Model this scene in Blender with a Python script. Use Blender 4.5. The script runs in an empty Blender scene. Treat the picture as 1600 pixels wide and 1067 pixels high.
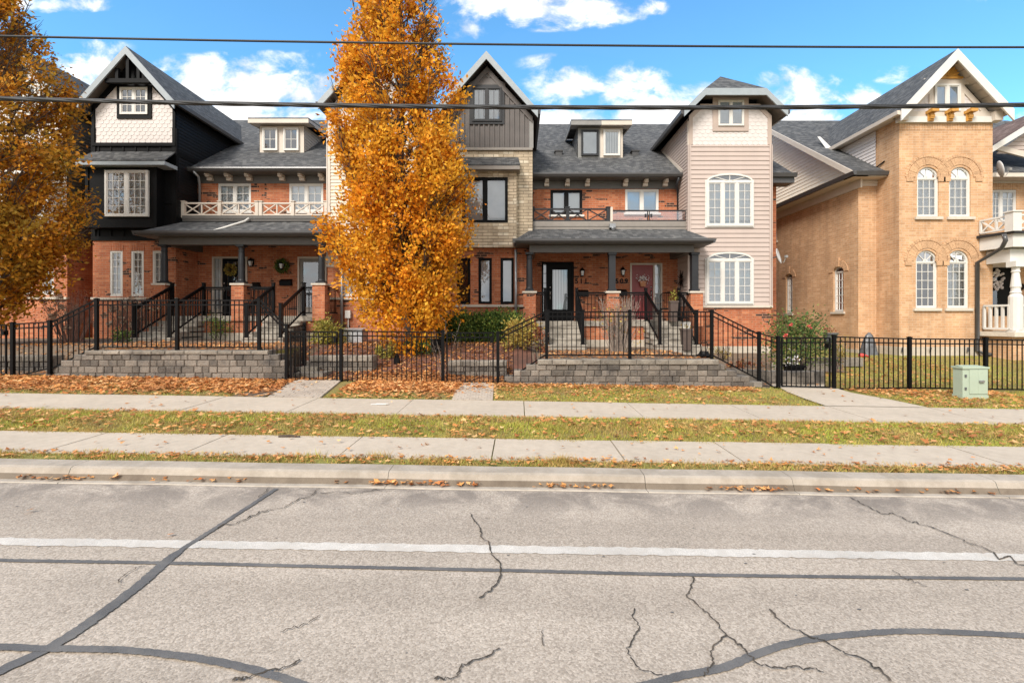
import bpy, math, random
import numpy as np
from mathutils import Vector
random.seed(7); RNG = np.random.default_rng(11)
C = bpy.context.scene.collection
R = math.radians
# ---- the survey of the place: lens constants used to turn measured angles into metres at a known depth
F, CX, CY, H = 750.0, 810.0, 497.0, 1.65
G = 0.0158                                   # the street falls gently towards +x
def X(p, Y): return (p - CX) / F * Y
def Z(p, Y): return H - (p - CY) / F * Y
def on_ground(px, py, z0=0.0):
    Y = (H - z0) / ((py - CY) / F - G * (px - CX) / F)
    return Vector((X(px, Y), Y, z0 - G * X(px, Y)))
# ------------------------------------------------------------------ materials
def N(nt, t, **kw):
    n = nt.nodes.new(t)
    for k, v in kw.items():
        if k in ('operation', 'blend_type', 'data_type', 'feature', 'noise_dimensions', 'offset', 'offset_frequency', 'squash', 'distance', 'voronoi_dimensions', 'wave_type', 'bands_direction', 'use_clamp', 'wave_profile', 'sky_type', 'sun_disc', 'sun_elevation', 'sun_rotation', 'altitude', 'air_density', 'dust_density', 'ozone_density', 'interpolation_type'):
            setattr(n, k, v)
        else:
            key = int(k[1:]) if k[0] == 'i' and k[1:].isdigit() else k.replace('_', ' ')
            s = n.inputs[key]
            if isinstance(v, bpy.types.NodeSocket): nt.links.new(v, s)
            else: s.default_value = v
    return n
def c4(c): return (c[0], c[1], c[2], 1)
def new_mat(name):
    m = bpy.data.materials.new(name); m.use_nodes = True
    nt = m.node_tree; b = nt.nodes['Principled BSDF']
    return m, nt, b
def math_(nt, op, a, b=None, c=None):
    kw = {'i0': a}
    if b is not None: kw['i1'] = b
    if c is not None: kw['i2'] = c
    return N(nt, 'ShaderNodeMath', operation=op, **kw).outputs[0]
def mix(nt, f, a, b, blend='MIX'):
    n = N(nt, 'ShaderNodeMix', data_type='RGBA', blend_type=blend)
    for idx, v in ((0, f), (6, a), (7, b)):
        s = n.inputs[idx]
        if isinstance(v, bpy.types.NodeSocket): nt.links.new(v, s)
        else: s.default_value = v if idx == 0 else c4(v)
    return n.outputs[2]
def ramp(nt, f, stops, interp='LINEAR'):
    n = nt.nodes.new('ShaderNodeValToRGB'); e = n.color_ramp; e.interpolation = interp
    while len(e.elements) < len(stops): e.elements.new(0.5)
    for el, (p, col) in zip(e.elements, stops):
        el.position = p; el.color = c4(col) if len(col) == 3 else col
    nt.links.new(f, n.inputs[0]); return n.outputs[0]
def pos(nt): return nt.nodes.new('ShaderNodeNewGeometry')
def noise(nt, vec, scale, detail=4, rough=.55, dist=0.0):
    return N(nt, 'ShaderNodeTexNoise', Vector=vec, Scale=scale, Detail=detail, Roughness=rough, Distortion=dist).outputs[0]
def bump(nt, b, h, strength, dist):
    n = N(nt, 'ShaderNodeBump', Strength=strength, Distance=dist, Height=h)
    nt.links.new(n.outputs[0], b.inputs['Normal'])
def wallco(nt):
    """(along the wall, height, 0) from the world position and the way the face looks"""
    g = pos(nt)
    s = N(nt, 'ShaderNodeSeparateXYZ', Vector=g.outputs['Position'])
    sn = N(nt, 'ShaderNodeSeparateXYZ', Vector=g.outputs['True Normal'])
    side = math_(nt, 'GREATER_THAN', math_(nt, 'ABSOLUTE', sn.outputs[0]), math_(nt, 'MAXIMUM', math_(nt, 'ABSOLUTE', sn.outputs[1]), .03))
    u = math_(nt, 'ADD', math_(nt, 'MULTIPLY', s.outputs[1], side), math_(nt, 'MULTIPLY', s.outputs[0], math_(nt, 'SUBTRACT', 1.0, side)))
    return g, u, s.outputs[2], N(nt, 'ShaderNodeCombineXYZ', X=u, Y=s.outputs[2], Z=0.0).outputs[0]
MATS = {}
def paint(name, col, rough=.55, var=.12, scale=6, metal=0.0, bumpy=.0, bscale=60, spec=.5):
    m, nt, b = new_mat(name)
    g = pos(nt)
    n = noise(nt, g.outputs['Position'], scale, 6, .65)
    if 'siding' in name or 'scallop' in name: n = math_(nt, 'ADD', math_(nt, 'MULTIPLY', n, .5), math_(nt, 'MULTIPLY', noise(nt, N(nt, 'ShaderNodeMapping', Vector=g.outputs['Position'], Scale=(4, 4, .35)).outputs[0], 1.0, 4, .6), .5))
    f = ramp(nt, n, [(.3, [x * (1 - var) for x in col]), (.7, [min(1, x * (1 + var)) for x in col])])
    nt.links.new(f, b.inputs['Base Color'])
    b.inputs['Roughness'].default_value = rough; b.inputs['Metallic'].default_value = metal; b.inputs['Specular IOR Level'].default_value = spec
    if bumpy: bump(nt, b, noise(nt, g.outputs['Position'], bscale, 3), bumpy, .01)
    MATS[name] = m; return m
def brick(name, ca, cb, mortar, bw=.235, rh=.078, accents=False, vari=.5, ms=.0085, bstr=.5, third=None, depth=.008):
    m, nt, b = new_mat(name)
    g, u, z, v = wallco(nt)
    br = N(nt, 'ShaderNodeTexBrick', offset=.5, Vector=v, Color1=c4(ca), Color2=c4(cb), Mortar=c4(mortar), Scale=1.0, Mortar_Size=ms, Mortar_Smooth=.15, Bias=0.0, Brick_Width=bw, Row_Height=rh)
    col = br.outputs['Color']
    row = math_(nt, 'FLOOR', math_(nt, 'DIVIDE', z, rh))
    odd = math_(nt, 'MODULO', row, 2.0)
    if third:
        cell = math_(nt, 'FLOOR', math_(nt, 'ADD', math_(nt, 'DIVIDE', u, bw), math_(nt, 'MULTIPLY', odd, .5)))
        wn = N(nt, 'ShaderNodeTexWhiteNoise', Vector=N(nt, 'ShaderNodeCombineXYZ', X=cell, Y=row, Z=5.0).outputs[0])
        col = mix(nt, math_(nt, 'MULTIPLY', math_(nt, 'GREATER_THAN', wn.outputs[0], .8), math_(nt, 'SUBTRACT', 1.0, br.outputs['Fac'])), col, third)
    n1 = noise(nt, g.outputs['Position'], 1.3, 5, .6)
    n2 = noise(nt, g.outputs['Position'], 40, 3, .6)
    col = mix(nt, vari, col, ramp(nt, n1, [(.3, (.72, .70, .68)), (.7, (1.18, 1.15, 1.1))]), 'MULTIPLY')
    col = mix(nt, .5, col, ramp(nt, n2, [(.3, (.75, .75, .75)), (.7, (1.2, 1.2, 1.2))]), 'MULTIPLY')
    streak = noise(nt, N(nt, 'ShaderNodeMapping', Vector=v, Scale=(3.2, .22, 1)).outputs[0], 1.0, 4, .6)
    col = mix(nt, .55, col, ramp(nt, streak, [(.34, (.70, .69, .68)), (.56, (1.05, 1.05, 1.05))]), 'MULTIPLY')
    if accents:
        bw2 = bw * 1.15
        grp = noise(nt, N(nt, 'ShaderNodeMapping', Vector=v, Scale=(1.1, 3.2, 1)).outputs[0], 1.0, 2, .5)
        cell = math_(nt, 'FLOOR', math_(nt, 'ADD', math_(nt, 'DIVIDE', u, bw2), math_(nt, 'MULTIPLY', odd, .25)))
        wn = N(nt, 'ShaderNodeTexWhiteNoise', Vector=N(nt, 'ShaderNodeCombineXYZ', X=cell, Y=row, Z=0.0).outputs[0])
        acc = math_(nt, 'MULTIPLY', math_(nt, 'GREATER_THAN', wn.outputs[0], .5), math_(nt, 'GREATER_THAN', grp, .585))
        acc = math_(nt, 'MULTIPLY', acc, math_(nt, 'SUBTRACT', 1.0, br.outputs['Fac']))
        col = mix(nt, math_(nt, 'MULTIPLY', acc, .93), col, (.022, .015, .013))
    nt.links.new(col, b.inputs['Base Color'])
    b.inputs['Roughness'].default_value = .88
    hh = math_(nt, 'SUBTRACT', math_(nt, 'MULTIPLY', n2, .35), br.outputs['Fac'])
    bump(nt, b, hh, bstr, depth)
    MATS[name] = m; return m
def shingle(name, ca, cb, third, rh=.062, bw=.17):
    m, nt, b = new_mat(name)
    g, u, z, v = wallco(nt)
    br = N(nt, 'ShaderNodeTexBrick', offset=.37, Vector=v, Color1=c4(ca), Color2=c4(cb), Mortar=c4([x * .45 for x in ca]), Scale=1.0, Mortar_Size=.007, Mortar_Smooth=.4, Bias=0.0, Brick_Width=bw, Row_Height=rh)
    row = math_(nt, 'FLOOR', math_(nt, 'DIVIDE', z, rh))
    cell = math_(nt, 'FLOOR', math_(nt, 'DIVIDE', math_(nt, 'ADD', u, math_(nt, 'MULTIPLY', row, .731)), bw * .8))
    wn = N(nt, 'ShaderNodeTexWhiteNoise', Vector=N(nt, 'ShaderNodeCombineXYZ', X=cell, Y=row, Z=0.0).outputs[0])
    col = mix(nt, math_(nt, 'MULTIPLY', math_(nt, 'POWER', wn.outputs[0], 2.2), .95), br.outputs['Color'], third)
    n2 = noise(nt, g.outputs['Position'], 70, 2, .6)
    n1 = noise(nt, g.outputs['Position'], .9, 4, .6)
    col = mix(nt, .7, col, ramp(nt, n2, [(.3, (.6, .6, .6)), (.7, (1.35, 1.35, 1.35))]), 'MULTIPLY')
    col = mix(nt, .6, col, ramp(nt, n1, [(.3, (.75, .75, .78)), (.7, (1.2, 1.2, 1.15))]), 'MULTIPLY')
    nt.links.new(col, b.inputs['Base Color']); b.inputs['Roughness'].default_value = .92
    saw = math_(nt, 'FRACT', math_(nt, 'DIVIDE', z, rh))
    bump(nt, b, math_(nt, 'SUBTRACT', math_(nt, 'MULTIPLY', n2, .3), math_(nt, 'MULTIPLY', saw, .6)), .6, .012)
    MATS[name] = m; return m
def concrete(name, col, var=.16, speck=.25, stain=None, island=None):
    m, nt, b = new_mat(name)
    g = pos(nt); p = g.outputs['Position']
    n1 = noise(nt, p, 1.1, 6, .65); n2 = noise(nt, p, 160, 2, .7); n3 = noise(nt, p, 9, 5, .7)
    cc = ramp(nt, n1, [(.28, [x * (1 - var) for x in col]), (.72, [x * (1 + var) for x in col])])
    cc = mix(nt, speck, cc, ramp(nt, n2, [(.3, (.6, .6, .6)), (.7, (1.3, 1.3, 1.3))]), 'MULTIPLY')
    cc = mix(nt, .35, cc, ramp(nt, n3, [(.35, (.72, .7, .67)), (.62, (1.1, 1.1, 1.1))]), 'MULTIPLY')
    if stain:
        n4 = noise(nt, p, 2.6, 5, .7)
        cc = mix(nt, ramp(nt, n4, [(.47, (0, 0, 0)), (.64, (.75, .75, .75))]), cc, stain)
    if island: cc = mix(nt, 1.0, cc, ramp(nt, g.outputs['Random Per Island'], [(0, [island[0]] * 3), (1, [island[1]] * 3)]), 'MULTIPLY')
    nt.links.new(cc, b.inputs['Base Color']); b.inputs['Roughness'].default_value = .9
    if island: bump(nt, b, noise(nt, p, 34, 5, .75), 1.0, .03)
    else: bump(nt, b, n2, .35, .004)
    MATS[name] = m; return m
def leafy(name, stops, trans=.35, patch=None, rough=.6, pscale=.9):
    """foliage: each leaf (mesh island) its own tone, plus drifts of another tone through the plant"""
    m, nt, b = new_mat(name)
    g = pos(nt)
    col = ramp(nt, g.outputs['Random Per Island'], stops)
    if patch:
        f = noise(nt, g.outputs['Position'], pscale, 3, .6)
        col = mix(nt, ramp(nt, f, [(.45, (0, 0, 0)), (.66, (.75, .75, .75))]), col, patch)
    col = mix(nt, .8, col, ramp(nt, noise(nt, g.outputs['Position'], 2.7, 3, .6), [(.34, (.74, .70, .68)), (.6, (1.14, 1.14, 1.14))]), 'MULTIPLY')
    d = b; nt.links.new(col, d.inputs['Base Color']); d.inputs['Roughness'].default_value = rough
    d.inputs['Specular IOR Level'].default_value = .25
    t = N(nt, 'ShaderNodeBsdfTranslucent', Color=col)
    ms = N(nt, 'ShaderNodeMixShader', Fac=trans)
    nt.links.new(d.outputs[0], ms.inputs[1]); nt.links.new(t.outputs[0], ms.inputs[2])
    nt.links.new(ms.outputs[0], nt.nodes['Material Output'].inputs[0])
    MATS[name] = m; return m
def make_materials():
    brick('red_brick', (.46, .145, .06), (.37, .105, .043), (.40, .22, .14), accents=True, third=(.52, .19, .085))
    brick('yellow_brick', (.585, .345, .185), (.50, .285, .145), (.56, .41, .285), third=(.62, .385, .22), vari=.5)
    brick('tan_stone', (.58, .48, .35), (.44, .36, .26), (.25, .20, .14), bw=.34, rh=.105, third=(.68, .60, .47), ms=.008, bstr=1.0, depth=.03)
    shingle('grey_shingle', (.042, .043, .045), (.066, .067, .07), (.118, .117, .116))
    shingle('brown_shingle', (.09, .055, .045), (.14, .085, .065), (.20, .14, .12))
    paint('black_paint', (.0035, .0035, .004), .55, .3, 3, spec=.14)
    paint('black_metal', (.0025, .0025, .003), .45, .2, 9, spec=.17)
    paint('charcoal_paint', (.02, .021, .024), .45, .15, spec=.35)
    paint('charcoal_board', (.105, .092, .086), .6, .14, 3)
    paint('grey_trim', (.22, .215, .205), .5, .08)
    paint('pale_grey_trim', (.29, .325, .35), .5, .08)
    paint('dark_taupe', (.10, .093, .085), .5, .1)
    paint('taupe', (.23, .205, .18), .5, .1)
    paint('white_trim', (.62, .60, .56), .5, .06, 3)
    paint('cream_trim', (.56, .49, .415), .5, .07, 3)
    paint('pale_siding', (.86, .78, .65), .55, .06, 2)
    paint('cream_siding', (.445, .362, .32), .55, .06, 2)
    paint('beige_siding', (.62, .52, .40), .55, .06, 2)
    paint('brown_siding', (.15, .12, .09), .6, .1, 2)
    paint('black_siding', (.007, .007, .008), .55, .2, 2, spec=.2)
    paint('tan_trim', (.42, .335, .285), .55, .07, 3)
    paint('white_scallop', (.60, .548, .52), .6, .06, 4)
    paint('soffit_brown', (.13, .11, .095), .7, .1)
    paint('soffit_tan', (.5, .43, .34), .7, .1)
    paint('mustard_paint', (.50, .245, .045), .5, .2, 14)
    paint('red_door', (.25, .035, .035), .4, .08)
    paint('gutter_dark', (.06, .058, .058), .3, .1)
    paint('galvanised', (.30, .31, .32), .35, .15, 9, .5)
    paint('utility_green', (.36, .43, .335), .5, .05, 3)
    paint('terracotta', (.45, .2, .1), .8)
    paint('brown_resin', (.085, .06, .05), .5, .15)
    paint('steel', (.5, .5, .5), .25, .1, 8, 1.0)
    paint('dark_interior', (.03, .03, .033), .8, .3)
    paint('blind_white', (.75, .76, .76), .8, .04)
    paint('blind_grey', (.58, .59, .60), .8, .06)
    paint('foil', (.6, .62, .65), .3, .3, 18, .7, .7, 14)
    paint('plastic_grey', (.10, .102, .108), .35, .35, 12, 0, .8, 18)
    paint('bark', (.075, .055, .043), .95, .4, 9, 0, .8, 30)
    paint('pale_twig', (.25, .2, .165), .9, .3, 20)
    paint('red_twig', (.26, .14, .105), .9, .4, 20)
    paint('cable', (.018, .018, .019), .6, .4, 25)
    paint('red_plastic', (.5, .05, .04), .5)
    concrete('concrete_walk', (.45, .38, .30), .09, .22)
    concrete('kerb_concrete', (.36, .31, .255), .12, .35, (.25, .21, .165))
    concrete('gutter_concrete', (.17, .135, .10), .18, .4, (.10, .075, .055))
    concrete('step_concrete', (.36, .325, .275), .15, .3, (.12, .10, .08))
    concrete('foundation', (.48, .42, .34), .12, .25)
    concrete('stone_cap', (.55, .49, .41), .1, .2)
    concrete('block_a', (.195, .168, .14), .25, .6, (.07, .064, .06), island=(.55, 1.35))
    concrete('block_cap', (.29, .255, .21), .2, .45, (.12, .105, .09), island=(.75, 1.2))
    concrete('paver', (.43, .36, .29), .14, .3, (.3, .245, .195))
    concrete('arch_brick', (.60, .37, .21), .08, .25, None, (.88, 1.12))
    concrete('mulch', (.13, .055, .035), .35, .6, (.07, .035, .025))
    concrete('soil', (.15, .105, .07), .3, .6)
    concrete('kerb_pan', (.40, .35, .29), .1, .35, (.24, .2, .16))
    concrete('white_line', (.52, .485, .44), .16, .8, (.44, .395, .345))
    concrete('tar_seal', (.10, .097, .097), .2, .7, (.15, .14, .13))
    concrete('crack', (.045, .036, .026), .3, .6, (.12, .09, .065))
    # asphalt: worn, pale, with the stones showing
    m, nt, b = new_mat('asphalt'); g = pos(nt); p = g.outputs['Position']
    vor = N(nt, 'ShaderNodeTexVoronoi', Vector=p, Scale=95.0)
    n2 = noise(nt, p, 260, 2, .7); n1 = noise(nt, p, .7, 6, .7); n3 = noise(nt, p, 14, 5, .75)
    col = ramp(nt, vor.outputs['Color'], [(.1, (.265, .222, .18)), (.5, (.36, .306, .252)), (.9, (.455, .392, .328))])
    col = mix(nt, .42, col, ramp(nt, n2, [(.3, (.5, .5, .5)), (.7, (1.4, 1.4, 1.4))]), 'MULTIPLY')
    col = mix(nt, .7, col, ramp(nt, n1, [(.3, (.82, .81, .80)), (.7, (1.14, 1.13, 1.12))]), 'MULTIPLY')
    col = mix(nt, .5, col, ramp(nt, n3, [(.30, (.62, .6, .58)), (.42, (1.04, 1.04, 1.04))]), 'MULTIPLY')
    s = N(nt, 'ShaderNodeSeparateXYZ', Vector=p)
    wheel = noise(nt, N(nt, 'ShaderNodeMapping', Vector=p, Scale=(.12, 1.5, 1)).outputs[0], 1.0, 3, .5)
    col = mix(nt, .8, col, ramp(nt, wheel, [(.35, (.84, .83, .82)), (.62, (1.1, 1.1, 1.1))]), 'MULTIPLY')
    edge = N(nt, 'ShaderNodeMapRange', interpolation_type='SMOOTHSTEP', Value=s.outputs[1], From_Min=3.75, From_Max=4.5).outputs[0]
    st = ramp(nt, noise(nt, p, 1.9, 6, .7, .6), [(.40, (0, 0, 0)), (.56, (1, 1, 1))])
    stf = math_(nt, 'MULTIPLY', math_(nt, 'MULTIPLY', st, edge), .75)
    col = mix(nt, stf, col, mix(nt, .6, (.14, .115, .095), ramp(nt, n2, [(.3, (.08, .07, .06)), (.7, (.24, .2, .17))])))
    nt.links.new(col, b.inputs['Base Color']); b.inputs['Roughness'].default_value = .93
    bump(nt, b, math_(nt, 'SUBTRACT', n2, vor.outputs['Distance']), .35, .005); MATS['asphalt'] = m
    # turf soil: what shows between the blades
    m, nt, b = new_mat('turf'); g = pos(nt); p = g.outputs['Position']
    n1 = noise(nt, p, 1.3, 6, .7); n2 = noise(nt, p, 60, 4, .7)
    col = ramp(nt, n1, [(.3, (.24, .155, .07)), (.48, (.23, .19, .05)), (.7, (.20, .21, .035))])
    col = mix(nt, .8, col, ramp(nt, n2, [(.3, (.45, .45, .45)), (.7, (1.5, 1.5, 1.4))]), 'MULTIPLY')
    nt.links.new(col, b.inputs['Base Color']); b.inputs['Roughness'].default_value = .95
    bump(nt, b, n2, .9, .02); MATS['turf'] = m
    leafy('grass_blades', [(0, (.46, .32, .11)), (.35, (.42, .36, .065)), (.65, (.34, .42, .045)), (1, (.54, .50, .12))], .3, (.50, .33, .13), pscale=1.1)
    leafy('straw_blades', [(0, (.40, .24, .09)), (.5, (.52, .34, .13)), (.8, (.46, .36, .10)), (1, (.30, .33, .06))], .3)
    leafy('orange_leaves', [(0, (.20, .065, .012)), (.16, (.54, .19, .016)), (.45, (.88, .36, .02)), (.8, (.97, .47, .035)), (1, (.84, .55, .05))], .44, (.76, .44, .04))
    leafy('amber_leaves', [(0, (.16, .055, .012)), (.2, (.44, .165, .018)), (.5, (.70, .285, .022)), (.85, (.80, .40, .035)), (1, (.50, .37, .05))], .38, (.40, .28, .04))
    leafy('fallen_leaf', [(0, (.24, .085, .03)), (.3, (.54, .215, .06)), (.6, (.70, .34, .11)), (.85, (.74, .47, .22)), (1, (.64, .18, .04))], .12, (.38, .15, .055), .8)
    leafy('hedge_leaf', [(0, (.025, .06, .018)), (.5, (.075, .13, .025)), (.85, (.15, .21, .035)), (1, (.28, .28, .06))], .25)
    leafy('rose_leaf', [(0, (.03, .075, .02)), (.5, (.09, .16, .04)), (1, (.27, .29, .08))], .3)
    leafy('lime_leaf', [(0, (.12, .14, .03)), (.5, (.32, .30, .05)), (1, (.55, .46, .12))], .35)
    leafy('gold_leaf', [(0, (.22, .12, .03)), (.45, (.45, .32, .07)), (.8, (.55, .45, .12)), (1, (.2, .22, .05))], .35)
    leafy('rust_leaf', [(0, (.12, .03, .02)), (.5, (.30, .08, .04)), (.8, (.42, .2, .09)), (1, (.2, .16, .05))], .25)
    leafy('petal_red', [(0, (.5, .06, .05)), (1, (.7, .16, .13))], .2)
    leafy('petal_white', [(0, (.75, .7, .72)), (1, (.85, .82, .8))], .2)
    leafy('dry_bloom', [(0, (.3, .2, .13)), (1, (.6, .45, .33))], .2)
    # glass
    for nm, tint, f0 in (('glass', (.80, .84, .86), .16), ('clear_glass', (.9, .88, .88), .10)):
        m, nt, b = new_mat(nm); nt.nodes.remove(b)
        fr = N(nt, 'ShaderNodeFresnel', IOR=1.5)
        fac = math_(nt, 'ADD', math_(nt, 'MULTIPLY', fr.outputs[0], .9), f0)
        t = N(nt, 'ShaderNodeBsdfTransparent', Color=c4(tint)); gl = N(nt, 'ShaderNodeBsdfGlossy', Roughness=.03, Color=(.9, .93, .97, 1))
        ms = N(nt, 'ShaderNodeMixShader', Fac=fac)
        nt.links.new(t.outputs[0], ms.inputs[1]); nt.links.new(gl.outputs[0], ms.inputs[2])
        nt.links.new(ms.outputs[0], nt.nodes['Material Output'].inputs[0]); MATS[nm] = m
    for nm, ca, cb, axis, sc in (('curtain', (.80, .79, .77), (.50, .50, .50), 'X', 3.2), ('slat_blind', (.82, .83, .83), (.55, .57, .59), 'Z', 11.0)):
        m, nt, b = new_mat(nm); g = pos(nt)
        w = N(nt, 'ShaderNodeTexWave', wave_type='BANDS', bands_direction=axis, wave_profile='SIN', Vector=g.outputs['Position'], Scale=sc, Distortion=.8 if axis == 'X' else 0.0, Detail=2.0)
        nt.links.new(ramp(nt, w.outputs[1], [(0, cb), (.7, ca)]), b.inputs['Base Color']); b.inputs['Roughness'].default_value = .9
        MATS[nm] = m
# ------------------------------------------------------------------ mesh builder
ORG = {}
SPLIT = {'gutter', 'corner_board', 'side_trim', 'eave_bracket', 'porch_railing', 'brick_arch', 'corner_block', 'vent_pipe', 'side_wall', 'side_siding', 'party_wall', 'soffit', 'foundation', 'window_sill', 'front_wall', 'cap_stones', 'gable_trim', 'scalloped_gable', 'fascia', 'glass_panel'}
def tag(o, label=None, cat=None, group=None, kind=None):
    if label: o['label'] = label
    if cat: o['category'] = cat
    if group: o['group'] = group
    if kind: o['kind'] = kind
    return o
def thing(name, label, cat, loc=(0, 0, 0), group=None):
    o = bpy.data.objects.new(name, None); C.objects.link(o); o.location = loc; o.empty_display_size = .2
    ORG[o.name] = Vector(loc)
    return tag(o, label, cat, group)
class PL:
    """a wall plane: u runs along it, z is height, d is distance out of it"""
    def __init__(s, o, u, n): s.o, s.u, s.n = Vector(o), Vector(u), Vector(n)
    def p(s, u, z, d=0.0):
        return s.o + s.u * u + s.n * d + Vector((0, 0, z))
def FP(Y): return PL((0, Y, 0), (1, 0, 0), (0, -1, 0))
def SP(x, sgn): return PL((x, 0, 0), (0, 1, 0), (sgn, 0, 0))
class MB:
    def __init__(s): s.v = []; s.f = []
    def poly(s, pts):
        k = len(s.v); s.v += [tuple(p) for p in pts]; s.f.append(tuple(range(k, k + len(pts)))); return s
    def hexa(s, P):
        k = len(s.v); s.v += [tuple(p) for p in P]
        for f in ((0, 3, 2, 1), (4, 5, 6, 7), (0, 1, 5, 4), (1, 2, 6, 5), (2, 3, 7, 6), (3, 0, 4, 7)): s.f.append(tuple(k + i for i in f))
        return s
    def box(s, x0, x1, y0, y1, z0, z1):
        return s.hexa([(x0, y0, z0), (x1, y0, z0), (x1, y1, z0), (x0, y1, z0), (x0, y0, z1), (x1, y0, z1), (x1, y1, z1), (x0, y1, z1)])
    def pbox(s, pl, u0, u1, z0, z1, d0, d1):
        q = pl.p
        return s.hexa([q(u0, z0, d1), q(u1, z0, d1), q(u1, z0, d0), q(u0, z0, d0), q(u0, z1, d1), q(u1, z1, d1), q(u1, z1, d0), q(u0, z1, d0)])
    def prism(s, pts, off):
        n = len(pts); k = len(s.v); off = Vector(off)
        s.v += [tuple(p) for p in pts] + [tuple(Vector(p) + off) for p in pts]
        s.f.append(tuple(range(k, k + n))); s.f.append(tuple(range(k + 2 * n - 1, k + n - 1, -1)))
        for i in range(n):
            j = (i + 1) % n; s.f.append((k + i, k + n + i, k + n + j, k + j))
        return s
    def bar(s, a, b, w, h=None, up=(0, 0, 1)):
        a, b = Vector(a), Vector(b); h = h or w
        d = (b - a).normalized(); up = Vector(up)
        if abs(d.dot(up)) > .98: up = Vector((0, 1, 0))
        r = d.cross(up).normalized(); t = r.cross(d)
        r *= w / 2; t *= h / 2
        return s.hexa([a - r - t, a + r - t, b + r - t, b - r - t, a - r + t, a + r + t, b + r + t, b - r + t])
    def tube(s, pts, rad, n=6, cap=True):
        pts = [Vector(p) for p in pts]; m = len(pts)
        if not hasattr(rad, '__len__'): rad = [rad] * m
        k = len(s.v); prev = None
        for i, p in enumerate(pts):
            d = (pts[min(i + 1, m - 1)] - pts[max(i - 1, 0)])
            d = d.normalized() if d.length > 1e-9 else Vector((0, 0, 1))
            if prev is None: r = d.orthogonal().normalized()
            else:
                r = prev - d * prev.dot(d); r = r.normalized() if r.length > 1e-6 else d.orthogonal().normalized()
            prev = r; t = d.cross(r)
            for j in range(n):
                a = 2 * math.pi * j / n; s.v.append(tuple(p + (r * math.cos(a) + t * math.sin(a)) * rad[i]))
        for i in range(m - 1):
            for j in range(n):
                j2 = (j + 1) % n; s.f.append((k + i * n + j, k + i * n + j2, k + (i + 1) * n + j2, k + (i + 1) * n + j))
        if cap: s.f.append(tuple(k + j for j in reversed(range(n)))); s.f.append(tuple(k + (m - 1) * n + j for j in range(n)))
        return s
    def lathe(s, c, prof, n=16):
        c = Vector(c); k = len(s.v); m = len(prof)
        for r, z in prof:
            for j in range(n):
                a = 2 * math.pi * j / n; s.v.append((c.x + r * math.cos(a), c.y + r * math.sin(a), c.z + z))
        for i in range(m - 1):
            for j in range(n):
                j2 = (j + 1) % n; s.f.append((k + i * n + j, k + i * n + j2, k + (i + 1) * n + j2, k + (i + 1) * n + j))
        s.f.append(tuple(k + j for j in reversed(range(n)))); s.f.append(tuple(k + (m - 1) * n + j for j in range(n)))
        return s
    def ball(s, c, rx, ry, rz, n=10, m=6):
        c = Vector(c)
        k = len(s.v)
        for i in range(m + 1):
            th = math.pi * i / m
            for j in range(n):
                a = 2 * math.pi * j / n
                s.v.append((c.x + rx * math.sin(th) * math.cos(a), c.y + ry * math.sin(th) * math.sin(a), c.z + rz * math.cos(th)))
        for i in range(m):
            for j in range(n):
                j2 = (j + 1) % n; s.f.append((k + i * n + j, k + (i + 1) * n + j, k + (i + 1) * n + j2, k + i * n + j2))
        return s
    def pieces(s, tol=.035):
        """the builder's far-apart pieces as builders of their own"""
        par = list(range(len(s.v)))
        def find(i):
            while par[i] != i: par[i] = par[par[i]]; i = par[i]
            return i
        for f in s.f:
            for i in f[1:]:
                a, b = find(f[0]), find(i)
                if a != b: par[a] = b
        isl = {}
        for f in s.f: isl.setdefault(find(f[0]), []).append(f)
        box = []
        for fs in isl.values():
            P = np.array([s.v[i] for f in fs for i in f]); box.append([P.min(0) - tol / 2, P.max(0) + tol / 2, fs])
        n = len(box); pr = list(range(n))
        def fd(i):
            while pr[i] != i: pr[i] = pr[pr[i]]; i = pr[i]
            return i
        lo = np.array([b[0] for b in box]); hi = np.array([b[1] for b in box])
        for i in range(n):
            for j in np.nonzero(np.all((lo <= hi[i]) & (hi >= lo[i]), axis=1))[0]:
                a, b = fd(i), fd(int(j))
                if a != b: pr[a] = b
        out = {}
        for i in range(n): out.setdefault(fd(i), []).extend(box[i][2])
        res = []
        for fs in out.values():
            m = MB(); mp = {}
            for f in fs:
                for i in f:
                    if i not in mp: mp[i] = len(m.v); m.v.append(s.v[i])
                m.f.append(tuple(mp[i] for i in f))
            res.append(m)
        return res
    def build(s, name, mat, parent=None, smooth=False):
        if not s.v: return None
        if name in SPLIT and parent is not None:
            q = s.pieces()
            if len(q) > 1: return [k.build1(name, mat, parent, smooth) for k in q][0]
        return s.build1(name, mat, parent, smooth)
    def build1(s, name, mat, parent=None, smooth=False):
        V = np.array(s.v, dtype=float)
        if parent is not None:
            r = parent
            org = ORG[r.name]
        else:
            lo, hi = V.min(0), V.max(0); org = Vector(((lo[0] + hi[0]) / 2, (lo[1] + hi[1]) / 2, lo[2]))
        V = V - np.array(org)
        me = bpy.data.meshes.new(name); me.from_pydata(V.tolist(), [], s.f)
        me.materials.append(MATS[mat])
        if smooth: me.polygons.foreach_set('use_smooth', [True] * len(me.polygons))
        me.update()
        o = bpy.data.objects.new(name, me); C.objects.link(o)
        ORG[o.name] = org
        if parent is not None: o.parent = parent
        else: o.location = org
        return o
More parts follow.
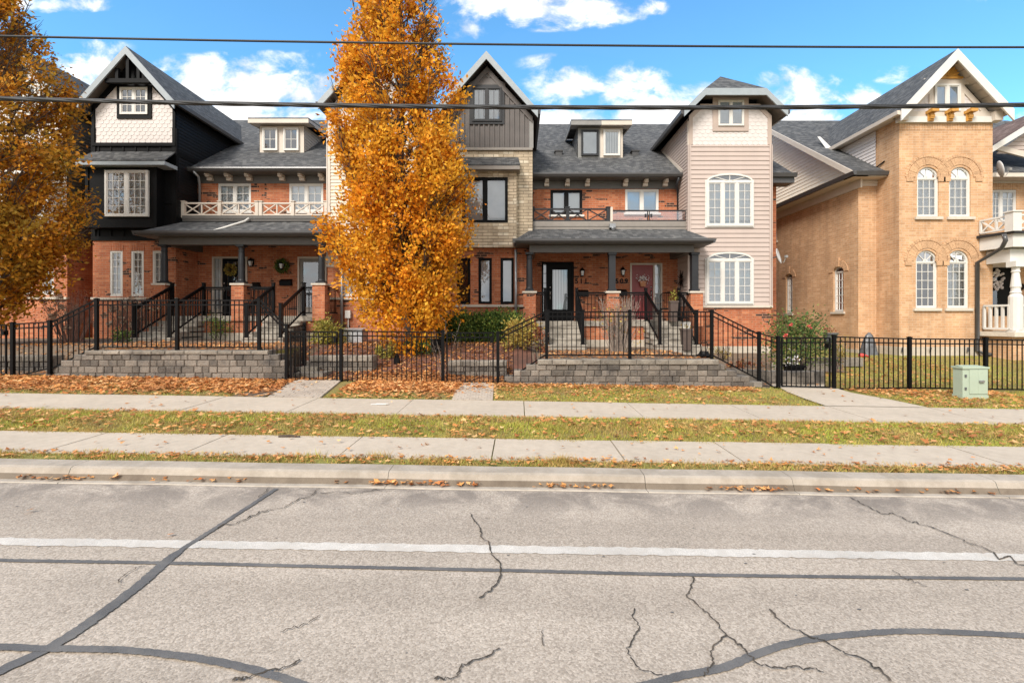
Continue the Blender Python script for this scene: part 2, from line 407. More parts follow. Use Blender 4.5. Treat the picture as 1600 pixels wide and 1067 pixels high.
def soup(name, V, k, mat, parent=None):
    """V: (n,k,3) array of separate k-gons in one mesh (leaves, blades)"""
    n = V.shape[0]; P = V.reshape(-1, 3).astype(np.float32)
    org = np.array(ORG[parent.name]) if parent is not None else np.array([P[:, 0].mean(), P[:, 1].mean(), P[:, 2].min()])
    P = P - org.astype(np.float32)
    me = bpy.data.meshes.new(name)
    me.vertices.add(n * k); me.vertices.foreach_set('co', P.ravel())
    me.loops.add(n * k); me.loops.foreach_set('vertex_index', np.arange(n * k, dtype=np.int32))
    me.polygons.add(n); me.polygons.foreach_set('loop_start', np.arange(0, n * k, k, dtype=np.int32))
    me.materials.append(MATS[mat]); me.update(calc_edges=True); me.validate()
    o = bpy.data.objects.new(name, me); C.objects.link(o); ORG[o.name] = Vector(org)
    if parent is not None: o.parent = parent
    else: o.location = org
    return o
def clip(poly, z, keep_above):
    out = []; n = len(poly)
    for i in range(n):
        a, b = poly[i], poly[(i + 1) % n]
        ia = a[1] >= z if keep_above else a[1] <= z; ib = b[1] >= z if keep_above else b[1] <= z
        if ia: out.append(a)
        if ia != ib:
            t = (z - a[1]) / (b[1] - a[1]); out.append((a[0] + t * (b[0] - a[0]), z))
    return out
def siding(mb, pl, poly, lap=.115, out=.02):
    z = min(p[1] for p in poly); zt = max(p[1] for p in poly)
    while z < zt - .005:
        q = clip(clip(poly, z, True), z + lap, False)
        if len(q) >= 3:
            mb.poly([pl.p(u, zz, .004 + out * (1 - (zz - z) / lap)) for u, zz in q])
            us = [u for u, zz in q if abs(zz - z) < 1e-4]
            if len(us) >= 2: mb.poly([pl.p(min(us), z, 0), pl.p(max(us), z, 0), pl.p(max(us), z, .004 + out), pl.p(min(us), z, .004 + out)])
        z += lap
    return mb
def inside(poly, u, z):
    c = False; n = len(poly)
    for i in range(n):
        (x1, y1), (x2, y2) = poly[i], poly[(i + 1) % n]
        if (y1 > z) != (y2 > z) and u < (x2 - x1) * (z - y1) / (y2 - y1) + x1: c = not c
    return c
def scallops(mb, pl, poly, w=.19, h=.13):
    mb.poly([pl.p(u, z, .002) for u, z in poly])
    zs = [p[1] for p in poly]; us = [p[0] for p in poly]
    z = min(zs); r = 0
    while z < max(zs):
        u = min(us) + (w / 2 if r % 2 else 0)
        while u < max(us) + w:
            if all(inside(poly, u + a, z + b) for a, b in ((-w * .45, h * .1), (w * .45, h * .1), (-w * .45, h), (w * .45, h))):
                e = w / 2 - .006; pts = [(u - e, z + h * 1.3, .004), (u - e, z + h * .42, .009)]
                for k in range(1, 6):
                    a = math.pi * k / 6; pts.append((u - e * math.cos(a), z + h * .42 - h * .42 * math.sin(a), .009 + .005 * math.sin(a)))
                pts += [(u + e, z + h * .42, .009), (u + e, z + h * 1.3, .004)]
                mb.poly([pl.p(*q) for q in pts])
                pts2 = pts[1:-1]
                for q, q2 in zip(pts2, pts2[1:]): mb.poly([pl.p(*q), pl.p(*q2), pl.p(q2[0], q2[1], .002), pl.p(q[0], q[1], .002)])
            u += w
        z += h; r += 1
    return mb
def battens(mb, pl, poly, step=.16, w=.03, out=.022):
    mb.poly([pl.p(u, z, .003) for u, z in poly])
    u = min(p[0] for p in poly) + step / 2
    while u < max(p[0] for p in poly) - w:
        lo, hi = None, None; n = len(poly)
        for i in range(n):
            a, b = poly[i], poly[(i + 1) % n]
            if (a[0] - u) * (b[0] - u) <= 0 and abs(a[0] - b[0]) > 1e-6:
                z = a[1] + (u - a[0]) / (b[0] - a[0]) * (b[1] - a[1])
                lo = z if lo is None else min(lo, z); hi = z if hi is None else max(hi, z)
        if lo is not None and hi - lo > .05: mb.pbox(pl, u - w / 2, u + w / 2, lo, hi - .02, .002, out)
        u += step
    return mb
def arc(u0, u1, zs, rise, n=12):
    """points of an arch from (u0,zs) over to (u1,zs)"""
    c, r = (u0 + u1) / 2, (u1 - u0) / 2
    return [(c - r * math.cos(math.pi * k / n), zs + rise * math.sin(math.pi * k / n)) for k in range(n + 1)]
def wall(mb, pl, u0, u1, z0, z1, holes, t=.13):
    """a wall sheet with openings (u0,u1,z0,z1,rise) and their reveals"""
    us = sorted({u0, u1} | {h[0] for h in holes} | {h[1] for h in holes}); zs = sorted({z0, z1} | {h[2] for h in holes} | {h[3] + h[4] for h in holes})
    for a, b in zip(us, us[1:]):
        for c, d in zip(zs, zs[1:]):
            m = ((a + b) / 2, (c + d) / 2)
            if not any(h[0] < m[0] < h[1] and h[2] < m[1] < h[3] + h[4] for h in holes):
                mb.poly([pl.p(a, c), pl.p(b, c), pl.p(b, d), pl.p(a, d)])
    for a, b, c, d, r in holes:
        for P, Q in (((a, c), (b, c)), ((b, c), (b, d)), ((a, d), (a, c))): mb.poly([pl.p(*P), pl.p(*Q), pl.p(*Q, -t), pl.p(*P, -t)])
        if r <= 0: mb.poly([pl.p(b, d), pl.p(a, d), pl.p(a, d, -t), pl.p(b, d, -t)])
        else:
            A = arc(a, b, d, r); h = len(A) // 2
            for P, Q in zip(A, A[1:]): mb.poly([pl.p(*P), pl.p(*Q), pl.p(*Q, -t), pl.p(*P, -t)])
            for P, Q in zip(A[:h + 1], A[1:h + 1]): mb.poly([pl.p(a, d + r), pl.p(*P), pl.p(*Q)])
            for P, Q in zip(A[h:], A[h + 1:]): mb.poly([pl.p(b, d + r), pl.p(*P), pl.p(*Q)])
    return mb
def window(par, pl, u0, u1, z0, z1, fm, sashes=1, grid=None, back='curtain', rise=0, d=.05, deep=False, fw=.055, sill=None, casing=None, glass='glass', ratio=None, label=None, fan=True):
    m = MB(); q = pl.p
    a, b = d - .07, d + .025
    m.pbox(pl, u0, u0 + fw, z0, z1, a, b); m.pbox(pl, u1 - fw, u1, z0, z1, a, b)
    m.pbox(pl, u0 + fw, u1 - fw, z0, z0 + fw, a, b)
    m.pbox(pl, u0 + fw, u1 - fw, z1 - fw, z1, a, b - (.002 if rise else 0))
    iu0, iu1, iz0, iz1 = u0 + fw, u1 - fw, z0 + fw, z1 - fw
    cuts = [iu0 + (iu1 - iu0) * k / sashes for k in range(sashes + 1)] if not ratio else [iu0 + (iu1 - iu0) * k for k in ratio]
    mw = fw * .8
    for c in cuts[1:-1]: m.pbox(pl, c - mw, c + mw, iz0, iz1, a, b - .006)
    for k in range(len(cuts) - 1):
        s0 = cuts[k] + (mw if k else 0); s1 = cuts[k + 1] - (mw if k < len(cuts) - 2 else 0)
        t = .028
        for (p0, p1, p2, p3) in ((s0, s0 + t, iz0, iz1), (s1 - t, s1, iz0, iz1), (s0 + t, s1 - t, iz0, iz0 + t), (s0 + t, s1 - t, iz1 - t, iz1)):
            m.pbox(pl, p0, p1, p2, p3, a, b - .018)
        if grid:
            nx, ny = grid
            for i in range(1, nx):
                u = s0 + (s1 - s0) * i / nx; m.pbox(pl, u - .009, u + .009, iz0 + t, iz1 - t, d - .008, d + .004)
            for j in range(1, ny):
                z = iz0 + (iz1 - iz0) * j / ny; m.pbox(pl, s0 + t, s1 - t, z - .009, z + .009, d - .0085, d + .0035)
    if rise:
        A = arc(u0, u1, z1, rise); Bq = arc(u0 + fw, u1 - fw, z1, max(.02, rise - fw))
        for i in range(len(A) - 1):
            m.hexa([q(*A[i], b), q(*A[i + 1], b), q(*Bq[i + 1], b), q(*Bq[i], b), q(*A[i], a), q(*A[i + 1], a), q(*Bq[i + 1], a), q(*Bq[i], a)])
        if fan:
            c = (u0 + u1) / 2
            for k in (3, 6, 9):
                e = Bq[k]; m.bar(q(c, z1, d), q(e[0], e[1], d), .022, .016, up=pl.n)
            if rise > .3:
                r0 = (u1 - u0) * .12; S = arc(c - r0, c + r0, z1, r0 * .9, 6)
                m.poly([q(*s_, d + .006) for s_ in S])
    if casing:
        cw = casing
        m.pbox(pl, u0 - cw, u0, z0 - cw, z1 + cw, a, d - .005); m.pbox(pl, u1, u1 + cw, z0 - cw, z1 + cw, a, d - .005)
        m.pbox(pl, u0, u1, z1, z1 + cw, a, d - .005); m.pbox(pl, u0, u1, z0 - cw, z0, a, d - .005)
    w = m.build('window', fm, par)
    if label: w['label'] = label
    g = MB().poly([q(iu0, iz0, d - .01), q(iu1, iz0, d - .01), q(iu1, iz1, d - .01), q(iu0, iz1, d - .01)])
    if rise: g.poly([q(u, z, d - .01) for u, z in Bq])
    g.build('pane', glass, w)
    bd = d - (.085 if deep else .024)
    if deep == 'room': bd = d - .5
    k = MB().poly([q(u0, z0, bd), q(u1, z0, bd), q(u1, z1, bd), q(u0, z1, bd)])
    nm = 'curtain' if back == 'curtain' else 'blind' if 'blind' in back else 'interior'
    k.build(nm, back, w)
    if rise: MB().poly([q(u, z, bd) for u, z in A]).build('interior', 'dark_interior' if back != 'blind_grey' else back, w)
    if sill: MB().pbox(pl, u0 - .06, u1 + .06, z0 - .07, z0, d - .06, d + .1).build('sill', sill, w)
    return w
def slab(mb, pts, t=.05): return mb.prism(pts, (0, 0, -t))
# ------------------------------------------------------------------ ground
def sst(a, b, x):
    t = min(1, max(0, (x - a) / (b - a))); return t * t * (3 - 2 * t)
PROF = [(-60, 0), (4.60, 0), (4.90, .07), (4.96, .104), (5.10, .118), (6.0, .128), (7.25, .145), (8.5, .165), (10.62, .215)]
def fx(x): return -G * max(-45, min(45, x))
def prof(Y):
    for (a, za), (b, zb) in zip(PROF, PROF[1:]):
        if a <= Y <= b: return za + (zb - za) * (Y - a) / (b - a)
    return PROF[-1][1]
def terr(x, Y):
    """height of the open ground"""
    if Y <= 10.6: return prof(Y) + fx(x)
    g0 = .215 + fx(x)
    wl = sst(-10.2, -9.35, x) * (1 - sst(-5.55, -5.2, x))
    wr = sst(.0, .5, x) * (1 - sst(4.25, 5.1, x))
    z = g0
    if x < -9: z += (.95 - g0) * sst(11.0, 12.0, Y)
    if -6 < x < .6: z += (.92 - g0) * sst(10.9, 13.6, Y)
    if x > 4: z += (.44 - .0 * x - g0) * min(1, max(0, (Y - 10.7) / 5.0)) * sst(4, 5.5, x)
    tl = .915; tr = .70
    z = z * (1 - wl) + tl * wl
    z = z * (1 - wr) + tr * wr
    # stone-edged beds either side of the middle garden and the walk beside the yellow house
    return z
def make_ground():
    S = lambda o: tag(o, kind='structure')
    # far ground, one sheet out to the horizon
    m = MB(); b = 1500
    xs = [-b, -45, 45, b]
    for x0, x1 in zip(xs, xs[1:]):
        for y0, y1 in ((-b, -14), (30, b)):
            m.poly([(x0, y0, fx(x0) - .06), (x1, y0, fx(x1) - .06), (x1, y1, fx(x1) - .06), (x0, y1, fx(x0) - .06)])
        if x0 != -45: m.poly([(x0, -14, fx(x0) - .06), (x1, -14, fx(x1) - .06), (x1, 30, fx(x1) - .06), (x0, 30, fx(x0) - .06)])
    # verge strips and yards as a height field joined to it
    xs = [-45, -30, -22] + [-18 + .12 * i for i in range(int(38 / .12))] + [22, 30, 45]
    ys = [4.88, 4.96, 5.1, 5.5, 6.0, 6.4, 6.8, 7.25, 7.9, 8.5, 9.2, 9.9, 10.3, 10.6] 
    ys2 = [10.601] + [10.62 + .14 * i for i in range(60)] + [20, 24, 30.0]
    for yy in (ys + ys2,):
        k = len(m.v)
        for y in yy:
            for x in xs: m.v.append((x, y, terr(x, y) + .03 * (sst(6, 6.6, y) * (1 - sst(6.7, 7.25, y))) ))
        n = len(xs)
        for j in range(len(yy) - 1):
            for i in range(n - 1): m.f.append((k + j * n + i, k + j * n + i + 1, k + (j + 1) * n + i + 1, k + (j + 1) * n + i))
    S(m.build('ground', 'turf'))
    # road
    m = MB()
    for x0, x1 in zip(range(-45, 45, 5), range(-40, 46, 5)):
        m.poly([(x0, -14, fx(x0)), (x1, -14, fx(x1)), (x1, 4.60, fx(x1)), (x0, 4.60, fx(x0))])
    S(m.build('road', 'asphalt'))
    m = MB(); yA, yB = 3.365, 3.478; x = -12
    top, bot = [], []
    while x < 12:
        top.append((x, yB + random.uniform(-.011, .008), fx(x) + .004)); bot.append((x, yA + random.uniform(-.008, .011), fx(x) + .004)); x += .04
    for a, b_, c, d in zip(bot, bot[1:], top[1:], top): m.poly([a, b_, c, d])
    S(m.build('road_line', 'white_line'))
    # gutter and kerb: cast in lengths
    g, kb, kf = MB(), MB(), MB(); x = -30.0; cuts = [-30, -16, -13, X(108, 4.7), X(606, 4.7), X(1008, 4.7), X(1240, 4.7), X(1560, 4.7), 8, 12, 30]
    for a, b_ in zip(cuts, cuts[1:]):
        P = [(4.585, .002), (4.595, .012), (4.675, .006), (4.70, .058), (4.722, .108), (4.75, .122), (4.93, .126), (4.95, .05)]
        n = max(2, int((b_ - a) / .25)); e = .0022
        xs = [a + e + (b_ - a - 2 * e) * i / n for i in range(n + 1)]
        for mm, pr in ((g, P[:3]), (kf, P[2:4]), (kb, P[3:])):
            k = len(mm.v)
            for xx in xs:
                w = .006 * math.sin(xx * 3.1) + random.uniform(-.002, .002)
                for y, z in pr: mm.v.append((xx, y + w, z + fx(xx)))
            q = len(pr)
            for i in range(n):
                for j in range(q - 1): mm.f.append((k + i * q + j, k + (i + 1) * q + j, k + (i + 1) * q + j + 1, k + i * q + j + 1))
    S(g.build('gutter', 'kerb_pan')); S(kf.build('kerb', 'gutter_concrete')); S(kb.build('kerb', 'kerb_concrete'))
    # two concrete walks, slab by slab
    def walk(name, joints, y0, y1, z0, z1):
        m = MB()
        for a, b_ in zip(joints, joints[1:]):
            e = .007; dz = random.uniform(-.004, .004)
            m.hexa([(a + e, y0, z0 - .1 + fx(a)), (b_ - e, y0, z0 - .1 + fx(b_)), (b_ - e, y1, z1 - .1 + fx(b_)), (a + e, y1, z1 - .1 + fx(a)),
                    (a + e, y0, z0 + .022 + dz + fx(a)), (b_ - e, y0, z0 + .022 + dz + fx(b_)), (b_ - e, y1, z1 + .022 + dz + fx(b_)), (a + e, y1, z1 + .022 + dz + fx(a))])
        S(m.build(name, 'concrete_walk'))
    jl = [X(p, 5.55) for p in (-700, -430, -220, -60, 120, 322, 548, 771, 965, 1138, 1332, 1530, 1720, 1900, 2080, 2300)]
    walk('sidewalk', jl, 5.16, 5.97, .118, .128)
    ju = [X(p, 7.85) for p in (-420, -230, -50, 120, 318, 473, 633, 819, 993, 1166, 1330, 1500, 1670, 1840, 2010, 2200)]
    walk('sidewalk', ju, 7.28, 8.47, .146, .165)
    # the walk that forks off to the yellow house
    path = [((1215, 1301), 10.6), ((1230, 1330), 9.9), ((1255, 1390), 9.2), ((1290, 1450), 8.49)]
    m = MB()
    for (pa, ya), (pb, yb) in zip(path, path[1:]):
        P = [(X(pa[0], ya), ya), (X(pa[1], ya), ya), (X(pb[1], yb), yb), (X(pb[0], yb), yb)]
        m.poly([(x, y, terr(x, y) + .024) for x, y in P])
    for ya, yb in ((10.6, 11.2), (11.2, 12.4), (12.4, 14)):
        P = [(X(1205, ya), ya), (X(1290, ya), ya), (X(1290, yb), yb), (X(1205, yb), yb)]
        m.poly([(x, y, terr(x, y) + .024) for x, y in P])
    S(m.build('path', 'concrete_walk'))
    # paver paths at the two gates, with a soil border
    def pavers(quad):
        m = MB(); A, B_, Cc, D = [Vector((X(p, y), y, 0)) for p, y in quad]; nr, nc = 14, 7
        for r in range(nr):
            for c in range(nc):
                s0, s1 = (c + (.5 if r % 2 else 0)) / nc, (c + 1 + (.5 if r % 2 else 0)) / nc
                if s1 > 1.01: s1 = 1
                t0, t1 = r / nr, (r + 1) / nr; e = .003
                def at(s, t):
                    p = (A * (1 - s) + B_ * s) * (1 - t) + (D * (1 - s) + Cc * s) * t; return p
                P = [at(s0 + e, t0 + e * .5), at(s1 - e, t0 + e * .5), at(s1 - e, t1 - e * .5), at(s0 + e, t1 - e * .5)]
                h = .028 + random.uniform(-.004, .004)
                for p in P: p.z = terr(p.x, p.y) + h
                m.prism(P, (0, 0, -.05))
        return S(m.build('path', 'paver'))
    pavers([(418, 8.49), (500, 8.49), (533, 10.45), (462, 10.45)])
    pavers([(706, 8.49), (770, 8.49), (772, 10.45), (714, 10.45)])
    def bed(name, mat, outline, lift=.02, step=.16):
        """a patch of ground cover that follows the terrain inside an outline in (x, y)"""
        m = MB(); xs = [p[0] for p in outline]; ys = [p[1] for p in outline]
        x = min(xs)
        while x < max(xs):
            y = min(ys)
            while y < max(ys):
                if inside(outline, x + step / 2, y + step / 2):
                    m.poly([(a, b_, terr(a, b_) + lift) for a, b_ in ((x, y), (x + step, y), (x + step, y + step), (x, y + step))])
                y += step
            x += step
        return S(m.build(name, mat))
    bed('soil', 'mulch', [(-5.2, 10.62), (.42, 10.62), (.42, 16.2), (-6.6, 16.2), (-5.4, 12)])
    bed('soil', 'soil', [(-10.4, 10.8), (-5.2, 10.8), (-5.4, 15.7), (-19, 16.3), (-19, 10.62), (-9.9, 10.62)])
    bed('soil', 'soil', [(.35, 10.8), (4.6, 10.62), (5.6, 10.62), (5.75, 11.5), (6.3, 12.5), (8.6, 12.5), (8.8, 16.4), (.4, 16.4)])
    bed('soil', 'soil', [(-5.1, 8.5), (-4.55, 8.5), (-4.1, 10.3), (-4.9, 10.5)][::-1], .018, .08)
    # ---------- tar seals and cracks, lying on the asphalt
    def ribbon(mm, pts, w, jag, zz, step=.014, jw=.13):
        P = [on_ground(*p) for p in pts]; W = w if hasattr(w, '__len__') else [w] * len(P)
        L, Rr = [], []
        for i in range(len(P) - 1):
            n = max(1, int((P[i + 1] - P[i]).length / step))
            for k in range(n + (1 if i == len(P) - 2 else 0)):
                t = k / n; p = P[i].lerp(P[i + 1], t); ww = W[i] + (W[i + 1] - W[i]) * t
                d = (P[min(i + 1, len(P) - 1)] - P[i]).normalized(); r = Vector((d.y, -d.x, 0))
                p = p + r * random.uniform(-jag, jag) * .5
                L.append(p - r * ww / 2 * random.uniform(1 - jw, 1 + jw)); Rr.append(p + r * ww / 2 * random.uniform(1 - jw, 1 + jw))
        for i in range(len(L) - 1):
            mm.poly([(q.x, q.y, fx(q.x) + zz) for q in (L[i], Rr[i], Rr[i + 1], L[i + 1])])
    def smooth(pts, n=6):
        out = []
        for i in range(len(pts) - 1):
            p0, p1, p2, p3 = pts[max(i - 1, 0)], pts[i], pts[i + 1], pts[min(i + 2, len(pts) - 1)]
            for k in range(n):
                t = k / n
                out.append(tuple(.5 * (2 * b_ + (c - a) * t + (2 * a - 5 * b_ + 4 * c - d) * t * t + (3 * b_ - a - 3 * c + d) * t ** 3) for a, b_, c, d in zip(p0, p1, p2, p3)))
        return out + [pts[-1]]
    def wander(pts, n=5):
        out = []; rr = random.Random(len(pts))
        for a, b_ in zip(pts, pts[1:]):
            L_ = math.hypot(b_[0] - a[0], b_[1] - a[1])
            for k in range(n): t = k / n; out.append((a[0] + (b_[0] - a[0]) * t + rr.gauss(0, L_ * .06), a[1] + (b_[1] - a[1]) * t + rr.gauss(0, L_ * .05)))
        return out + [pts[-1]]
    s = MB()
    ribbon(s, smooth([(-700, 862), (-160, 872), (0, 876), (250, 880), (520, 886), (800, 892), (1100, 899), (1600, 905), (1760, 907), (2400, 917)]), .038, .003, .006)
    s2 = MB(); ribbon(s2, smooth([(432, 764), (395, 788), (330, 830), (272, 868), (205, 925), (100, 1000), (20, 1040), (-120, 1105)]), [.042] * 18 + [.072] * 25, .004, .0075)
    s3 = MB(); ribbon(s3, smooth([(-700, 1000), (-300, 1012), (-20, 1012), (60, 1015), (200, 1018), (330, 1034), (430, 1058), (520, 1092)]), .044, .003, .009)
    s4 = MB(); ribbon(s4, smooth([(960, 1086), (1060, 1058), (1130, 1044), (1185, 1022), (1240, 1005), (1320, 993), (1430, 987), (1600, 994), (1760, 1004), (2300, 1030)]), .046, .003, .006)
    for q in (s, s2, s3, s4): S(q.build('tar_seal', 'tar_seal'))
    c = MB()
    for pts, w in (([(735, 803), (741, 815), (750, 826), (753, 840), (765, 852), (766, 868), (780, 880), (783, 896), (776, 912), (762, 926), (748, 936)], .016),
                   ([(1084, 903), (1080, 920), (1074, 933), (1090, 946), (1103, 958), (1120, 974), (1137, 996), (1155, 1008), (1168, 1021)], .018),
                   ([(1136, 996), (1118, 1008), (1110, 1020), (1113, 1038), (1100, 1060)], .014), ([(1165, 1022), (1190, 1040), (1215, 1047), (1240, 1043), (1270, 1048), (1288, 1053)], .014),
                   ([(991, 950), (989, 966), (1000, 980), (992, 995), (980, 1015), (986, 1032), (1000, 1048), (1035, 1056)], .011),
                   ([(1203, 953), (1216, 970), (1232, 980), (1262, 994), (1285, 1002), (1310, 1017), (1345, 1030), (1372, 1045), (1392, 1066)], .018),
                   ([(1330, 778), (1350, 790), (1372, 800), (1410, 808), (1445, 822), (1500, 842), (1530, 855), (1570, 872), (1620, 892)], .018),
                   ([(500, 763), (484, 776), (462, 784), (436, 796), (410, 800), (385, 812), (340, 826)], .016), ([(500, 768), (560, 771), (610, 768)], .012), ([(420, 762), (412, 772), (404, 778)], .012),
                   ([(783, 1017), (755, 1030), (722, 1040), (712, 1058), (680, 1064)], .016), ([(470, 1034), (452, 1043), (430, 1048), (395, 1056), (365, 1066)], .018),
                   ([(500, 962), (486, 972), (466, 981), (438, 990)], .009), ([(1395, 892), (1408, 902), (1430, 911), (1448, 918)], .009), ([(848, 985), (846, 1000), (850, 1012)], .008), ([(222, 884), (200, 895), (185, 912)], .012)):
        ribbon(c, wander(pts), [w * random.uniform(.3, .85) for _ in wander(pts)], .004, .0105, .012, .35)
    S(c.build('road_crack', 'crack'))
    c = MB(); 
    for _ in range(22):
        Y = random.uniform(2.2, 4.5); x = random.uniform(-1.1, 1.1) * Y; a = random.uniform(0, 6.28); r = random.uniform(.004, .018)
        c.poly([(x + r * random.uniform(.5, 1) * math.cos(a + k), Y + r * .6 * random.uniform(.5, 1) * math.sin(a + k), fx(x) + .005) for k in (0, 1.2, 2.5, 3.8, 5)])
    S(c.build('road_patches', 'tar_seal'))
    return bed
def block_wall(name, label, rows, cap_rows, Y0, Y1, mat='block_a', group=None):
    """a dry laid wall of split-faced blocks; rows: (x0, x1, z0, z1)"""
    m, cp = MB(), MB()
    for i, (x0, x1, z0, z1) in enumerate(rows):
        cap = i in cap_rows; mm = cp if cap else m; x = x0
        while x < x1 - .02:
            w = min(x1 - x, random.choice((.15, .18, .22, .27)) if not cap else random.uniform(.28, .42))
            if x1 - x - w < .08: w = x1 - x
            d = random.uniform(-.012, .008) - (.03 if cap else 0)
            e = .004
            # chamfered, slightly rough front
            j = lambda: random.uniform(-.004, .004)
            f = Y0 + d; ch = .014
            mm.hexa([(x + e, f + ch, z0 + e + j()), (x + w - e, f + ch, z0 + e + j()), (x + w - e, Y1, z0 + e), (x + e, Y1, z0 + e),
                     (x + e, f + ch, z1 + j()), (x + w - e, f + ch, z1 + j()), (x + w - e, Y1, z1), (x + e, Y1, z1)])
            mm.hexa([(x + e + ch, f + j(), z0 + e + ch), (x + w - e - ch, f + j(), z0 + e + ch), (x + w - e, f + ch, z0 + e), (x + e, f + ch, z0 + e),
                     (x + e + ch, f + j(), z1 - ch), (x + w - e - ch, f + j(), z1 - ch), (x + w - e, f + ch, z1 - .001), (x + e, f + ch, z1 - .001)])
            x += w
    xs0 = sum(r[0] + r[1] for r in rows) / 2 / len(rows); zb = min(r[2] for r in rows)
    t = thing(name, label, 'retaining wall', (xs0, (Y0 + Y1) / 2, zb), group)
    m.build('blocks', mat, t)
    if cp.v: cp.build('cap_stones', 'block_cap', t)
    return t
def make_walls():
    Y0 = 10.45
    zz = lambda p: Z(p, Y0)
    x = lambda p: X(p, Y0)
    # right-hand wall below the 511 / 509 stairs
    rows = []
    y = [(562, 570, 840, 1123), (570, 579, 822, 1133), (579, 588, 803, 1152), (588, 597, 787, 1172), (597, 606, 786, 1192), (606, 616, 788, 1208)]
    for a, b, l, r in y: rows.append((x(l), x(r), zz(b), zz(a)))
    block_wall('block_retaining_wall', 'grey block retaining wall with stepped ends below the porch stairs of the red door', rows, (0,), Y0, 10.8)
    # treads on the stepped ends read as caps too
    rows = []
    y = [(548, 554, 133, 419), (554, 563, 114, 436), (563, 573, 95, 446), (573, 583, 78, 447), (583, 592, 70, 447), (592, 602, 60, 447)]
    for a, b, l, r in y: rows.append((x(l), x(r), zz(b), zz(a)))
    block_wall('block_retaining_wall', 'grey block retaining wall with leaf litter along its foot, in front of the black townhouse', rows, (0,), Y0, 10.8)
    # beds in the middle garden
    def low(label, px0, px1, Yw, py_top, py_bot, n, dep=.3):
        r = []; h = (py_bot - py_top) / n
        for i in range(n): r.append((X(px0, Yw), X(px1, Yw), Z(py_top + (i + 1) * h, Yw), Z(py_top + i * h, Yw)))
        return block_wall('block_retaining_wall', label, r, (0,), Yw, Yw + dep)
    low('low block wall of the flower bed left of the orange tree, behind the gate', 484, 583, 11.5, 556, 592, 4)
    low('low block wall of the leaf strewn bed under the hedge', 700, 792, 11.3, 564, 598, 4)
    low('low block wall at the edge of the bed behind the left corner fence', -60, 82, 11.1, 556, 592, 4)
    # stone stair at the end of the left wall
    m = MB()
    for i, (l, r, yt, Ya) in enumerate(((455, 505, 583, 10.9), (452, 495, 574, 11.3), (450, 487, 565, 11.7), (448, 480, 556, 12.1))):
        m.box(X(l, Ya), X(r, Ya), Ya, Ya + .6, Z(yt, Ya) - .45, Z(yt, Ya))
    t = m.build('garden_steps', 'block_cap'); tag(t, 'rough stone garden steps rising behind the iron gate', 'steps')
    # curved bed wall by the walk of the yellow house
    m = MB(); n = 16; pts = []
    for i in range(n + 1):
        t = i / n
        p, Yc = 1150 + 140 * t, 11.9 - 1.1 * math.sin(math.pi * (.15 + .5 * t)); pts.append((p, Yc))
    for (p0, ya), (p1, yb) in zip(pts, pts[1:]):
        for k, (za, zb_) in enumerate(((603, 594), (594, 585), (585, 578))):
            A, B_ = Vector((X(p0, ya), ya, 0)), Vector((X(p1, yb), yb, 0)); d = B_ - A
            A += d * .02; B_ -= d * .02; o = Vector((.0, random.uniform(-.008, .008), 0)); back = Vector((0, .3, 0))
            z0, z1 = Z(za, 11.2), Z(zb_, 11.2) - .004
            P = [A + o, B_ + o, B_ + back, A + back]
            m.hexa([(q.x, q.y, z0) for q in P] + [(q.x, q.y, z1) for q in P])
    t = m.build('block_retaining_wall', 'block_a'); tag(t, 'curved low block wall holding the rose bed beside the concrete path', 'retaining wall')
    m = MB()
    m.box(X(1262, 13.5), X(1345, 13.5), 13.4, 13.65, .3, Z(559, 13.5)); m.box(X(1255, 12.7), X(1300, 12.7), 12.6, 12.85, .2, Z(568, 12.7))
    tag(m.build('stone_edging', 'block_cap'), 'pale stone steps edging the narrow side path by the yellow house', 'edging')
    m = MB(); m.box(X(1543, 13.2), 16.5, 13.1, 13.3, .1, Z(583, 13.2))
    tag(m.build('stone_edging', 'block_cap'), 'flat stone edging on the lawn behind the green utility box', 'edging')
# ------------------------------------------------------------------ the terrace of townhouses
YM, YT, YE, YR = 17.5, 16.4, 17.0, 23.8
SL = .66
def eave_z(dz): return 6.77 + dz
def roof_y(z, dz): return YE + (z - eave_z(dz)) / SL
def main_roof(h, x0, x1, dz, gut=None, open_end=0):
    ze, zr = eave_z(dz), eave_z(dz) + SL * (YR - YE)
    m = MB(); slab(m, [(x0, YE, ze), (x1, YE, ze), (x1, YR, zr), (x0, YR, zr)], .06)
    slab(m, [(x0, YR, zr), (x1, YR, zr), (x1, 2 * YR - YE, ze), (x0, 2 * YR - YE, ze)], .06)
    r = m.build('roof', 'grey_shingle', h)
    if gut:
        g = MB(); a, b = gut
        g.prism([(a, YE - .1, ze + .0), (a, YE + .03, ze + .0), (a, YE + .03, ze - .13), (a, YE - .06, ze - .13), (a, YE - .11, ze - .05)], (b - a, 0, 0))
        g.build('gutter', 'gutter_dark', r)
        s = MB(); s.box(a, b, YE + .03, YM, ze - .13, ze - .09); s.box(a, b, YM - .03, YM + .05, ze - .42, ze - .135)
        s.build('eave_board', 'dark_taupe', r)
    return r
def body(h, x0, x1, dz, mat='red_brick'):
    """end and back walls so the house is a closed box"""
    m = MB(); ze = eave_z(dz); zr = ze + SL * (YR - YE); yb = 2 * YR - YM
    for x in (x0, x1): m.poly([(x, YM, .1), (x, yb, .1), (x, yb, ze), (x, YR, zr - .1), (x, YM, ze)])
    m.poly([(x0, yb, .1), (x1, yb, .1), (x1, yb, ze), (x0, yb, ze)])
    return m.build('party_wall', mat, h)
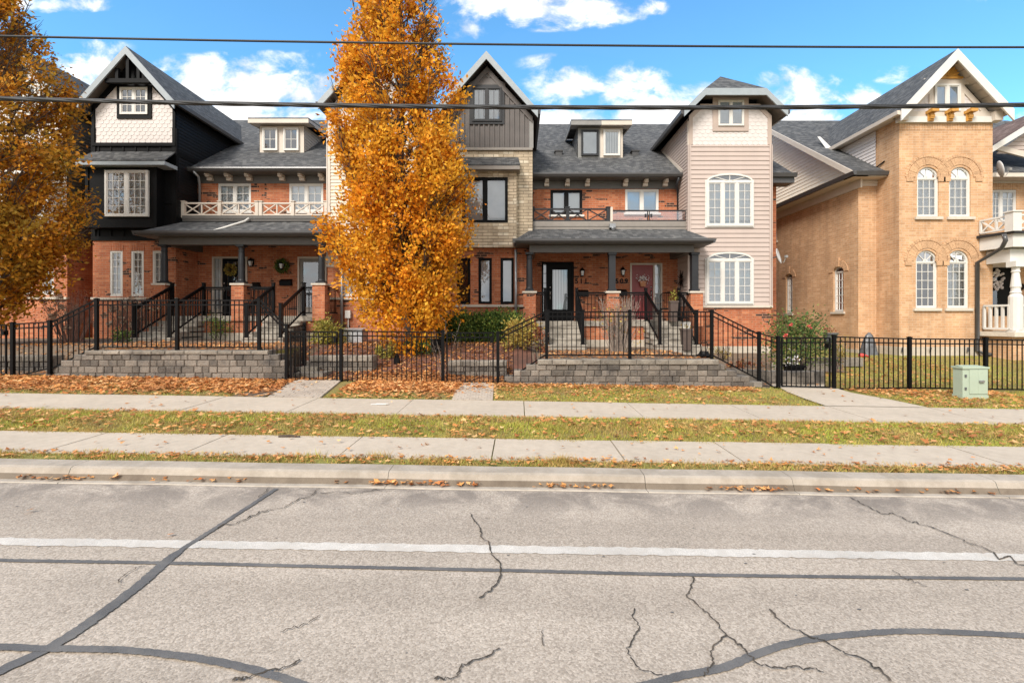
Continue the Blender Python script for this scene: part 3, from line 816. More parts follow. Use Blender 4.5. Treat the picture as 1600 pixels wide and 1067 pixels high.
def gable_roof(h, cx, hs, yo, zt, zp, dz, rake_mat, soff_mat, clipz=None, rake=.28, gutter_sides=(1,), back_snow=True, ytw=YT):
    """a steep tower roof running back into the main slope; zt: eave top, zp: peak"""
    ze = zt; m = MB()
    yb = lambda z: roof_y(z, dz) + .25
    L, Rr, P = cx - hs, cx + hs, cx
    sl = (zp - ze) / hs
    if clipz is None:
        slab(m, [(L, yo, ze), (P, yo, zp), (P, yb(zp), zp), (L, yb(ze), ze)], .05); slab(m, [(P, yo, zp), (Rr, yo, ze), (Rr, yb(ze), ze), (P, yb(zp), zp)], .05)
        outline = [(L, ze), (P, zp), (Rr, ze)]
    else:
        cw = (zp - clipz) / sl; yc = yo + (zp - clipz) / .82
        slab(m, [(L, yo, ze), (P - cw, yo, clipz), (P, yc, zp), (P, yb(zp), zp), (L, yb(ze), ze)], .05)
        slab(m, [(P + cw, yo, clipz), (Rr, yo, ze), (Rr, yb(ze), ze), (P, yb(zp), zp), (P, yc, zp)], .05)
        slab(m, [(P - cw, yo, clipz), (P + cw, yo, clipz), (P, yc, zp)], .05)
        outline = [(L, ze), (P - cw, clipz), (P + cw, clipz), (Rr, ze)]
    r = m.build('gable_roof', 'grey_shingle', h)
    # boards along the edge
    b = MB()
    for (u0, z0), (u1, z1) in zip(outline, outline[1:]):
        b.prism([(u0, yo - .035, z0 - .012), (u1, yo - .035, z1 - .012), (u1, yo - .035, z1 - rake), (u0, yo - .035, z0 - rake)], (0, .05, 0))
    b.build('rake_board', rake_mat, r)
    s = MB()
    for (u0, z0), (u1, z1) in zip(outline, outline[1:]):
        ya = yo + .016
        e0, e1 = (roof_y(z0, dz) if u0 in (L, Rr) else ytw + .1), (roof_y(z1, dz) if u1 in (L, Rr) else ytw + .1)
        s.prism([(u0, ya, z0 - .062), (u1, ya, z1 - .062), (u1, e1, z1 - .062), (u0, e0, z0 - .062)], (0, 0, -.07))
    s.build('soffit', soff_mat, r)
    g = MB()
    for sd in (-1, 1):
        x = cx + sd * hs
        g.prism([(x + sd * .004, yo + .02, ze - .005), (x + sd * .1, yo + .02, ze - .005), (x + sd * .09, yo + .02, ze - .13), (x + sd * .004, yo + .02, ze - .15)], (0, roof_y(ze, dz) - yo - .02, 0))
    g.build('gutter', 'gutter_dark', r)
    return r
def tower_gable_poly(cx, hw, z0, hs, ze, zp, drop, clipz=None):
    sl = (zp - ze) / hs
    zs = zp - drop - hw * sl
    if clipz is None: return [(cx - hw, z0), (cx + hw, z0), (cx + hw, zs), (cx, zp - drop), (cx - hw, zs)]
    cz = clipz - drop; cw = (zp - drop - cz) / sl
    return [(cx - hw, z0), (cx + hw, z0), (cx + hw, zs), (cx + cw, cz), (cx - cw, cz), (cx - hw, zs)]
def tower_sides(h, x0, x1, z0, z1, mat_lo, zsplit, mat_hi, dz, hi_siding=True):
    """the two return walls of a tower, running back to the main wall and up to the main roof"""
    for x, sg in ((x0, -1), (x1, 1)):
        pl = SP(x, sg); m = MB()
        if zsplit > z0:
            m.poly([pl.p(YT, z0), pl.p(YM, z0), pl.p(YM, zsplit), pl.p(YT, zsplit)]); m.build('side_wall', mat_lo, h)
        m = MB(); a = max(zsplit, z0); e = eave_z(dz) - .1
        pl2 = [(YT, a), (YM, a), (YM, e), (YT, e)]
        tri = [(YT, e), (YM, e), (roof_y(z1, dz) + .1, z1), (YT, z1)]
        if hi_siding: siding(m, pl, pl2); siding(m, pl, tri)
        else: m.poly([pl.p(*q) for q in pl2]); m.poly([pl.p(*q) for q in tri])
        m.build('side_siding', mat_hi, h)
def corner_boards(h, x0, x1, z0, z1, mat, w=.1, zmid=None):
    m = MB(); pl = FP(YT)
    for a, b in ((x0, x0 + w), (x1 - w, x1)): m.pbox(pl, a, b, z0, z1, -.01, .034)
    for x, s in ((x0, -1), (x1, 1)): m.pbox(SP(x, s), YT - .034, YT + w * .8, z0, z1, -.01, .034)
    return m.build('corner_board', mat, h)
def pent(h, x0, x1, ybase, yfront, z_top, z_low, fas, fh=.12):
    m = MB(); slab(m, [(x0, yfront, z_low), (x1, yfront, z_low), (x1 - .06, ybase, z_top), (x0 + .06, ybase, z_top)], .04)
    r = m.build('bay_roof', 'grey_shingle', h)
    b = MB(); b.box(x0 + .005, x1 - .005, yfront + .005, ybase, z_low - .04 - fh, z_low - .042); b.build('fascia', fas, r)
def downpipe(h, pts, mat='galvanised', r=.045, name='downpipe'):
    return MB().tube(pts, r, 8).build(name, mat, h, smooth=True)
def digits(h, s, x, z, Y, size, mat='black_metal'):
    cu = bpy.data.curves.new('house_number', 'FONT'); cu.body = s; cu.size = size; cu.extrude = .012; cu.align_x = 'CENTER'; cu.space_character = 1.35; cu.offset = .006
    t = bpy.data.objects.new('tmp', cu); C.objects.link(t)
    dg = bpy.context.evaluated_depsgraph_get(); me = bpy.data.meshes.new_from_object(t.evaluated_get(dg))
    bpy.data.objects.remove(t); 
    o = bpy.data.objects.new('house_number', me); C.objects.link(o); me.materials.clear(); me.materials.append(MATS[mat])
    o.parent = h; o.rotation_euler = (R(90), 0, 0); o.location = Vector((x, Y - .03, z)) - ORG[h.name]; return o
def lantern(h, x, z, Y):
    m = MB(); m.box(x - .05, x + .05, Y - .03, Y, z - .05, z + .17); m.tube([(x, Y - .02, z + .12), (x, Y - .1, z + .2), (x, Y - .16, z + .17)], .012, 6)
    m.lathe((x, Y - .16, z), [(.02, -.14), (.06, -.11), (.062, -.1)], 8); m.lathe((x, Y - .16, z), [(.105, .07), (.06, .13), (.015, .19)], 8)
    for k in range(4):
        a = k * math.pi / 2 + .78; m.bar((x + .062 * math.cos(a), Y - .16 + .062 * math.sin(a), z - .1), (x + .095 * math.cos(a), Y - .16 + .095 * math.sin(a), z + .07), .012)
    o = m.build('wall_lantern', 'black_metal', h)
    MB().lathe((x, Y - .16, z), [(.045, -.1), (.075, .068)], 8).build('lamp_glass', 'blind_white', o)
def mailbox(h, x, z, Y, w=.36):
    m = MB(); m.box(x - w / 2, x + w / 2, Y - .13, Y - .002, z - .1, z + .06)
    m.prism([(x - w / 2, Y - .15, z + .055), (x - w / 2, Y, z + .14), (x - w / 2, Y, z + .1), (x - w / 2, Y - .15, z + .02)], (w, 0, 0)); m.build('mailbox', 'black_metal', h)
def rail_seg(m, a, b, hgt=.92, picks=.115, foot=.1, rw=.05, pk=.02):
    """metal railing between two floor points a, b (bottoms)"""
    a, b = Vector(a), Vector(b); up = Vector((0, 0, 1))
    m.bar(a + up * hgt, b + up * hgt, rw, .055); m.bar(a + up * (hgt - .06), b + up * (hgt - .06), .03, .03); m.bar(a + up * foot, b + up * foot, .04, .04)
    n = max(2, int((b - a).to_2d().length / picks))
    for i in range(1, n):
        p = a.lerp(b, i / n); m.bar(p + up * foot, p + up * (hgt - .05), pk, pk)
def rail_post(m, p, h, w=.085):
    p = Vector(p); m.box(p.x - w / 2, p.x + w / 2, p.y - w / 2, p.y + w / 2, p.z, p.z + h)
    e = w / 2 + .012; m.box(p.x - e, p.x + e, p.y - e, p.y + e, p.z + h, p.z + h + .025); e = w / 2 + .03; m.box(p.x - e, p.x + e, p.y - e, p.y + e, p.z - .0, p.z + .018)
def stairs(h, x0, x1, zt, zb, yt=15.55, yb=14.05):
    """cast concrete steps with an iron railing either side"""
    n = 5; m = MB(); r = (zt - zb) / n; t = (yt - yb) / (n - 1)
    for i in range(n - 1):
        y = yb + i * t; z = zb + r * (i + 1)
        m.box(x0 - .1, x1 + .1, y, yt + .02, zb - .25 if i == 0 else z - r + .001, z - .045); m.box(x0 - .12, x1 + .12, y - .025, min(y + t + .03, yt + .02), z - .045, z)
    s = m.build('front_steps', 'step_concrete', h)
    for x in (x0, x1):
        k = MB(); rail_post(k, (x, yb + .08, zb + r), 1.0); rail_post(k, (x, yt + .12, zt), 1.06)
        rail_seg(k, (x, yb + .12, zb + r + .04), (x, yt + .08, zt + .1), .85, .115, .06); k.build('stair_railing', 'black_metal', s)
    return s
def porch(h, x0, x1, dz, post_x, square, party_at, stair, post_mat, beam_mat, zfloor, zg, hip):
    """half of a shared porch: party_at is the x of the party line; hip = -1 / +1 tells the outer end"""
    yg, yt_ = 15.3, 16.6; zl, zh = 4.15 + dz, 4.72 + dz
    gx0, gx1, tx0, tx1 = x0, x1, x0, x1
    if hip < 0: tx0 = x0 + .55
    else: tx1 = x1 - .45
    m = MB(); slab(m, [(gx0, yg, zl), (gx1, yg, zl), (tx1, yt_, zh), (tx0, yt_, zh)], .05)
    if hip < 0: slab(m, [(gx0, yg, zl), (tx0, yt_, zh), (gx0, YT - .02, zl)], .05)
    else: slab(m, [(gx1, yg, zl), (gx1, YT - .02, zl), (tx1, yt_, zh)], .05)
    r = m.build('porch_roof', 'grey_shingle', h)
    g = MB(); a, b = x0, x1
    g.prism([(a, yg - .11, zl + .02), (a, yg + .02, zl + .02), (a, yg + .02, zl - .11), (a, yg - .06, zl - .11), (a, yg - .11, zl - .05)], (b - a, 0, 0))
    e = gx0 if hip < 0 else gx1; sd = hip
    g.prism([(e - .0 * sd, yg - .105, zl + .018), (e + .1 * sd, yg - .105, zl + .018), (e + .05 * sd, yg - .105, zl - .112), (e, yg - .105, zl - .112)], (0, YT - yg + .06, 0))
    g.build('gutter', 'gutter_dark', r)
    s = MB(); s.box(a + (0.02 if hip < 0 else 0), b - (.02 if hip > 0 else 0), yg + .02, YM - .02, zl - .125, zl - .085); s.build('soffit', 'dark_taupe', r)
    bb = MB(); ins = .46
    ba, be = (a + ins, b) if hip < 0 else (a, b - ins)
    bb.box(ba, be, 15.62, 15.84, zl - .36, zl - .13)
    ex = ba if hip < 0 else be
    bb.box(min(ex, ex - .2 * sd), max(ex, ex - .2 * sd), 15.841, YM, zl - .361, zl - .13)
    bb.build('porch_beam', beam_mat, r)
    f = MB(); f.box(a + (.5 if hip < 0 else 0), b - (.42 if hip > 0 else 0), 15.5, YM - .01, zfloor - .16, zfloor); f.build('porch_floor', 'step_concrete', h)
    wl = MB(); wa, wb = (a + .52, b) if hip < 0 else (a, b - .44); wl.poly([(wa, 15.56, zg + .25), (wb, 15.56, zg + .25), (wb, 15.56, zfloor - .16), (wa, 15.56, zfloor - .16)]); wl.build('porch_base', 'red_brick', h)
    wl = MB(); wl.box(wa, wb, 15.53, 15.9, zg - .3, zg + .25); wl.build('foundation', 'foundation', h)
    zc = 2.46 + (zfloor - 1.55) * 1.5
    for px_, sq in zip(post_x, square):
        p = MB(); p.box(px_ - .2, px_ + .2, 15.5 - .012, 15.9, zfloor - .16, zc); pier = p.build('pier', 'red_brick', h)
        MB().box(px_ - .235, px_ + .235, 15.455, 15.935, zc, zc + .06).build('cap_stone', 'stone_cap', pier)
        c = MB(); zb, zt = zc + .06, zl - .36; 
        if sq:
            w = .105; c.box(px_ - w, px_ + w, 15.73 - w, 15.73 + w, zb + .08, zt - .08)
            for q0, q1 in ((zb, zb + .08), (zt - .08, zt)): c.box(px_ - w - .03, px_ + w + .03, 15.73 - w - .03, 15.73 + w + .03, q0, q1)
        else:
            c.box(px_ - .14, px_ + .14, 15.59, 15.87, zb, zb + .07); c.box(px_ - .13, px_ + .13, 15.6, 15.86, zt - .06, zt)
            hh = zt - zb; c.lathe((px_, 15.73, zb), [(.12, .07), (.125, .1), (.105, .14), (.1, hh * .6), (.088, hh * .82), (.1, hh * .83), (.1, hh * .85), (.088, hh * .86), (.09, hh - .1), (.115, hh - .06)], 16)
        c.build('porch_column', post_mat, h)
    return r
def x_rail(h, x0, x1, z0, z1, posts, mat, Y=16.66, bay=None):
    m = MB(); c = .045
    m.bar((x0, Y, z1), (x1, Y, z1), .07, .05); m.bar((x0, Y, z0), (x1, Y, z0), .06, .045)
    P = sorted(posts)
    for a, b in zip(P, P[1:]):
        n = 2
        for k in range(n):
            u0, u1 = a + (b - a) * k / n, a + (b - a) * (k + 1) / n
            m.bar((u0, Y, z0), (u1, Y, z1), .035, .04, up=(0, 1, 0)); m.bar((u0, Y + .02, z1), (u1, Y + .02, z0), .035, .04, up=(0, 1, 0))
            if k: m.bar((u0, Y, z0), (u0, Y, z1), .04, .04, up=(0, 1, 0))
    for p in P:
        m.box(p - .055, p + .055, Y - .055, Y + .055, z0 - .1, z1 + .05); m.box(p - .075, p + .075, Y - .075, Y + .075, z1 + .05, z1 + .08)
    return m.build('balcony_railing', mat, h)
def panel_door(h, u0, u1, z0, z1, mat, Y=YM, glass=None, panels=True, knob=1, frame=None, side=None, fmat='black_paint'):
    pl = FP(Y); m = MB(); fr = MB()
    a, b = u0, u1
    ju = .06
    if side: (a if side[0] < u0 else b)
    f0, f1 = (min(u0, side[0]) - ju, max(u1, side[1]) + ju) if side else (u0 - ju, u1 + ju)
    fr.pbox(pl, f0, f0 + ju - .002, z0, z1 + ju, -.1, .03); fr.pbox(pl, f1 - ju + .002, f1, z0, z1 + ju, -.1, .03); fr.pbox(pl, f0 + ju - .002, f1 - ju + .002, z1 + .002, z1 + ju, -.1, .03)
    if side:
        c0, c1 = (side[1], u0) if side[0] < u0 else (u1, side[0]); fr.pbox(pl, c0, c1, z0, z1, -.1, .02)
        fr.pbox(pl, side[0], side[1], z0, z0 + .25, -.08, .0)
        for k in range(1, 5):
            z = z0 + .25 + (z1 - z0 - .25) * k / 5; fr.pbox(pl, side[0], side[1], z - .008, z + .008, -.06, -.03)
    fr.pbox(pl, f0, f1, z0 - .05, z0, -.1, .06)
    fo = fr.build('door_frame', fmat, h)
    if side:
        MB().poly([pl.p(side[0], z0 + .25, -.045), pl.p(side[1], z0 + .25, -.045), pl.p(side[1], z1, -.045), pl.p(side[0], z1, -.045)]).build('pane', 'glass', fo)
        MB().poly([pl.p(side[0], z0, -.09), pl.p(side[1], z0, -.09), pl.p(side[1], z1, -.09), pl.p(side[0], z1, -.09)]).build('curtain', 'curtain', fo)
    holes = [glass + (0,)] if glass else []
    wall(m, PL((0, Y + .035, 0), (1, 0, 0), (0, -1, 0)), u0, u1, z0, z1, holes, .04)
    if panels and not glass:
        w = (u1 - u0)
        for i in (0, 1):
            for za, zb in ((.12, .36), (.40, .72), (.77, .93)):
                p0 = u0 + w * (.13 + .41 * i); p1 = p0 + w * .33; q0, q1 = z0 + (z1 - z0) * za, z0 + (z1 - z0) * zb
                m.pbox(pl, p0, p1, q0, q1, -.03, -.022); m.pbox(pl, p0 + .05, p1 - .05, q0 + .05, q1 - .05, -.03, -.014)
    d = m.build('door', mat, h)
    if glass:
        g0, g1, q0, q1 = glass
        k = MB()
        for p in ((g0 - .03, g0 + .01, q0 - .03, q1 + .03), (g1 - .01, g1 + .03, q0 - .03, q1 + .03), (g0 + .01, g1 - .01, q0 - .03, q0 + .01), (g0 + .01, g1 - .01, q1 - .01, q1 + .03)): k.pbox(pl, *p, -.034, -.012)
        k.build('glazing_bead', mat, d)
        MB().poly([pl.p(g0, q0, -.04), pl.p(g1, q0, -.04), pl.p(g1, q1, -.04), pl.p(g0, q1, -.04)]).build('pane', 'glass', d)
        MB().poly([pl.p(g0 - .02, q0 - .02, -.13), pl.p(g1 + .02, q0 - .02, -.13), pl.p(g1 + .02, q1 + .02, -.13), pl.p(g0 - .02, q1 + .02, -.13)]).build('interior', 'curtain' if panels == 'lit' else 'dark_interior', d)
    kx = u1 - .07 if knob > 0 else u0 + .07
    kn = MB(); kn.ball((kx, Y - .03, z0 + .98), .032, .032, .032, 10, 6); kn.box(kx - .018, kx + .018, Y - .01, Y + .034, z0 + .86, z0 + 1.06); kn.box(kx - .02, kx + .02, Y - .0, Y + .034, z0 + 1.14, z0 + 1.22); kn.bar((kx, Y - .03, z0 + .9), (kx, Y - .03, z0 + .72), .02); kn.build('handle', 'steel', d, True)
    return d
def house(name_label, x, dz): return thing('townhouse', name_label, 'townhouse', (x, YT, .9 + dz))
def main_front(h, x0, x1, dz, holes, zb=.8):
    m = MB(); wall(m, FP(YM), x0, x1, zb, eave_z(dz) - .1, holes); return m.build('brick_wall', 'red_brick', h)
def brackets(h, xs, dz, mat='cream_trim'):
    m = MB(); z = eave_z(dz) - .145
    for x in xs: m.box(x - .07, x + .07, YM - .3, YM - .03, z - .1, z + .005); m.box(x - .085, x + .085, YM - .16, YM - .03, z - .2, z - .1); m.box(x - .05, x + .05, YM - .36, YM - .3, z - .06, z)
    m.build('eave_bracket', mat, h)
def base_trim(h, x0, x1, z0, z1, mat, Y=16.6):
    m = MB(); m.box(x0, x1, Y, Y + .9, z0, z1); m.box(x0, x1, Y - .02, Y + .001, (z0 + z1) / 2 - .01, z1 + .02); return m.build('balcony_base', mat, h)
def foundation(h, x0, x1, zf, z0, Y=YT):
    m = MB(); m.box(x0 + .005, x1 - .005, Y + .02, YM + .1, z0, zf); return m.build('foundation', 'foundation', h)
def belt(h, x0, x1, z, Y=YT, mat='stone_cap', d=.06, hh=.08):
    m = MB(); m.box(x0 - .03, x1 + .03, Y - d, Y + .05, z - hh, z); return m.build('sill_course', mat, h)
def soldier(h, u0, u1, z0, z1, Y, mat='red_brick', w=.08):
    """upright bricks over an opening"""
    m = MB(); n = max(1, int((u1 - u0) / w)); s = (u1 - u0) / n
    for i in range(n): m.pbox(FP(Y), u0 + i * s + .004, u0 + (i + 1) * s - .004, z0, z1, -.02, .008 + random.uniform(0, .005))
    return m.build('brick_lintel', mat, h)
# pixel helpers on one plane
def rc(Y, a, b, t, bt): return X(a, Y), X(b, Y), Z(bt, Y), Z(t, Y)
def make_row():
    pt, pm = FP(YT), FP(YM)
    # ============ A: black tower
    dz = .2; h = house('townhouse with black painted tower, white scalloped gable and white latticed windows', -12, dz)
    x0, x1 = X(145, YT), X(275, YT); cx, hw = (x0 + x1) / 2, (x1 - x0) / 2
    hs, yo, zt, zp = 1.62, 16.05, 8.92, 10.74
    gable_roof(h, cx, hs, yo, zt, zp, dz, 'pale_grey_trim', 'soffit_brown')
    zg = Z(224, YT)
    poly = tower_gable_poly(cx, hw, zg, hs, zt, zp, .36)
    scallops(MB(), pt, [(cx - hw + .07, zg), (cx + hw - .07, zg)] + [(u, z) for u, z in poly[2:]]).build('scalloped_gable', 'white_scallop', h)
    wz = Z(190, YT)
    m = MB()   # black trim: frame of the gable, window surround, the truss in the peak
    sl = (zp - zt) / hs
    for sgn in (-1, 1):
        m.pbox(pt, cx + sgn * hw - (.0 if sgn < 0 else .09), cx + sgn * hw + (.09 if sgn < 0 else .0), zg, poly[2][1], .0, .05)
        m.prism([(cx + sgn * hw, YT - .05, poly[2][1] + .1), (cx, YT - .05, zp - .26), (cx, YT - .05, zp - .5), (cx + sgn * hw, YT - .05, poly[2][1] - .12)], (0, .05, 0))
    m.pbox(pt, x0, x1, Z(229, YT), zg, 0, .06)
    wu0, wu1, wz0, wz1 = rc(YT, 189.5, 232.5, 138, 180)
    m.pbox(pt, wu0 - .12, wu1 + .12, wz1, wz1 + .5, 0, .045); m.pbox(pt, wu0 - .12, wu0, wz0 - .14, wz1, 0, .046); m.pbox(pt, wu1, wu1 + .12, wz0 - .14, wz1, 0, .046); m.pbox(pt, wu0, wu1, wz0 - .14, wz0, 0, .046)
    m.build('gable_trim', 'black_paint', h)
    m = MB(); zc = Z(125, yo); m.bar((cx - .75, yo + .1, zc), (cx + .75, yo + .1, zc), .12, .14)
    for u in (-.36, 0, .36): m.bar((cx + u, yo + .1, zc), (cx + u, yo + .1, zp - .3 - abs(u) * sl), .1)
    m.poly([(cx - .8, YT - .06, zc - .07), (cx + .8, YT - .06, zc - .07), (cx, YT - .06, zp - .34)])
    m.build('gable_truss', 'black_paint', h)
    window(h, pt, wu0, wu1, wz0, wz1, 'white_trim', 2, (2, 3), 'dark_interior', d=.05)
    zb, zbr = Z(229, YT), Z(376, YT)
    m = MB(); battens(m, pt, [(x0, zbr), (x1, zbr), (x1, zb), (x0, zb)], .42, .05, .025); m.pbox(pt, x0, x1, zbr, zbr + .14, 0, .045); m.pbox(pt, x0, x1, Z(262, YT), Z(257, YT), 0, .04); m.pbox(pt, x0, x1, Z(318, YT), Z(314, YT), 0, .035); m.build('upper_wall', 'black_paint', h)
    # bay with its own little roof
    bx0, bx1 = x0 + .05, X(243, 16.0); yb = 16.08
    m = MB(); m.box(bx0, bx1, yb, YT, Z(356, yb), Z(252, yb)); bp = FP(yb)
    for u in (bx0 + .05, bx1 - .05): m.pbox(bp, u - .05, u + .05, Z(356, yb), Z(252, yb), 0, .03)
    m.pbox(bp, bx0, bx1, Z(356, yb), Z(348, yb), 0, .032); m.build('bay', 'black_paint', h)
    pent(h, bx0 - .1, X(259, 15.85), YT, 15.8, Z(237, YT), Z(250, 15.8), 'pale_grey_trim')
    window(h, bp, *rc(yb, 166, 233.5, 267, 339), 'white_trim', 2, (3, 5), 'curtain', d=.05, fw=.07)
    # brick ground floor
    zs = Z(466, YT); holes = []; specs = []
    for a, b in ((172, 191.5), (205, 224.5), (238.5, 257)):
        r = rc(YT, a, b, 392, 463); holes.append(r + (0,)); specs.append(r)
    wall(MB(), pt, x0, x1, .5, zbr, holes).build('brick_wall', 'red_brick', h)
    for r in specs: window(h, pt, *r, 'white_trim', 1, (2, 6), 'curtain', d=-.03, deep=True, fw=.06); soldier(h, r[0] - .03, r[1] + .03, r[3], r[3] + .22, YT)
    belt(h, x0, x1, zs + .03); foundation(h, x0, x1, Z(507, YT), .5)
    tower_sides(h, x0, x1, .5, zt - .1, 'red_brick', zbr, 'black_siding', dz)
    corner_boards(h, x0, x1, zbr, zg + .5, 'black_paint', .11)
    m = MB(); p = SP(x1, 1); m.pbox(p, YT + .1, YM, Z(243, YT), Z(235, YT), 0, .03); m.pbox(p, YT, YM, Z(318, YM), Z(312, YM), 0, .03); m.build('side_trim', 'black_paint', h)
    PA = -9.2
    main_roof(h, -15.0, PA, dz, (x1 + .02, PA)); body(h, -15.0, PA - .01, dz)
    # the middle of the house
    w = rc(YM, 341, 392, 287, 331); dr = (X(347, YM), X(384, YM), 1.74, Z(404, YM))
    sd = (X(334.5, YM), X(345.5, YM))
    main_front(h, x1, PA, dz, [w + (0,), (sd[0] - .06, dr[1] + .06, 1.69, dr[3] + .06, 0)])
    window(h, pm, *w, 'white_trim', 2, (2, 3), 'slat_blind', d=-.03, deep=True, fw=.06, sill='white_trim')
    soldier(h, w[0], w[1], w[3], w[3] + .2, YM)
    panel_door(h, *dr, 'black_paint', glass=(dr[0] + .14, dr[1] - .1, dr[2] + .7, dr[3] - .1), knob=-1, side=sd, fmat='cream_trim')
    brackets(h, [X(p, YM) for p in (331, 361, 392)], dz)
    st = (-11.3, -10.27)
    porch(h, -12.16, PA, dz + .05, (-11.6, -9.05 - .02), (0, 0), PA, st, 'charcoal_paint', 'dark_taupe', 1.72, .92, -1)
    s = stairs(h, *st, 1.72, .915)
    k = MB(); rail_seg(k, (st[1], 15.66, 1.72), (-9.26, 15.66, 1.72)); rail_seg(k, (-11.42, 15.66, 1.72), (st[0], 15.66, 1.72)); k.build('porch_railing', 'black_metal', h)
    rz0, rz1 = Z(336, 16.66), Z(318, 16.66)
    x_rail(h, X(287, 16.66), X(402, 16.66), rz0, rz1, [X(p, 16.66) for p in (287, 344, 402)], 'cream_trim'); base_trim(h, X(285, 16.6), PA - .002, 5.0, Z(338, 16.6), 'dark_taupe')
    # dormer, left half
    def dormer(h, px0, px1, dz, wins, wall_mat, roof_side, ptop, pbot):
        yd = 18.7; u0, u1 = X(px0, yd), X(px1, yd); zb = roof_y_inv(yd, dz); ztp = Z(ptop, yd)
        p = FP(yd); m = MB(); wall(m, p, u0, u1, zb - .05, ztp, []); 
        side = SP(u0, -1) if roof_side < 0 else SP(u1, 1)
        yb = roof_y(ztp + .2, dz)
        siding(m, side, [(yd, zb - .05), (yb, ztp + .15), (yd, ztp)][::1], .12)
        m.build('dormer', wall_mat, h)
        s = MB(); yf = yd - .3; zf = ztp + .06; sl = .1; yk = (zf - sl * yf - eave_z(dz) + SL * YE) / (SL - sl) + .1; zk = zf + sl * (yk - yf)
        e0, e1 = (u0 - .3, u1) if roof_side < 0 else (u0, u1 + .3)
        slab(s, [(e0, yf, zf + .14), (e1, yf, zf + .14), (e1, yk, zk + .14), (e0, yk, zk + .14)], .04); r = s.build('dormer_roof', 'grey_shingle', h)
        s = MB(); s.box(e0, e1, yf + .004, yf + .05, zf - .06, zf + .098)
        ex = e0 if roof_side < 0 else e1 - .04
        s.prism([(ex, yf + .05, zf - .06), (ex, yf + .05, zf + .098), (ex, yk, zk + .098), (ex, yk, zk - .06)], (.04, 0, 0)); s.prism([(e0, yf + .05, zf - .02), (e1, yf + .05, zf - .02), (e1, yd + .3, zf + .03), (e0, yd + .3, zf + .03)], (0, 0, -.03)); s.build('fascia', wall_mat, r)
        for (a, b, fm, bk, gr) in wins: window(h, p, *rc(yd, a, b, ptop + 4, pbot - 3), fm, 1, gr, bk, d=.05, fw=.05)
        # flashing skirt
    global dormer_
    dormer_ = dormer
    dormer(h, 406, (406 + 475) / 2, .2, [(411.5, 434.5, 'white_trim', 'dark_interior', (2, 2))], 'cream_trim', -1, 197, 239)
    downpipe(h, [(X(303, YE), YE - .03, eave_z(dz) - .13), (X(307, YE), YE + .1, eave_z(dz) - .28), (X(314, YM), YM - .07, eave_z(dz) - .5), (X(314, YM), YM - .07, 5.1)], 'galvanised')
    downpipe(h, [(-9.3, 16.55, Z(342, 16.6)), (-9.35, 16.4, 4.95), (-9.9, 15.5, 4.44)], 'white_trim', .04, 'roof_drain')
    lantern(h, X(395, YM), Z(412, YM), YM)
    mailbox(h, X(401, YM), Z(447, YM), YM, .3)
    # ============ B: beige tower behind the tree
    h = house('beige siding townhouse with white scalloped gable, mostly hidden behind the orange tree', -6, dz)
    x0, x1 = X(512, YT), -3.53; cx, hw = (x0 + x1) / 2, (x1 - x0) / 2; hs = hw + .18; zt, zp = 8.9, 10.75
    gable_roof(h, cx, hs, yo, zt, zp, dz, 'pale_grey_trim', 'soffit_brown')
    poly = tower_gable_poly(cx, hw, zg, hs, zt, zp, .36); scallops(MB(), pt, poly).build('scalloped_gable', 'white_scallop', h)
    corner_boards(h, x0, x1, zbr - .9, zg + .5, 'cream_trim', .1)
    siding(MB(), pt, [(x0, zbr - .9), (x1, zbr - .9), (x1, zg), (x0, zg)]).build('siding_wall', 'beige_siding', h)
    window(h, pt, cx - .45, cx + .45, wz0, wz1, 'white_trim', 2, (2, 3), 'dark_interior', casing=.12)
    window(h, pt, cx - .75, cx + .75, Z(345, YT), Z(272, YT), 'white_trim', 2, (3, 5), 'curtain', casing=.1)
    zbb = zbr - .9 + .0; holes = []
    for a in (-.75, 0, .75): holes.append((cx + a - .21, cx + a + .21, Z(463, YT), Z(400, YT), 0))
    wall(MB(), pt, x0, x1, .5, zbb, holes).build('brick_wall', 'red_brick', h)
    for r in holes: window(h, pt, *r[:4], 'white_trim', 1, (2, 6), 'curtain', d=-.03, deep=True)
    belt(h, x0, x1, zs + .03); foundation(h, x0, x1, Z(507, YT), .5); tower_sides(h, x0, x1, .5, zt - .1, 'red_brick', zbb, 'beige_siding', dz)
    main_roof(h, PA, -3.06, dz, (PA, x0 - .02)); body(h, PA + .01, -3.06, dz)
    w = rc(YM, 452, 505, 287, 331); dr = (X(468, YM), X(508, YM), 1.74, Z(404, YM))
    main_front(h, PA, x0, dz, [w + (0,), (dr[0] - .06, dr[1] + .06, 1.69, dr[3] + .06, 0)])
    main_front(h, x1, -3.06, dz, [])
    window(h, pm, *w, 'white_trim', 2, (2, 3), 'slat_blind', d=-.03, deep=True, fw=.06, sill='white_trim'); soldier(h, w[0], w[1], w[3], w[3] + .2, YM)
    panel_door(h, *dr, 'taupe', glass=(dr[0] + .1, dr[1] - .1, dr[2] + .3, dr[3] - .12), knob=-1, fmat='cream_trim')
    brackets(h, [X(p, YM) for p in (443, 474, 505)], dz)
    st = (-8.0, -7.0)
    porch(h, PA, -5.95, dz + .05, (-6.45,), (0,), PA, st, 'charcoal_paint', 'dark_taupe', 1.72, .92, 1)
    stairs(h, *st, 1.72, .915)
    k = MB(); rail_seg(k, (-8.84, 15.66, 1.72), (st[0], 15.66, 1.72)); rail_seg(k, (st[1], 15.66, 1.72), (-6.66, 15.66, 1.72)); rail_seg(k, (-6.2, 15.7, 1.72), (-6.2, YT, 1.72)); k.build('porch_railing', 'black_metal', h)
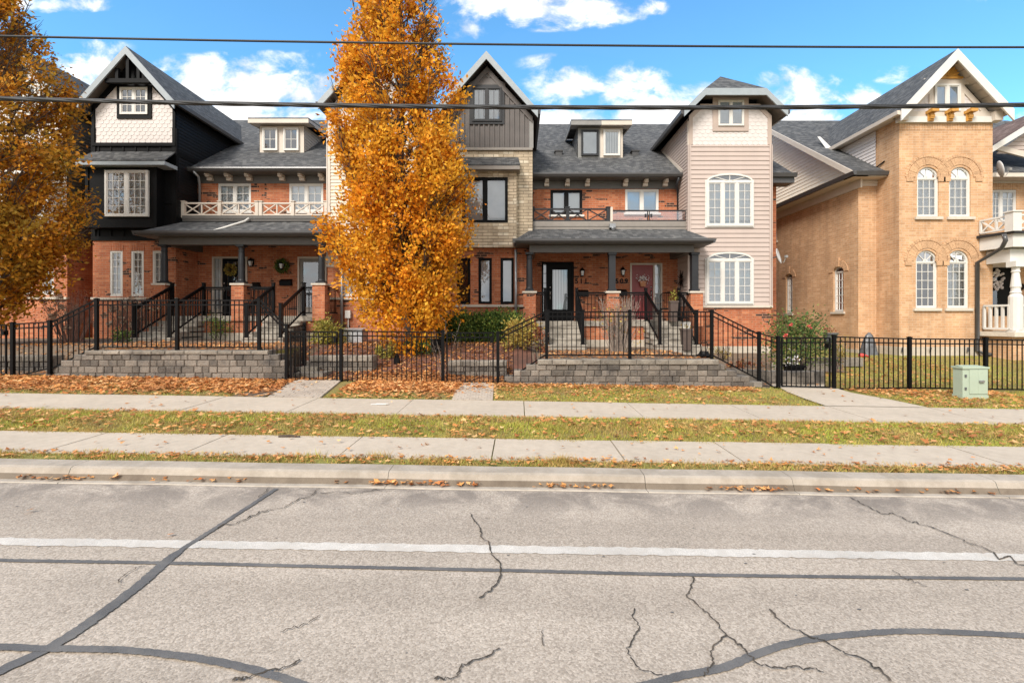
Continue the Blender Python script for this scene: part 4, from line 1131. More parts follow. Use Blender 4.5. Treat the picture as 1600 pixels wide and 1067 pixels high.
    x_rail(h, X(402, 16.66) + .06, X(512, 16.66), rz0, rz1, [X(402, 16.66) + .13] + [X(p, 16.66) for p in (458, 510)], 'cream_trim'); base_trim(h, PA + .002, x0, 5.0, Z(338, 16.6), 'dark_taupe')
    dormer(h, (406 + 475) / 2, 475, .2, [(444, 467.5, 'white_trim', 'dark_interior', (2, 2))], 'cream_trim', 1, 197, 239)
    lantern(h, X(443, YM), Z(416, YM), YM); mailbox(h, X(448, YM), Z(442, YM), YM, .42)
    downpipe(h, [(X(534, 16.3), 16.3, 3.9), (X(534, 16.3), 16.3, .9)])
    m = MB(); m.box(X(541, YT), X(549, YT), YT - .12, YT, Z(497, YT), Z(485, YT)); m.tube([(X(545, YT), YT - .05, Z(497, YT)), (X(545, YT), YT - .05, Z(512, YT))], .02, 6); m.build('meter_box', 'white_trim', h)
    # ============ C: grey gable, tan stone
    dz = 0; h = house('townhouse with charcoal board gable, tan stone bay and glazed black front door', -.5, dz)
    x0, x1 = X(690, YT), X(832, YT); cx, hw = (x0 + x1) / 2, (x1 - x0) / 2; hs = hw + .17; zt, zp = 8.62, Z(80, yo)
    cx0 = cx
    gable_roof(h, cx, hs, yo, zt, zp, dz, 'pale_grey_trim', 'charcoal_board')
    zg = Z(232, YT); poly = tower_gable_poly(cx, hw, zg, hs, zt, zp, .36)
    battens(MB(), pt, poly, .17, .04, .04).build('board_gable', 'charcoal_board', h)
    m = MB(); sl = (zp - zt) / hs
    for sgn in (-1, 1): m.prism([(cx + sgn * hw, YT - .06, poly[2][1] + .05), (cx, YT - .06, zp - .36), (cx, YT - .06, zp - .58), (cx + sgn * hw, YT - .06, poly[2][1] - .17)], (0, .06, 0))
    a = Z(134, YT); m.pbox(pt, cx - .62, cx + .62, a - .05, a + .06, 0, .05)
    m.build('gable_trim', 'charcoal_board', h)
    m = MB(); siding(m, PL((0, YT - .024, 0), (1, 0, 0), (0, -1, 0)), [(cx - .62, a + .06), (cx + .62, a + .06), (cx, zp - .58)], .2, .015); m.build('peak_boards', 'charcoal_board', h)
    m = MB(); m.pbox(pt, x0, x1, zg - .08, zg, 0, .07); m.build('ledge', 'taupe', h)
    window(h, pt, *rc(YT, 738, 784, 138, 191), 'charcoal_paint', 2, None, 'blind_grey', casing=.09, d=.06)
    zst = Z(387, YT); wall(MB(), pt, x0, x1, zst, zg - .08, []).build('stone_wall', 'tan_stone', h)
    yb = 16.1; bp = FP(yb); bx0, bx1 = X(713, yb), X(807, yb)
    w = rc(yb, 722, 793.5, 277, 348); m = MB(); wall(m, bp, bx0, bx1, Z(386, yb), Z(262, yb), [w + (0,)], .14); 
    for x in (bx0, bx1): m.poly([(x, yb, Z(386, yb)), (x, YT, Z(386, yb)), (x, YT, Z(262, yb)), (x, yb, Z(262, yb))])
    m.poly([(bx0, yb, Z(386, yb)), (bx1, yb, Z(386, yb)), (bx1, YT, Z(386, yb)), (bx0, YT, Z(386, yb))]); m.build('stone_bay', 'tan_stone', h)
    pent(h, bx0 - .12, X(812.5, 15.85), YT, 15.82, Z(246, YT), Z(257, 15.82), 'taupe')
    window(h, bp, *w, 'black_paint', 2, None, 'blind_grey', d=-.04, deep=True, fw=.07)
    holes = []; zs2 = Z(476, YT)
    for p in (724.5, 758, 792.5): holes.append(rc(YT, p - 10.5, p + 10.5, 403, 475) + (0,))
    wall(MB(), pt, x0, x1, .5, zst, holes).build('brick_wall', 'red_brick', h)
    for i, r in enumerate(holes): window(h, pt, *r[:4], 'black_paint', 1, None, 'blind_grey' if i == 2 else 'dark_interior' if i == 0 else 'blind_grey', d=-.04, deep=True, fw=.06); soldier(h, r[0] - .03, r[1] + .03, r[3], r[3] + .22, YT)
    belt(h, x0, x1, zs2 - .0); foundation(h, x0, x1, Z(517, YT), .4); tower_sides(h, x0, x1, .5, zt - .1, 'red_brick', zst, 'charcoal_board', dz)
    m = MB(); m.pbox(SP(x1, 1), YT - .04, YT + .12, zg, zt - .25, -.01, .03); m.pbox(pt, x1 - .12, x1, zg, zt - .25, .02, .034); m.build('corner_board', 'grey_trim', h)
    PC = 3.25
    main_roof(h, -3.06, PC, dz, (x1 + .02, PC)); body(h, -3.06, PC - .01, dz)
    w = rc(YM, 860, 910, 297, 336); dr = (X(856.5, YM), X(894, YM), 1.6, Z(412, YM)); sd = (X(849, YM), X(853.5, YM))
    main_front(h, x1, PC, dz, [w + (0,), (sd[0] - .06, dr[1] + .06, 1.55, dr[3] + .06, 0)], .6); main_front(h, -3.06, x0, dz, [], .6)
    window(h, pm, *w, 'black_paint', 2, None, 'slat_blind', d=-.03, deep=True, fw=.07, sill='white_trim'); soldier(h, w[0], w[1], w[3], w[3] + .2, YM)
    panel_door(h, *dr, 'black_paint', glass=(X(863, YM), X(887, YM), Z(484, YM), Z(421, YM)), panels='lit', knob=-1, side=sd)
    brackets(h, [X(p, YM) for p in (854, 886, 917)], dz)
    st = (.87, 1.9)
    porch(h, -.1, PC, dz, (.36, 3.06), (0, 1), PC, st, 'charcoal_paint', 'dark_taupe', 1.55, .7, -1)
    stairs(h, *st, 1.55, .70)
    k = MB(); rail_seg(k, (st[1], 15.66, 1.55), (2.86, 15.66, 1.55)); rail_seg(k, (.57, 15.66, 1.55), (st[0], 15.66, 1.55)); k.build('porch_railing', 'black_metal', h)
    x_rail(h, X(834, 16.66), X(951, 16.66), Z(345, 16.66), Z(327, 16.66), [X(p, 16.66) for p in (832, 887, 950)], 'charcoal_paint'); base_trim(h, x1, PC - .002, 4.68, Z(347, 16.6), 'taupe')
    dormer(h, 903, 938, 0, [(908, 935, 'charcoal_paint', 'blind_grey', None)], 'grey_trim', -1, 200, 247)
    lantern(h, X(909, YM), Z(427, YM), YM); mailbox(h, X(910.5, YM), Z(459, YM), YM, .4); digits(h, '511', X(908, YM), Z(443, YM), YM, .25)
    downpipe(h, [(X(806, 16.15), 16.15, 3.95), (X(806, 16.15), 16.15, .8)])
    m = MB(); yv = 19.0; zv = roof_y_inv(yv, 0); m.box(X(868, yv), X(878, yv), yv, yv + .3, zv, zv + .16); m.box(X(866.5, yv), X(879.5, yv), yv - .04, yv + .3, zv + .16, zv + .2); m.build('roof_vent', 'gutter_dark', h)
    # ============ D: cream siding tower
    h = house('townhouse with cream siding tower, clipped gable, arched windows and red front door', 6, dz)
    x0, x1 = X(1076, YT), X(1205, YT); cx, hw = (x0 + x1) / 2, (x1 - x0) / 2; hs = 1.72; yo2 = 15.95; zt = 8.58; cz = Z(138, yo2)
    zp = zt + (cz - zt) / (hs - 1.01) * hs
    gable_roof(h, cx, hs, yo2, zt, zp, dz, 'pale_grey_trim', 'soffit_brown', clipz=cz, rake=.24)
    zg = Z(227, YT); poly = tower_gable_poly(cx, hw, zg, hs, zt, zp, .34, cz)
    scallops(MB(), pt, poly).build('scalloped_gable', 'white_scallop', h)
    m = MB(); zz = poly[2][1]
    m.pbox(pt, x0, x0 + .13, zg, zz, .0, .034); m.pbox(pt, x1 - .13, x1, zg, zz, 0, .034); m.pbox(pt, poly[4][0], poly[3][0], cz - .52, cz - .34, 0, .035)
    for sgn in (-1, 1):
        a, b_ = (poly[2], poly[3]) if sgn > 0 else (poly[5], poly[4])
        m.prism([(a[0], YT - .033, a[1]), (b_[0], YT - .033, b_[1]), (b_[0], YT - .033, b_[1] - .2), (a[0], YT - .033, a[1] - .2)], (0, .033, 0))
    m.build('gable_trim', 'tan_trim', h)
    w = rc(YT, 1121, 1161, 158, 198); c = MB(); k = .17
    for q in ((w[0] - k, w[0], w[2] - k, w[3] + k), (w[1], w[1] + k, w[2] - k, w[3] + k), (w[0], w[1], w[3], w[3] + k), (w[0], w[1], w[2] - k, w[2])): c.pbox(pt, *q, -.01, .045)
    c.build('window_trim', 'tan_trim', h)
    window(h, pt, *rc(YT, 1121, 1161, 158, 198), 'white_trim', 2, None, 'blind_grey', casing=.0, d=.06, fw=.04)
    zb = Z(478, YT)
    siding(MB(), pt, [(x0, zb), (x1, zb), (x1, zg), (x0, zg)], .155, .023).build('siding_wall', 'cream_siding', h); corner_boards(h, x0, x1, zb, zg, 'cream_siding', .07)
    for t, bt, ar in ((284, 354, 272), (406, 475, 394)):
        r = rc(YT, 1103, 1175, t, bt); window(h, pt, *r, 'white_trim', 3, (2, 5), 'slat_blind', rise=Z(ar, YT) - Z(t, YT), d=.06, fw=.06, casing=.04)
    wall(MB(), pt, x0, x1, Z(541, YT), zb, []).build('brick_wall', 'red_brick', h); belt(h, x0, x1, zb + .01, hh=.07)
    m = MB(); m.box(x0 - .01, x1 + .01, YT - .02, YM + .1, .1, Z(541, YT)); m.build('foundation', 'foundation', h)
    tower_sides(h, x0, x1, .5, zt - .1, 'red_brick', zb, 'cream_siding', dz)
    m = MB(); p = SP(x0, -1); m.pbox(p, YT, YT + .09, Z(227, YT), zt - .2, 0, .03)
    m.prism([p.p(roof_y(eave_z(0), 0) + .1, eave_z(0) + .05, .03), p.p(roof_y(zt - .2, 0), zt - .25, .03), p.p(roof_y(zt - .2, 0) - .2, zt - .25, .03), p.p(YE - .1, eave_z(0) + .08, .03)], (.03, 0, 0)); m.build('side_trim', 'cream_trim', h)
    main_roof(h, PC, 9.75, dz, (PC, x0 - .02)); body(h, PC + .01, 9.4, dz)
    g = MB(); g.prism([(x1 + .02, YE - .1, 6.77), (x1 + .02, YE + .03, 6.77), (x1 + .02, YE + .03, 6.64), (x1 + .02, YE - .06, 6.64)], (9.82 - x1, 0, 0)); g.box(x1, 9.8, YE + .04, YM + .1, 6.45, 6.68); g.build('gutter', 'gutter_dark', h)
    w = rc(YM, 977, 1029, 296, 333); dr = (X(987, YM), X(1020.5, YM), 1.6, Z(414, YM)); sd = (X(1023, YM), X(1032, YM))
    main_front(h, PC, x0, dz, [w + (0,), (dr[0] - .06, sd[1] + .06, 1.55, dr[3] + .06, 0)], .6); main_front(h, x1, 9.4, dz, [], .1)
    window(h, pm, *w, 'white_trim', 2, None, 'slat_blind', d=-.03, deep=True, fw=.06, sill='white_trim'); soldier(h, w[0], w[1], w[3], w[3] + .2, YM)
    panel_door(h, *dr, 'red_door', knob=1, side=sd, fmat='cream_trim')
    brackets(h, [X(p, YM) for p in (976, 1007, 1038)], dz)
    st = (4.16, 5.24)
    porch(h, PC, 6.18, dz, (5.76,), (1,), PC, st, 'charcoal_paint', 'dark_taupe', 1.55, .7, 1)
    stairs(h, *st, 1.55, .70)
    k = MB(); rail_seg(k, (3.28, 15.66, 1.55), (st[0], 15.66, 1.55)); rail_seg(k, (st[1], 15.66, 1.55), (5.55, 15.66, 1.55)); k.build('porch_railing', 'black_metal', h)
    Yr = 16.66; a, b_ = X(953, Yr) + .05, X(1071, Yr); z0_, z1_ = Z(345, Yr), Z(329.5, Yr); m = MB(); m.bar((a, Yr, z1_), (b_, Yr, z1_), .05, .045); m.bar((a, Yr, z0_), (b_, Yr, z0_), .045, .035)
    for u in (a, (a + b_) / 2 - .03, (a + b_) / 2 + .03, b_): m.bar((u, Yr, z0_ - .06), (u, Yr, z1_), .03, .03)
    for u in ((a + b_) / 2 - .1, (a + b_) / 2 + .1): m.box(u - .025, u + .025, Yr - .04, Yr + .02, (z0_ + z1_) / 2 - .06, (z0_ + z1_) / 2 + .06)
    r = m.build('balcony_railing', 'charcoal_paint', h); MB().box(a + .03, (a + b_) / 2 - .05, Yr - .006, Yr + .006, z0_ + .03, z1_ - .03).box((a + b_) / 2 + .05, b_ - .03, Yr - .006, Yr + .006, z0_ + .03, z1_ - .03).build('glass_panel', 'clear_glass', r)
    m = MB(); u = X(951.5, Yr) + .08; m.box(u - .04, u + .04, Yr - .06, Yr + .04, 4.72, Z(324, Yr)); m.build('end_post', 'cream_trim', h)
    base_trim(h, PC + .002, x0, 4.68, Z(347, 16.6), 'taupe')
    m = MB(); m.box(u - .1, u + .1, 16.4, 16.58, 4.74, 4.88); m.tube([(u, 16.45, 4.76), (u, 16.3, 4.66)], .05, 8); m.build('drain_box', 'galvanised', h)
    dormer(h, 938, 973, 0, [(942.5, 968.5, 'white_trim', 'curtain', None)], 'cream_trim', 1, 200, 247)
    lantern(h, X(972, YM), Z(426, YM), YM); mailbox(h, X(970, YM), Z(458, YM), YM, .4); digits(h, '509', X(971, YM), Z(443, YM), YM, .25)
    downpipe(h, [(X(1061, YE), YE - .02, 6.62), (X(1059, YE), YE + .15, 6.4), (X(1058.5, YM), YM - .07, 6.2), (X(1058.5, YM), YM - .07, 4.8)], 'charcoal_paint')
    m = MB(); zv = roof_y_inv(19.0, 0); m.box(X(988, 19), X(998, 19), 19, 19.3, zv, zv + .16); m.box(X(986.5, 19), X(999.5, 19), 18.96, 19.3, zv + .16, zv + .2); m.build('roof_vent', 'gutter_dark', h)
    m = MB(); cxx, yy, zz = x0 - .05, 17.0, Z(437, 17.0)
    for k in range(14):
        a = 2 * math.pi * k / 14; r = .36 if k % 2 else .24; m.prism([(cxx, yy + .06 * math.cos(a + .4), zz + .06 * math.sin(a + .4)), (cxx, yy + r * math.cos(a), zz + r * math.sin(a)), (cxx, yy + .06 * math.cos(a - .4), zz + .06 * math.sin(a - .4))], (-.02, 0, 0))
    tag(m.build('wall_ornament', 'black_metal'), 'black sunburst ornament hanging on the cream siding beside the red door', 'ornament')
    # ============ Z: the next house beyond the left tree
    dz = .3; h = house('townhouse with white scalloped gable and dark siding, screened by the amber tree', -17, dz)
    x0, x1 = -18.3, X(105, YT); cx, hw = (x0 + x1) / 2, (x1 - x0) / 2; hs = hw + .18; zt, zp = 8.95, 10.8
    gable_roof(h, cx, hs, yo, zt, zp, dz, 'pale_grey_trim', 'soffit_brown')
    zg = Z(224, YT); poly = tower_gable_poly(cx, hw, zg, hs, zt, zp, .36); scallops(MB(), pt, poly).build('scalloped_gable', 'white_scallop', h)
    window(h, pt, cx - .45, cx + .45, Z(177, YT), Z(135, YT), 'white_trim', 2, (2, 3), 'dark_interior', casing=.1)
    siding(MB(), pt, [(x0, zbr), (x1, zbr), (x1, zg), (x0, zg)]).build('siding_wall', 'brown_siding', h)
    window(h, pt, cx - .75, cx + .75, Z(339, YT), Z(270, YT), 'white_trim', 2, (3, 5), 'curtain', casing=.08)
    holes = [rc(YT, p - 9, p + 9, 394, 461) + (0,) for p in (7, 41, 75)]
    wall(MB(), pt, x0, x1, .5, zbr, holes).build('brick_wall', 'red_brick', h)
    for r in holes: window(h, pt, *r[:4], 'white_trim', 1, (2, 6), 'curtain', d=-.03, deep=True)
    belt(h, x0, x1, Z(464, YT)); foundation(h, x0, x1, Z(507, YT), .5); tower_sides(h, x0, x1, .5, zt - .1, 'red_brick', zbr, 'brown_siding', dz)
    main_roof(h, -24, -15.0, dz, (x1 + .12, -15.0)); body(h, -24, -15.01, dz)
    main_front(h, -24, x0, dz, []); main_front(h, x1, -15.0, dz, [])
def roof_y_inv(y, dz): return eave_z(dz) + SL * (y - YE)
# ------------------------------------------------------------------ the yellow brick house
def arch_hood(mb, pl, u0, u1, zs, rise, w, t=.012, n=18, drop=.0):
    """a band of upright bricks fanned over an arch"""
    c, r = (u0 + u1) / 2, (u1 - u0) / 2
    for i in range(n):
        a0, a1 = math.pi * i / n + .005, math.pi * (i + 1) / n - .005
        P = [(c - (r + k) * math.cos(a), zs + (rise + k) * math.sin(a)) for k, a in ((.01, a0), (w, a0), (w, a1), (.01, a1))]
        mb.prism([pl.p(u, z, .001) for u, z in P], pl.n * (t + random.uniform(0, .012)))
def make_yellow():
    YF, YM2, YO = 15.6, 16.6, 15.2
    h = thing('brick_house', 'yellow brick house with pointed gable, round arched windows and white porch', 'house', (14, YF, .3))
    x0, x1 = X(1405, YF), X(1551, YF); cx = (x0 + x1) / 2; hw = (x1 - x0) / 2
    pl = FP(YF); zt, zp, hs = 8.25, Z(77, YO), 1.78; ze, SLe, YEe, YRe = 6.56, .66, 16.1, 22.96
    ry = lambda z: YEe + (z - ze) / SLe
    z_fr0, z_fr1 = Z(193, YF), Z(183, YF)
    # tower front with four arched openings
    holes = []; ars = [(1433, 1467, 277, 339, 261), (1483, 1517, 277, 339, 261), (1431, 1465, 408, 481.5, 391), (1480, 1514, 408, 481.5, 391)]
    for a, b, t, bt, ar in ars: holes.append((X(a, YF), X(b, YF), Z(bt, YF), Z(t, YF), Z(ar, YF) - Z(t, YF)))
    wall(MB(), pl, x0, x1, .72, z_fr0, holes, .16).build('tower_wall', 'yellow_brick', h)
    hd = MB()
    for i, r in enumerate(holes):
        window(h, pl, *r[:4], 'white_trim', 1, (3, 5 if i > 1 else 4), 'curtain' if i % 2 else ('slat_blind' if i == 0 else 'dark_interior'), rise=r[4], d=-.07, deep=True, fw=.055)
        arch_hood(hd, pl, r[0] - .06, r[1] + .06, r[3], r[4] + .06, .24); arch_hood(hd, pl, r[0] - .31, r[1] + .31, r[3], r[4] + .31, .09, .014, 26)
        for u in (r[0] - .36, r[1] + .14): hd.pbox(pl, u, u + .22, r[3] - .14, r[3], .001, .03)
        MB().pbox(pl, r[0] - .09, r[1] + .09, r[2] - .09, r[2], -.1, .07).build('window_sill', 'stone_cap', h)
    hd.build('brick_arch', 'arch_brick', h)
    soldier(h, x0, x1, z_fr0 - .22, z_fr0 - .01, YF, 'yellow_brick')
    # side of the tower, main front left of it, long side wall
    m = MB(); s = SP(x0, -1); m.poly([s.p(YF, .5), s.p(YM2, .5), s.p(YM2, zt - .1), s.p(YF, zt - .1)]); m.poly([s.p(YM2, 6.3), s.p(ry(zt) + .1, zt - .1), s.p(YM2, zt - .1)])
    s = SP(x1, 1); m.poly([s.p(YF, .5), s.p(YM2, .5), s.p(YM2, zt - .1), s.p(YF, zt - .1)]); m.poly([s.p(YM2, 6.3), s.p(ry(zt) + .1, zt - .1), s.p(YM2, zt - .1)]); m.build('side_wall', 'yellow_brick', h)
    xm = X(1341, YM2); m = MB(); wall(m, FP(YM2), xm, x0, .5, 6.42, []); m.build('front_wall', 'yellow_brick', h)
    s = SP(xm, -1)
    # openings in the side wall: pixel columns back-projected on to the plane x = xm
    yat = lambda p: xm * F / (p - CX)
    sw = []
    for pa, pb, pc, t, bt, ar in ((1302, 1318, 1310, 424, 487, 417), (1228, 1238, 1233, 433, 490, 428), (1209.5, 1214, 1212, 345, 377, 341)):
        ya, yb = yat(pb), yat(pa); yc = yat(pc); sw.append((ya, yb, Z(bt, yc), Z(t, yc), Z(ar, yc) - Z(t, yc)))
    m = MB(); wall(m, s, YM2, 30, .55, 6.42, sw, .14); m.build('side_wall', 'yellow_brick', h)
    hd = MB()
    for i, r in enumerate(sw):
        window(h, s, *r[:4], 'white_trim', 1, (3, 5), 'curtain' if i == 0 else 'dark_interior', rise=r[4], d=-.08, deep=True, fw=.05, fan=False)
        arch_hood(hd, s, r[0] - .02, r[1] + .02, r[3] - .02, r[4] + .02, .24, n=11); c = (r[0] + r[1]) / 2; hd.pbox(s, c - .08, c + .08, r[3] + r[4], r[3] + r[4] + .32, .001, .05)
        MB().pbox(s, r[0] - .09, r[1] + .09, r[2] - .08, r[2], -.1, .06).build('window_sill', 'stone_cap', h)
    hd.build('brick_arch', 'arch_brick', h)
    m = MB(); m.box(xm - .02, x0 + .1, YM2 - .02, 30, -.3, Z(546, YM2) - .0); m.box(x0 - .02, x1 + .02, YF - .02, YM2, -.3, .72); m.box(x1, 22, YM2 - .02, YM2 + .3, -.3, .72); m.build('foundation', 'foundation', h)
    # gable siding on the side, with the pent eave under it
    zr = ze + SLe * (YRe - YEe); yb2 = 2 * YRe - YEe
    siding(MB(), s, [(YM2 - .3, 6.55), (yb2, 6.55), (YRe, zr - .1)], .14).build('gable_siding', 'pale_siding', h)
    m = MB(); slab(m, [(xm - .5, YEe, ze), (x1 + 8, YEe, ze), (x1 + 8, YRe, zr), (xm - .5, YRe, zr)], .07); slab(m, [(xm - .5, YRe, zr), (x1 + 8, YRe, zr), (x1 + 8, yb2, ze), (xm - .5, yb2, ze)], .07)
    r = m.build('roof', 'grey_shingle', h)
    b = MB(); b.prism([(xm - .53, YEe, ze + .01), (xm - .53, YRe, zr + .01), (xm - .53, YRe, zr - .2), (xm - .53, YEe + .2, ze - .08)], (.04, 0, 0)); b.prism([(xm - .5, YEe + .1, ze - .08), (xm - .5, YRe, zr - .1), (xm, YRe, zr - .1), (xm, YEe + .1, ze - .08)], (0, 0, -.03)); b.build('rake_board', 'cream_trim', r)
    g = MB(); g.prism([(xm - .5, YEe - .1, ze), (xm - .5, YEe + .02, ze), (xm - .5, YEe + .02, ze - .13), (xm - .5, YEe - .06, ze - .13)], (x0 - xm + .5, 0, 0))
    g.prism([(xm - .6, YEe - .1, ze), (xm - .48, YEe - .1, ze), (xm - .48, YEe - .1, ze - .13), (xm - .56, YEe - .1, ze - .13)], (0, 14, 0)); g.build('gutter', 'gutter_dark', r)
    f = MB(); f.box(xm - .5, xm, YEe + .02, 30, ze - .16, ze - .125); f.box(xm - .06, xm, YEe + .3, 30, 6.12, ze - .16); f.box(xm - .5, x0, YEe + .02, YM2, ze - .162, ze - .127); f.box(xm, x0, YM2 - .05, YM2, 6.2, ze - .162); f.box(xm - .03, x0, YM2 - .08, YM2 - .05, 6.3, 6.36); f.build('soffit', 'cream_trim', r)
    # small return of siding between the two roofs
    m = MB(); s0 = SP(x0 - .02, -1); siding(m, s0, [(ry(6.75), 6.75), (ry(zt) - .1, zt - .15), (YM2 - .02, zt - .15), (YM2 - .02, 6.75)][::-1], .12); m.build('side_siding', 'white_scallop', h)
    # tower roof
    m = MB(); yb_ = lambda z: ry(z) + .25; L, Rr = cx - hs, cx + hs
    slab(m, [(L, YO, zt), (cx, YO, zp), (cx, yb_(zp), zp), (L, yb_(zt), zt)], .06); slab(m, [(cx, YO, zp), (Rr, YO, zt), (Rr, yb_(zt), zt), (cx, yb_(zp), zp)], .06)
    r = m.build('gable_roof', 'grey_shingle', h); b = MB()
    for u0, z0_, u1, z1_ in ((L, zt, cx, zp), (cx, zp, Rr, zt)): b.prism([(u0, YO - .035, z0_), (u1, YO - .035, z1_), (u1, YO - .035, z1_ - .36), (u0, YO - .035, z0_ - .36)], (0, .05, 0))
    b.build('rake_board', 'white_trim', r)
    b = MB(); n = 9
    for u0, z0_, u1, z1_ in ((L, zt, cx, zp), (cx, zp, Rr, zt)):
        for i in range(n):
            f0, f1 = i / n + .006, (i + 1) / n - .006; P = lambda f: (u0 + (u1 - u0) * f, z0_ + (z1_ - z0_) * f - .075)
            (ua, za), (ub, zb) = P(f0), P(f1); b.prism([(ua, YO + .016, za), (ub, YO + .016, zb), (ub, YF + .1, zb), (ua, YF + .1, za)], (0, 0, -.05))
    b.prism([(L, YF + .1, zt - .08), (L + .42, YF + .1, zt - .08), (L + .42, ry(zt), zt - .08), (L, ry(zt), zt - .08)], (0, 0, -.04)); b.prism([(Rr - .42, YF + .1, zt - .08), (Rr, YF + .1, zt - .08), (Rr, ry(zt), zt - .08), (Rr - .42, ry(zt), zt - .08)], (0, 0, -.04))
    b.build('soffit', 'cream_trim', r)
    g = MB(); g.prism([(L, YO + .02, zt - .02), (L - .1, YO + .02, zt - .02), (L - .09, YO + .02, zt - .14), (L, YO + .02, zt - .16)], (0, ry(zt) - YO, 0)); g.build('gutter', 'cream_trim', r)
    fl = MB(); yv = ry(zt); fl.prism([(L - .16, yv - .08, zt - .1), (L + .1, yv - .08, zt - .1), (L - .05, yv + .5, zt + .62), (L - .16, yv + .5, zt + .62)], (0, .04, .03)); fl.build('flashing', 'white_trim', r)
    sl = (zp - zt) / hs; zg = z_fr1; top = zp - .43
    poly = [(cx - hw, zg), (cx + hw, zg), (cx + hw, max(zg + .01, top - hw * sl)), (cx, top), (cx - hw, max(zg + .01, top - hw * sl))]
    scallops(MB(), pl, poly, .2, .14).build('scalloped_gable', 'white_scallop', h)
    m = MB(); m.pbox(pl, x0 - .12, x1 + .12, z_fr0, zg - .02, 0, .1); m.build('frieze', 'white_trim', h)
    wd = rc(YF, 1461, 1501, 133, 175); wd = (cx - .42, cx + .42, wd[2], wd[3])
    m = MB(); m.pbox(pl, x0 - .05, x1 + .05, zg - .02, zg + .16, 0, .05)
    m.pbox(pl, wd[0] - .15, wd[0], zg + .16, wd[3] + .2, 0, .04); m.pbox(pl, wd[1], wd[1] + .15, zg + .16, wd[3] + .2, 0, .04); m.pbox(pl, wd[0] - .3, wd[1] + .3, wd[3], wd[3] + .2, 0, .041)
    for sg in (-1, 1): m.prism([(cx + sg * (hw + .1), YF - .045, top - hw * sl - .06), (cx, YF - .045, top + .05), (cx, YF - .045, top - .2), (cx + sg * (hw - .1), YF - .045, top - hw * sl - .09)], (0, .045, 0))
    m.build('gable_trim', 'cream_trim', h)
    window(h, pl, *wd, 'white_trim', 2, None, 'blind_grey', d=.055)
    m = MB(); zc = wd[3] + .2
    for i in range(11):
        a0, a1 = math.pi * i / 11, math.pi * (i + 1) / 11; am = (a0 + a1) / 2; rr = .5 - .1 * abs(math.cos(am)); k = lambda a, r: pl.p(cx - r * math.cos(a), zc + r * math.sin(a) * .98, .05)
        m.prism([k(a0, .06), k(a0, rr * .8), k(am, rr), k(a1, rr * .8), k(a1, .06)], pl.n * (.02 + .012 * (i % 2)))
    m.pbox(pl, cx - .48, cx + .48, zc - .03, zc + .03, .045, .09); m.build('sunburst_panel', 'mustard_paint', h)
    for u in (-.62, .0, .62):
        m = MB(); zz = zg + .12; c = cx + u + .02; m.pbox(pl, c - .09, c + .09, z_fr0 + .02, zz, .09, .14); m.pbox(pl, c - .11, c + .11, zz - .06, zz + .03, .05, .32)
        for k in range(7):
            t = k / 6; m.pbox(pl, c - .06, c + .06, z_fr0 + .04 + .3 * t, z_fr0 + .1 + .3 * t, .1, .16 + .14 * t * t + .05 * math.sin(t * 6))
        m.build('gable_bracket', 'mustard_paint', h)
    m = MB(); 
    for sg in (-1, 1): m.pbox(pl, cx + sg * (hw + .0) - .13, cx + sg * (hw + .0) + .13, z_fr0 + .02, zg + .1, .05, .22)
    m.build('corner_block', 'cream_trim', h)
    # ---- right side: upper window, eave, balcony over a chamfered porch
    xr = 22.0; w = rc(YM2, 1549, 1588, 297, 347); pm = FP(YM2); dr = (X(1550, YM2), X(1586, YM2), 1.72, Z(413, YM2))
    w = (max(w[0], x1 + .02), w[1], w[2], w[3])
    wall(MB(), pm, x1, xr, .5, 6.36, [w + (0,), (max(dr[0], x1 + .01), dr[1], dr[2], dr[3], 0)]).build('front_wall', 'yellow_brick', h)
    window(h, pm, *w, 'white_trim', 2, (2, 4), 'slat_blind', d=-.04, deep=True, ratio=(0, .4, 1)); soldier(h, w[0], w[1] + .1, w[3], w[3] + .22, YM2, 'yellow_brick')
    m = MB(); d0 = max(dr[0], x1 + .01); m.pbox(pm, d0, dr[1], dr[2], dr[3], -.09, -.05); d = m.build('door', 'black_paint', h); MB().pbox(pm, d0 + .0, d0 + .22, 2.0, dr[3] - .45, -.05, -.045).build('pane', 'glass', d)
    m = MB(); rr_ = random.Random(3)
    for k in range(40): a = rr_.uniform(0, 6.28); q = rr_.uniform(.1, .3); m.ball((d0 + .2 + q * math.cos(a) * .7, YM2 - .02, 3.0 + q * math.sin(a) * 1.3), .05, .04, .05, 6, 4)
    tag(m.build('wreath', 'petal_white'), 'white wreath on the dark porch door of the yellow brick house', 'wreath')
    digits(h, '507', X(1590, YM2) + .12, Z(453, YM2), YM2, .3)
    m = MB(); g = MB(); g.box(x1 + .02, xr, 16.0, 16.14, Z(277, 16.05), Z(271, 16.05)); g.box(x1 + .02, xr, 16.14, YM2 + .02, Z(275, 16.05) - .04, Z(275, 16.05)); g.box(x1, xr, YM2 - .05, YM2 + .02, Z(287, YM2), Z(277, YM2)); g.build('eave_board', 'cream_trim', h)
    # chamfered plan of porch and balcony
    P = [(x1 - .35, YF - .02), (X(1584, 14.6), 14.6), (xr, 14.6)]; P = [(X(1530, YF), YF - .02), (X(1583, 14.65), 14.65), (xr, 14.65)]
    def deck(z0, z1, off, name, mat, par=h):
        m = MB(); o = off; Q = [(P[0][0] - o, P[0][1]), (P[1][0] - o * .6, P[1][1] - o), (xr, P[2][1] - o), (xr, YM2 - .01), (P[0][0] - o, YF + .001 if False else YF - .01)]
        Q = [(P[0][0] - o, YF - .01), (P[1][0] - o * .6, P[1][1] - o), (xr, P[2][1] - o), (xr, YM2 - .01), (x1 + .01, YM2 - .01), (x1 + .01, YF - .01)]
        m.prism([(a, b, z1) for a, b in Q], (0, 0, z0 - z1)); return m.build(name, mat, par)
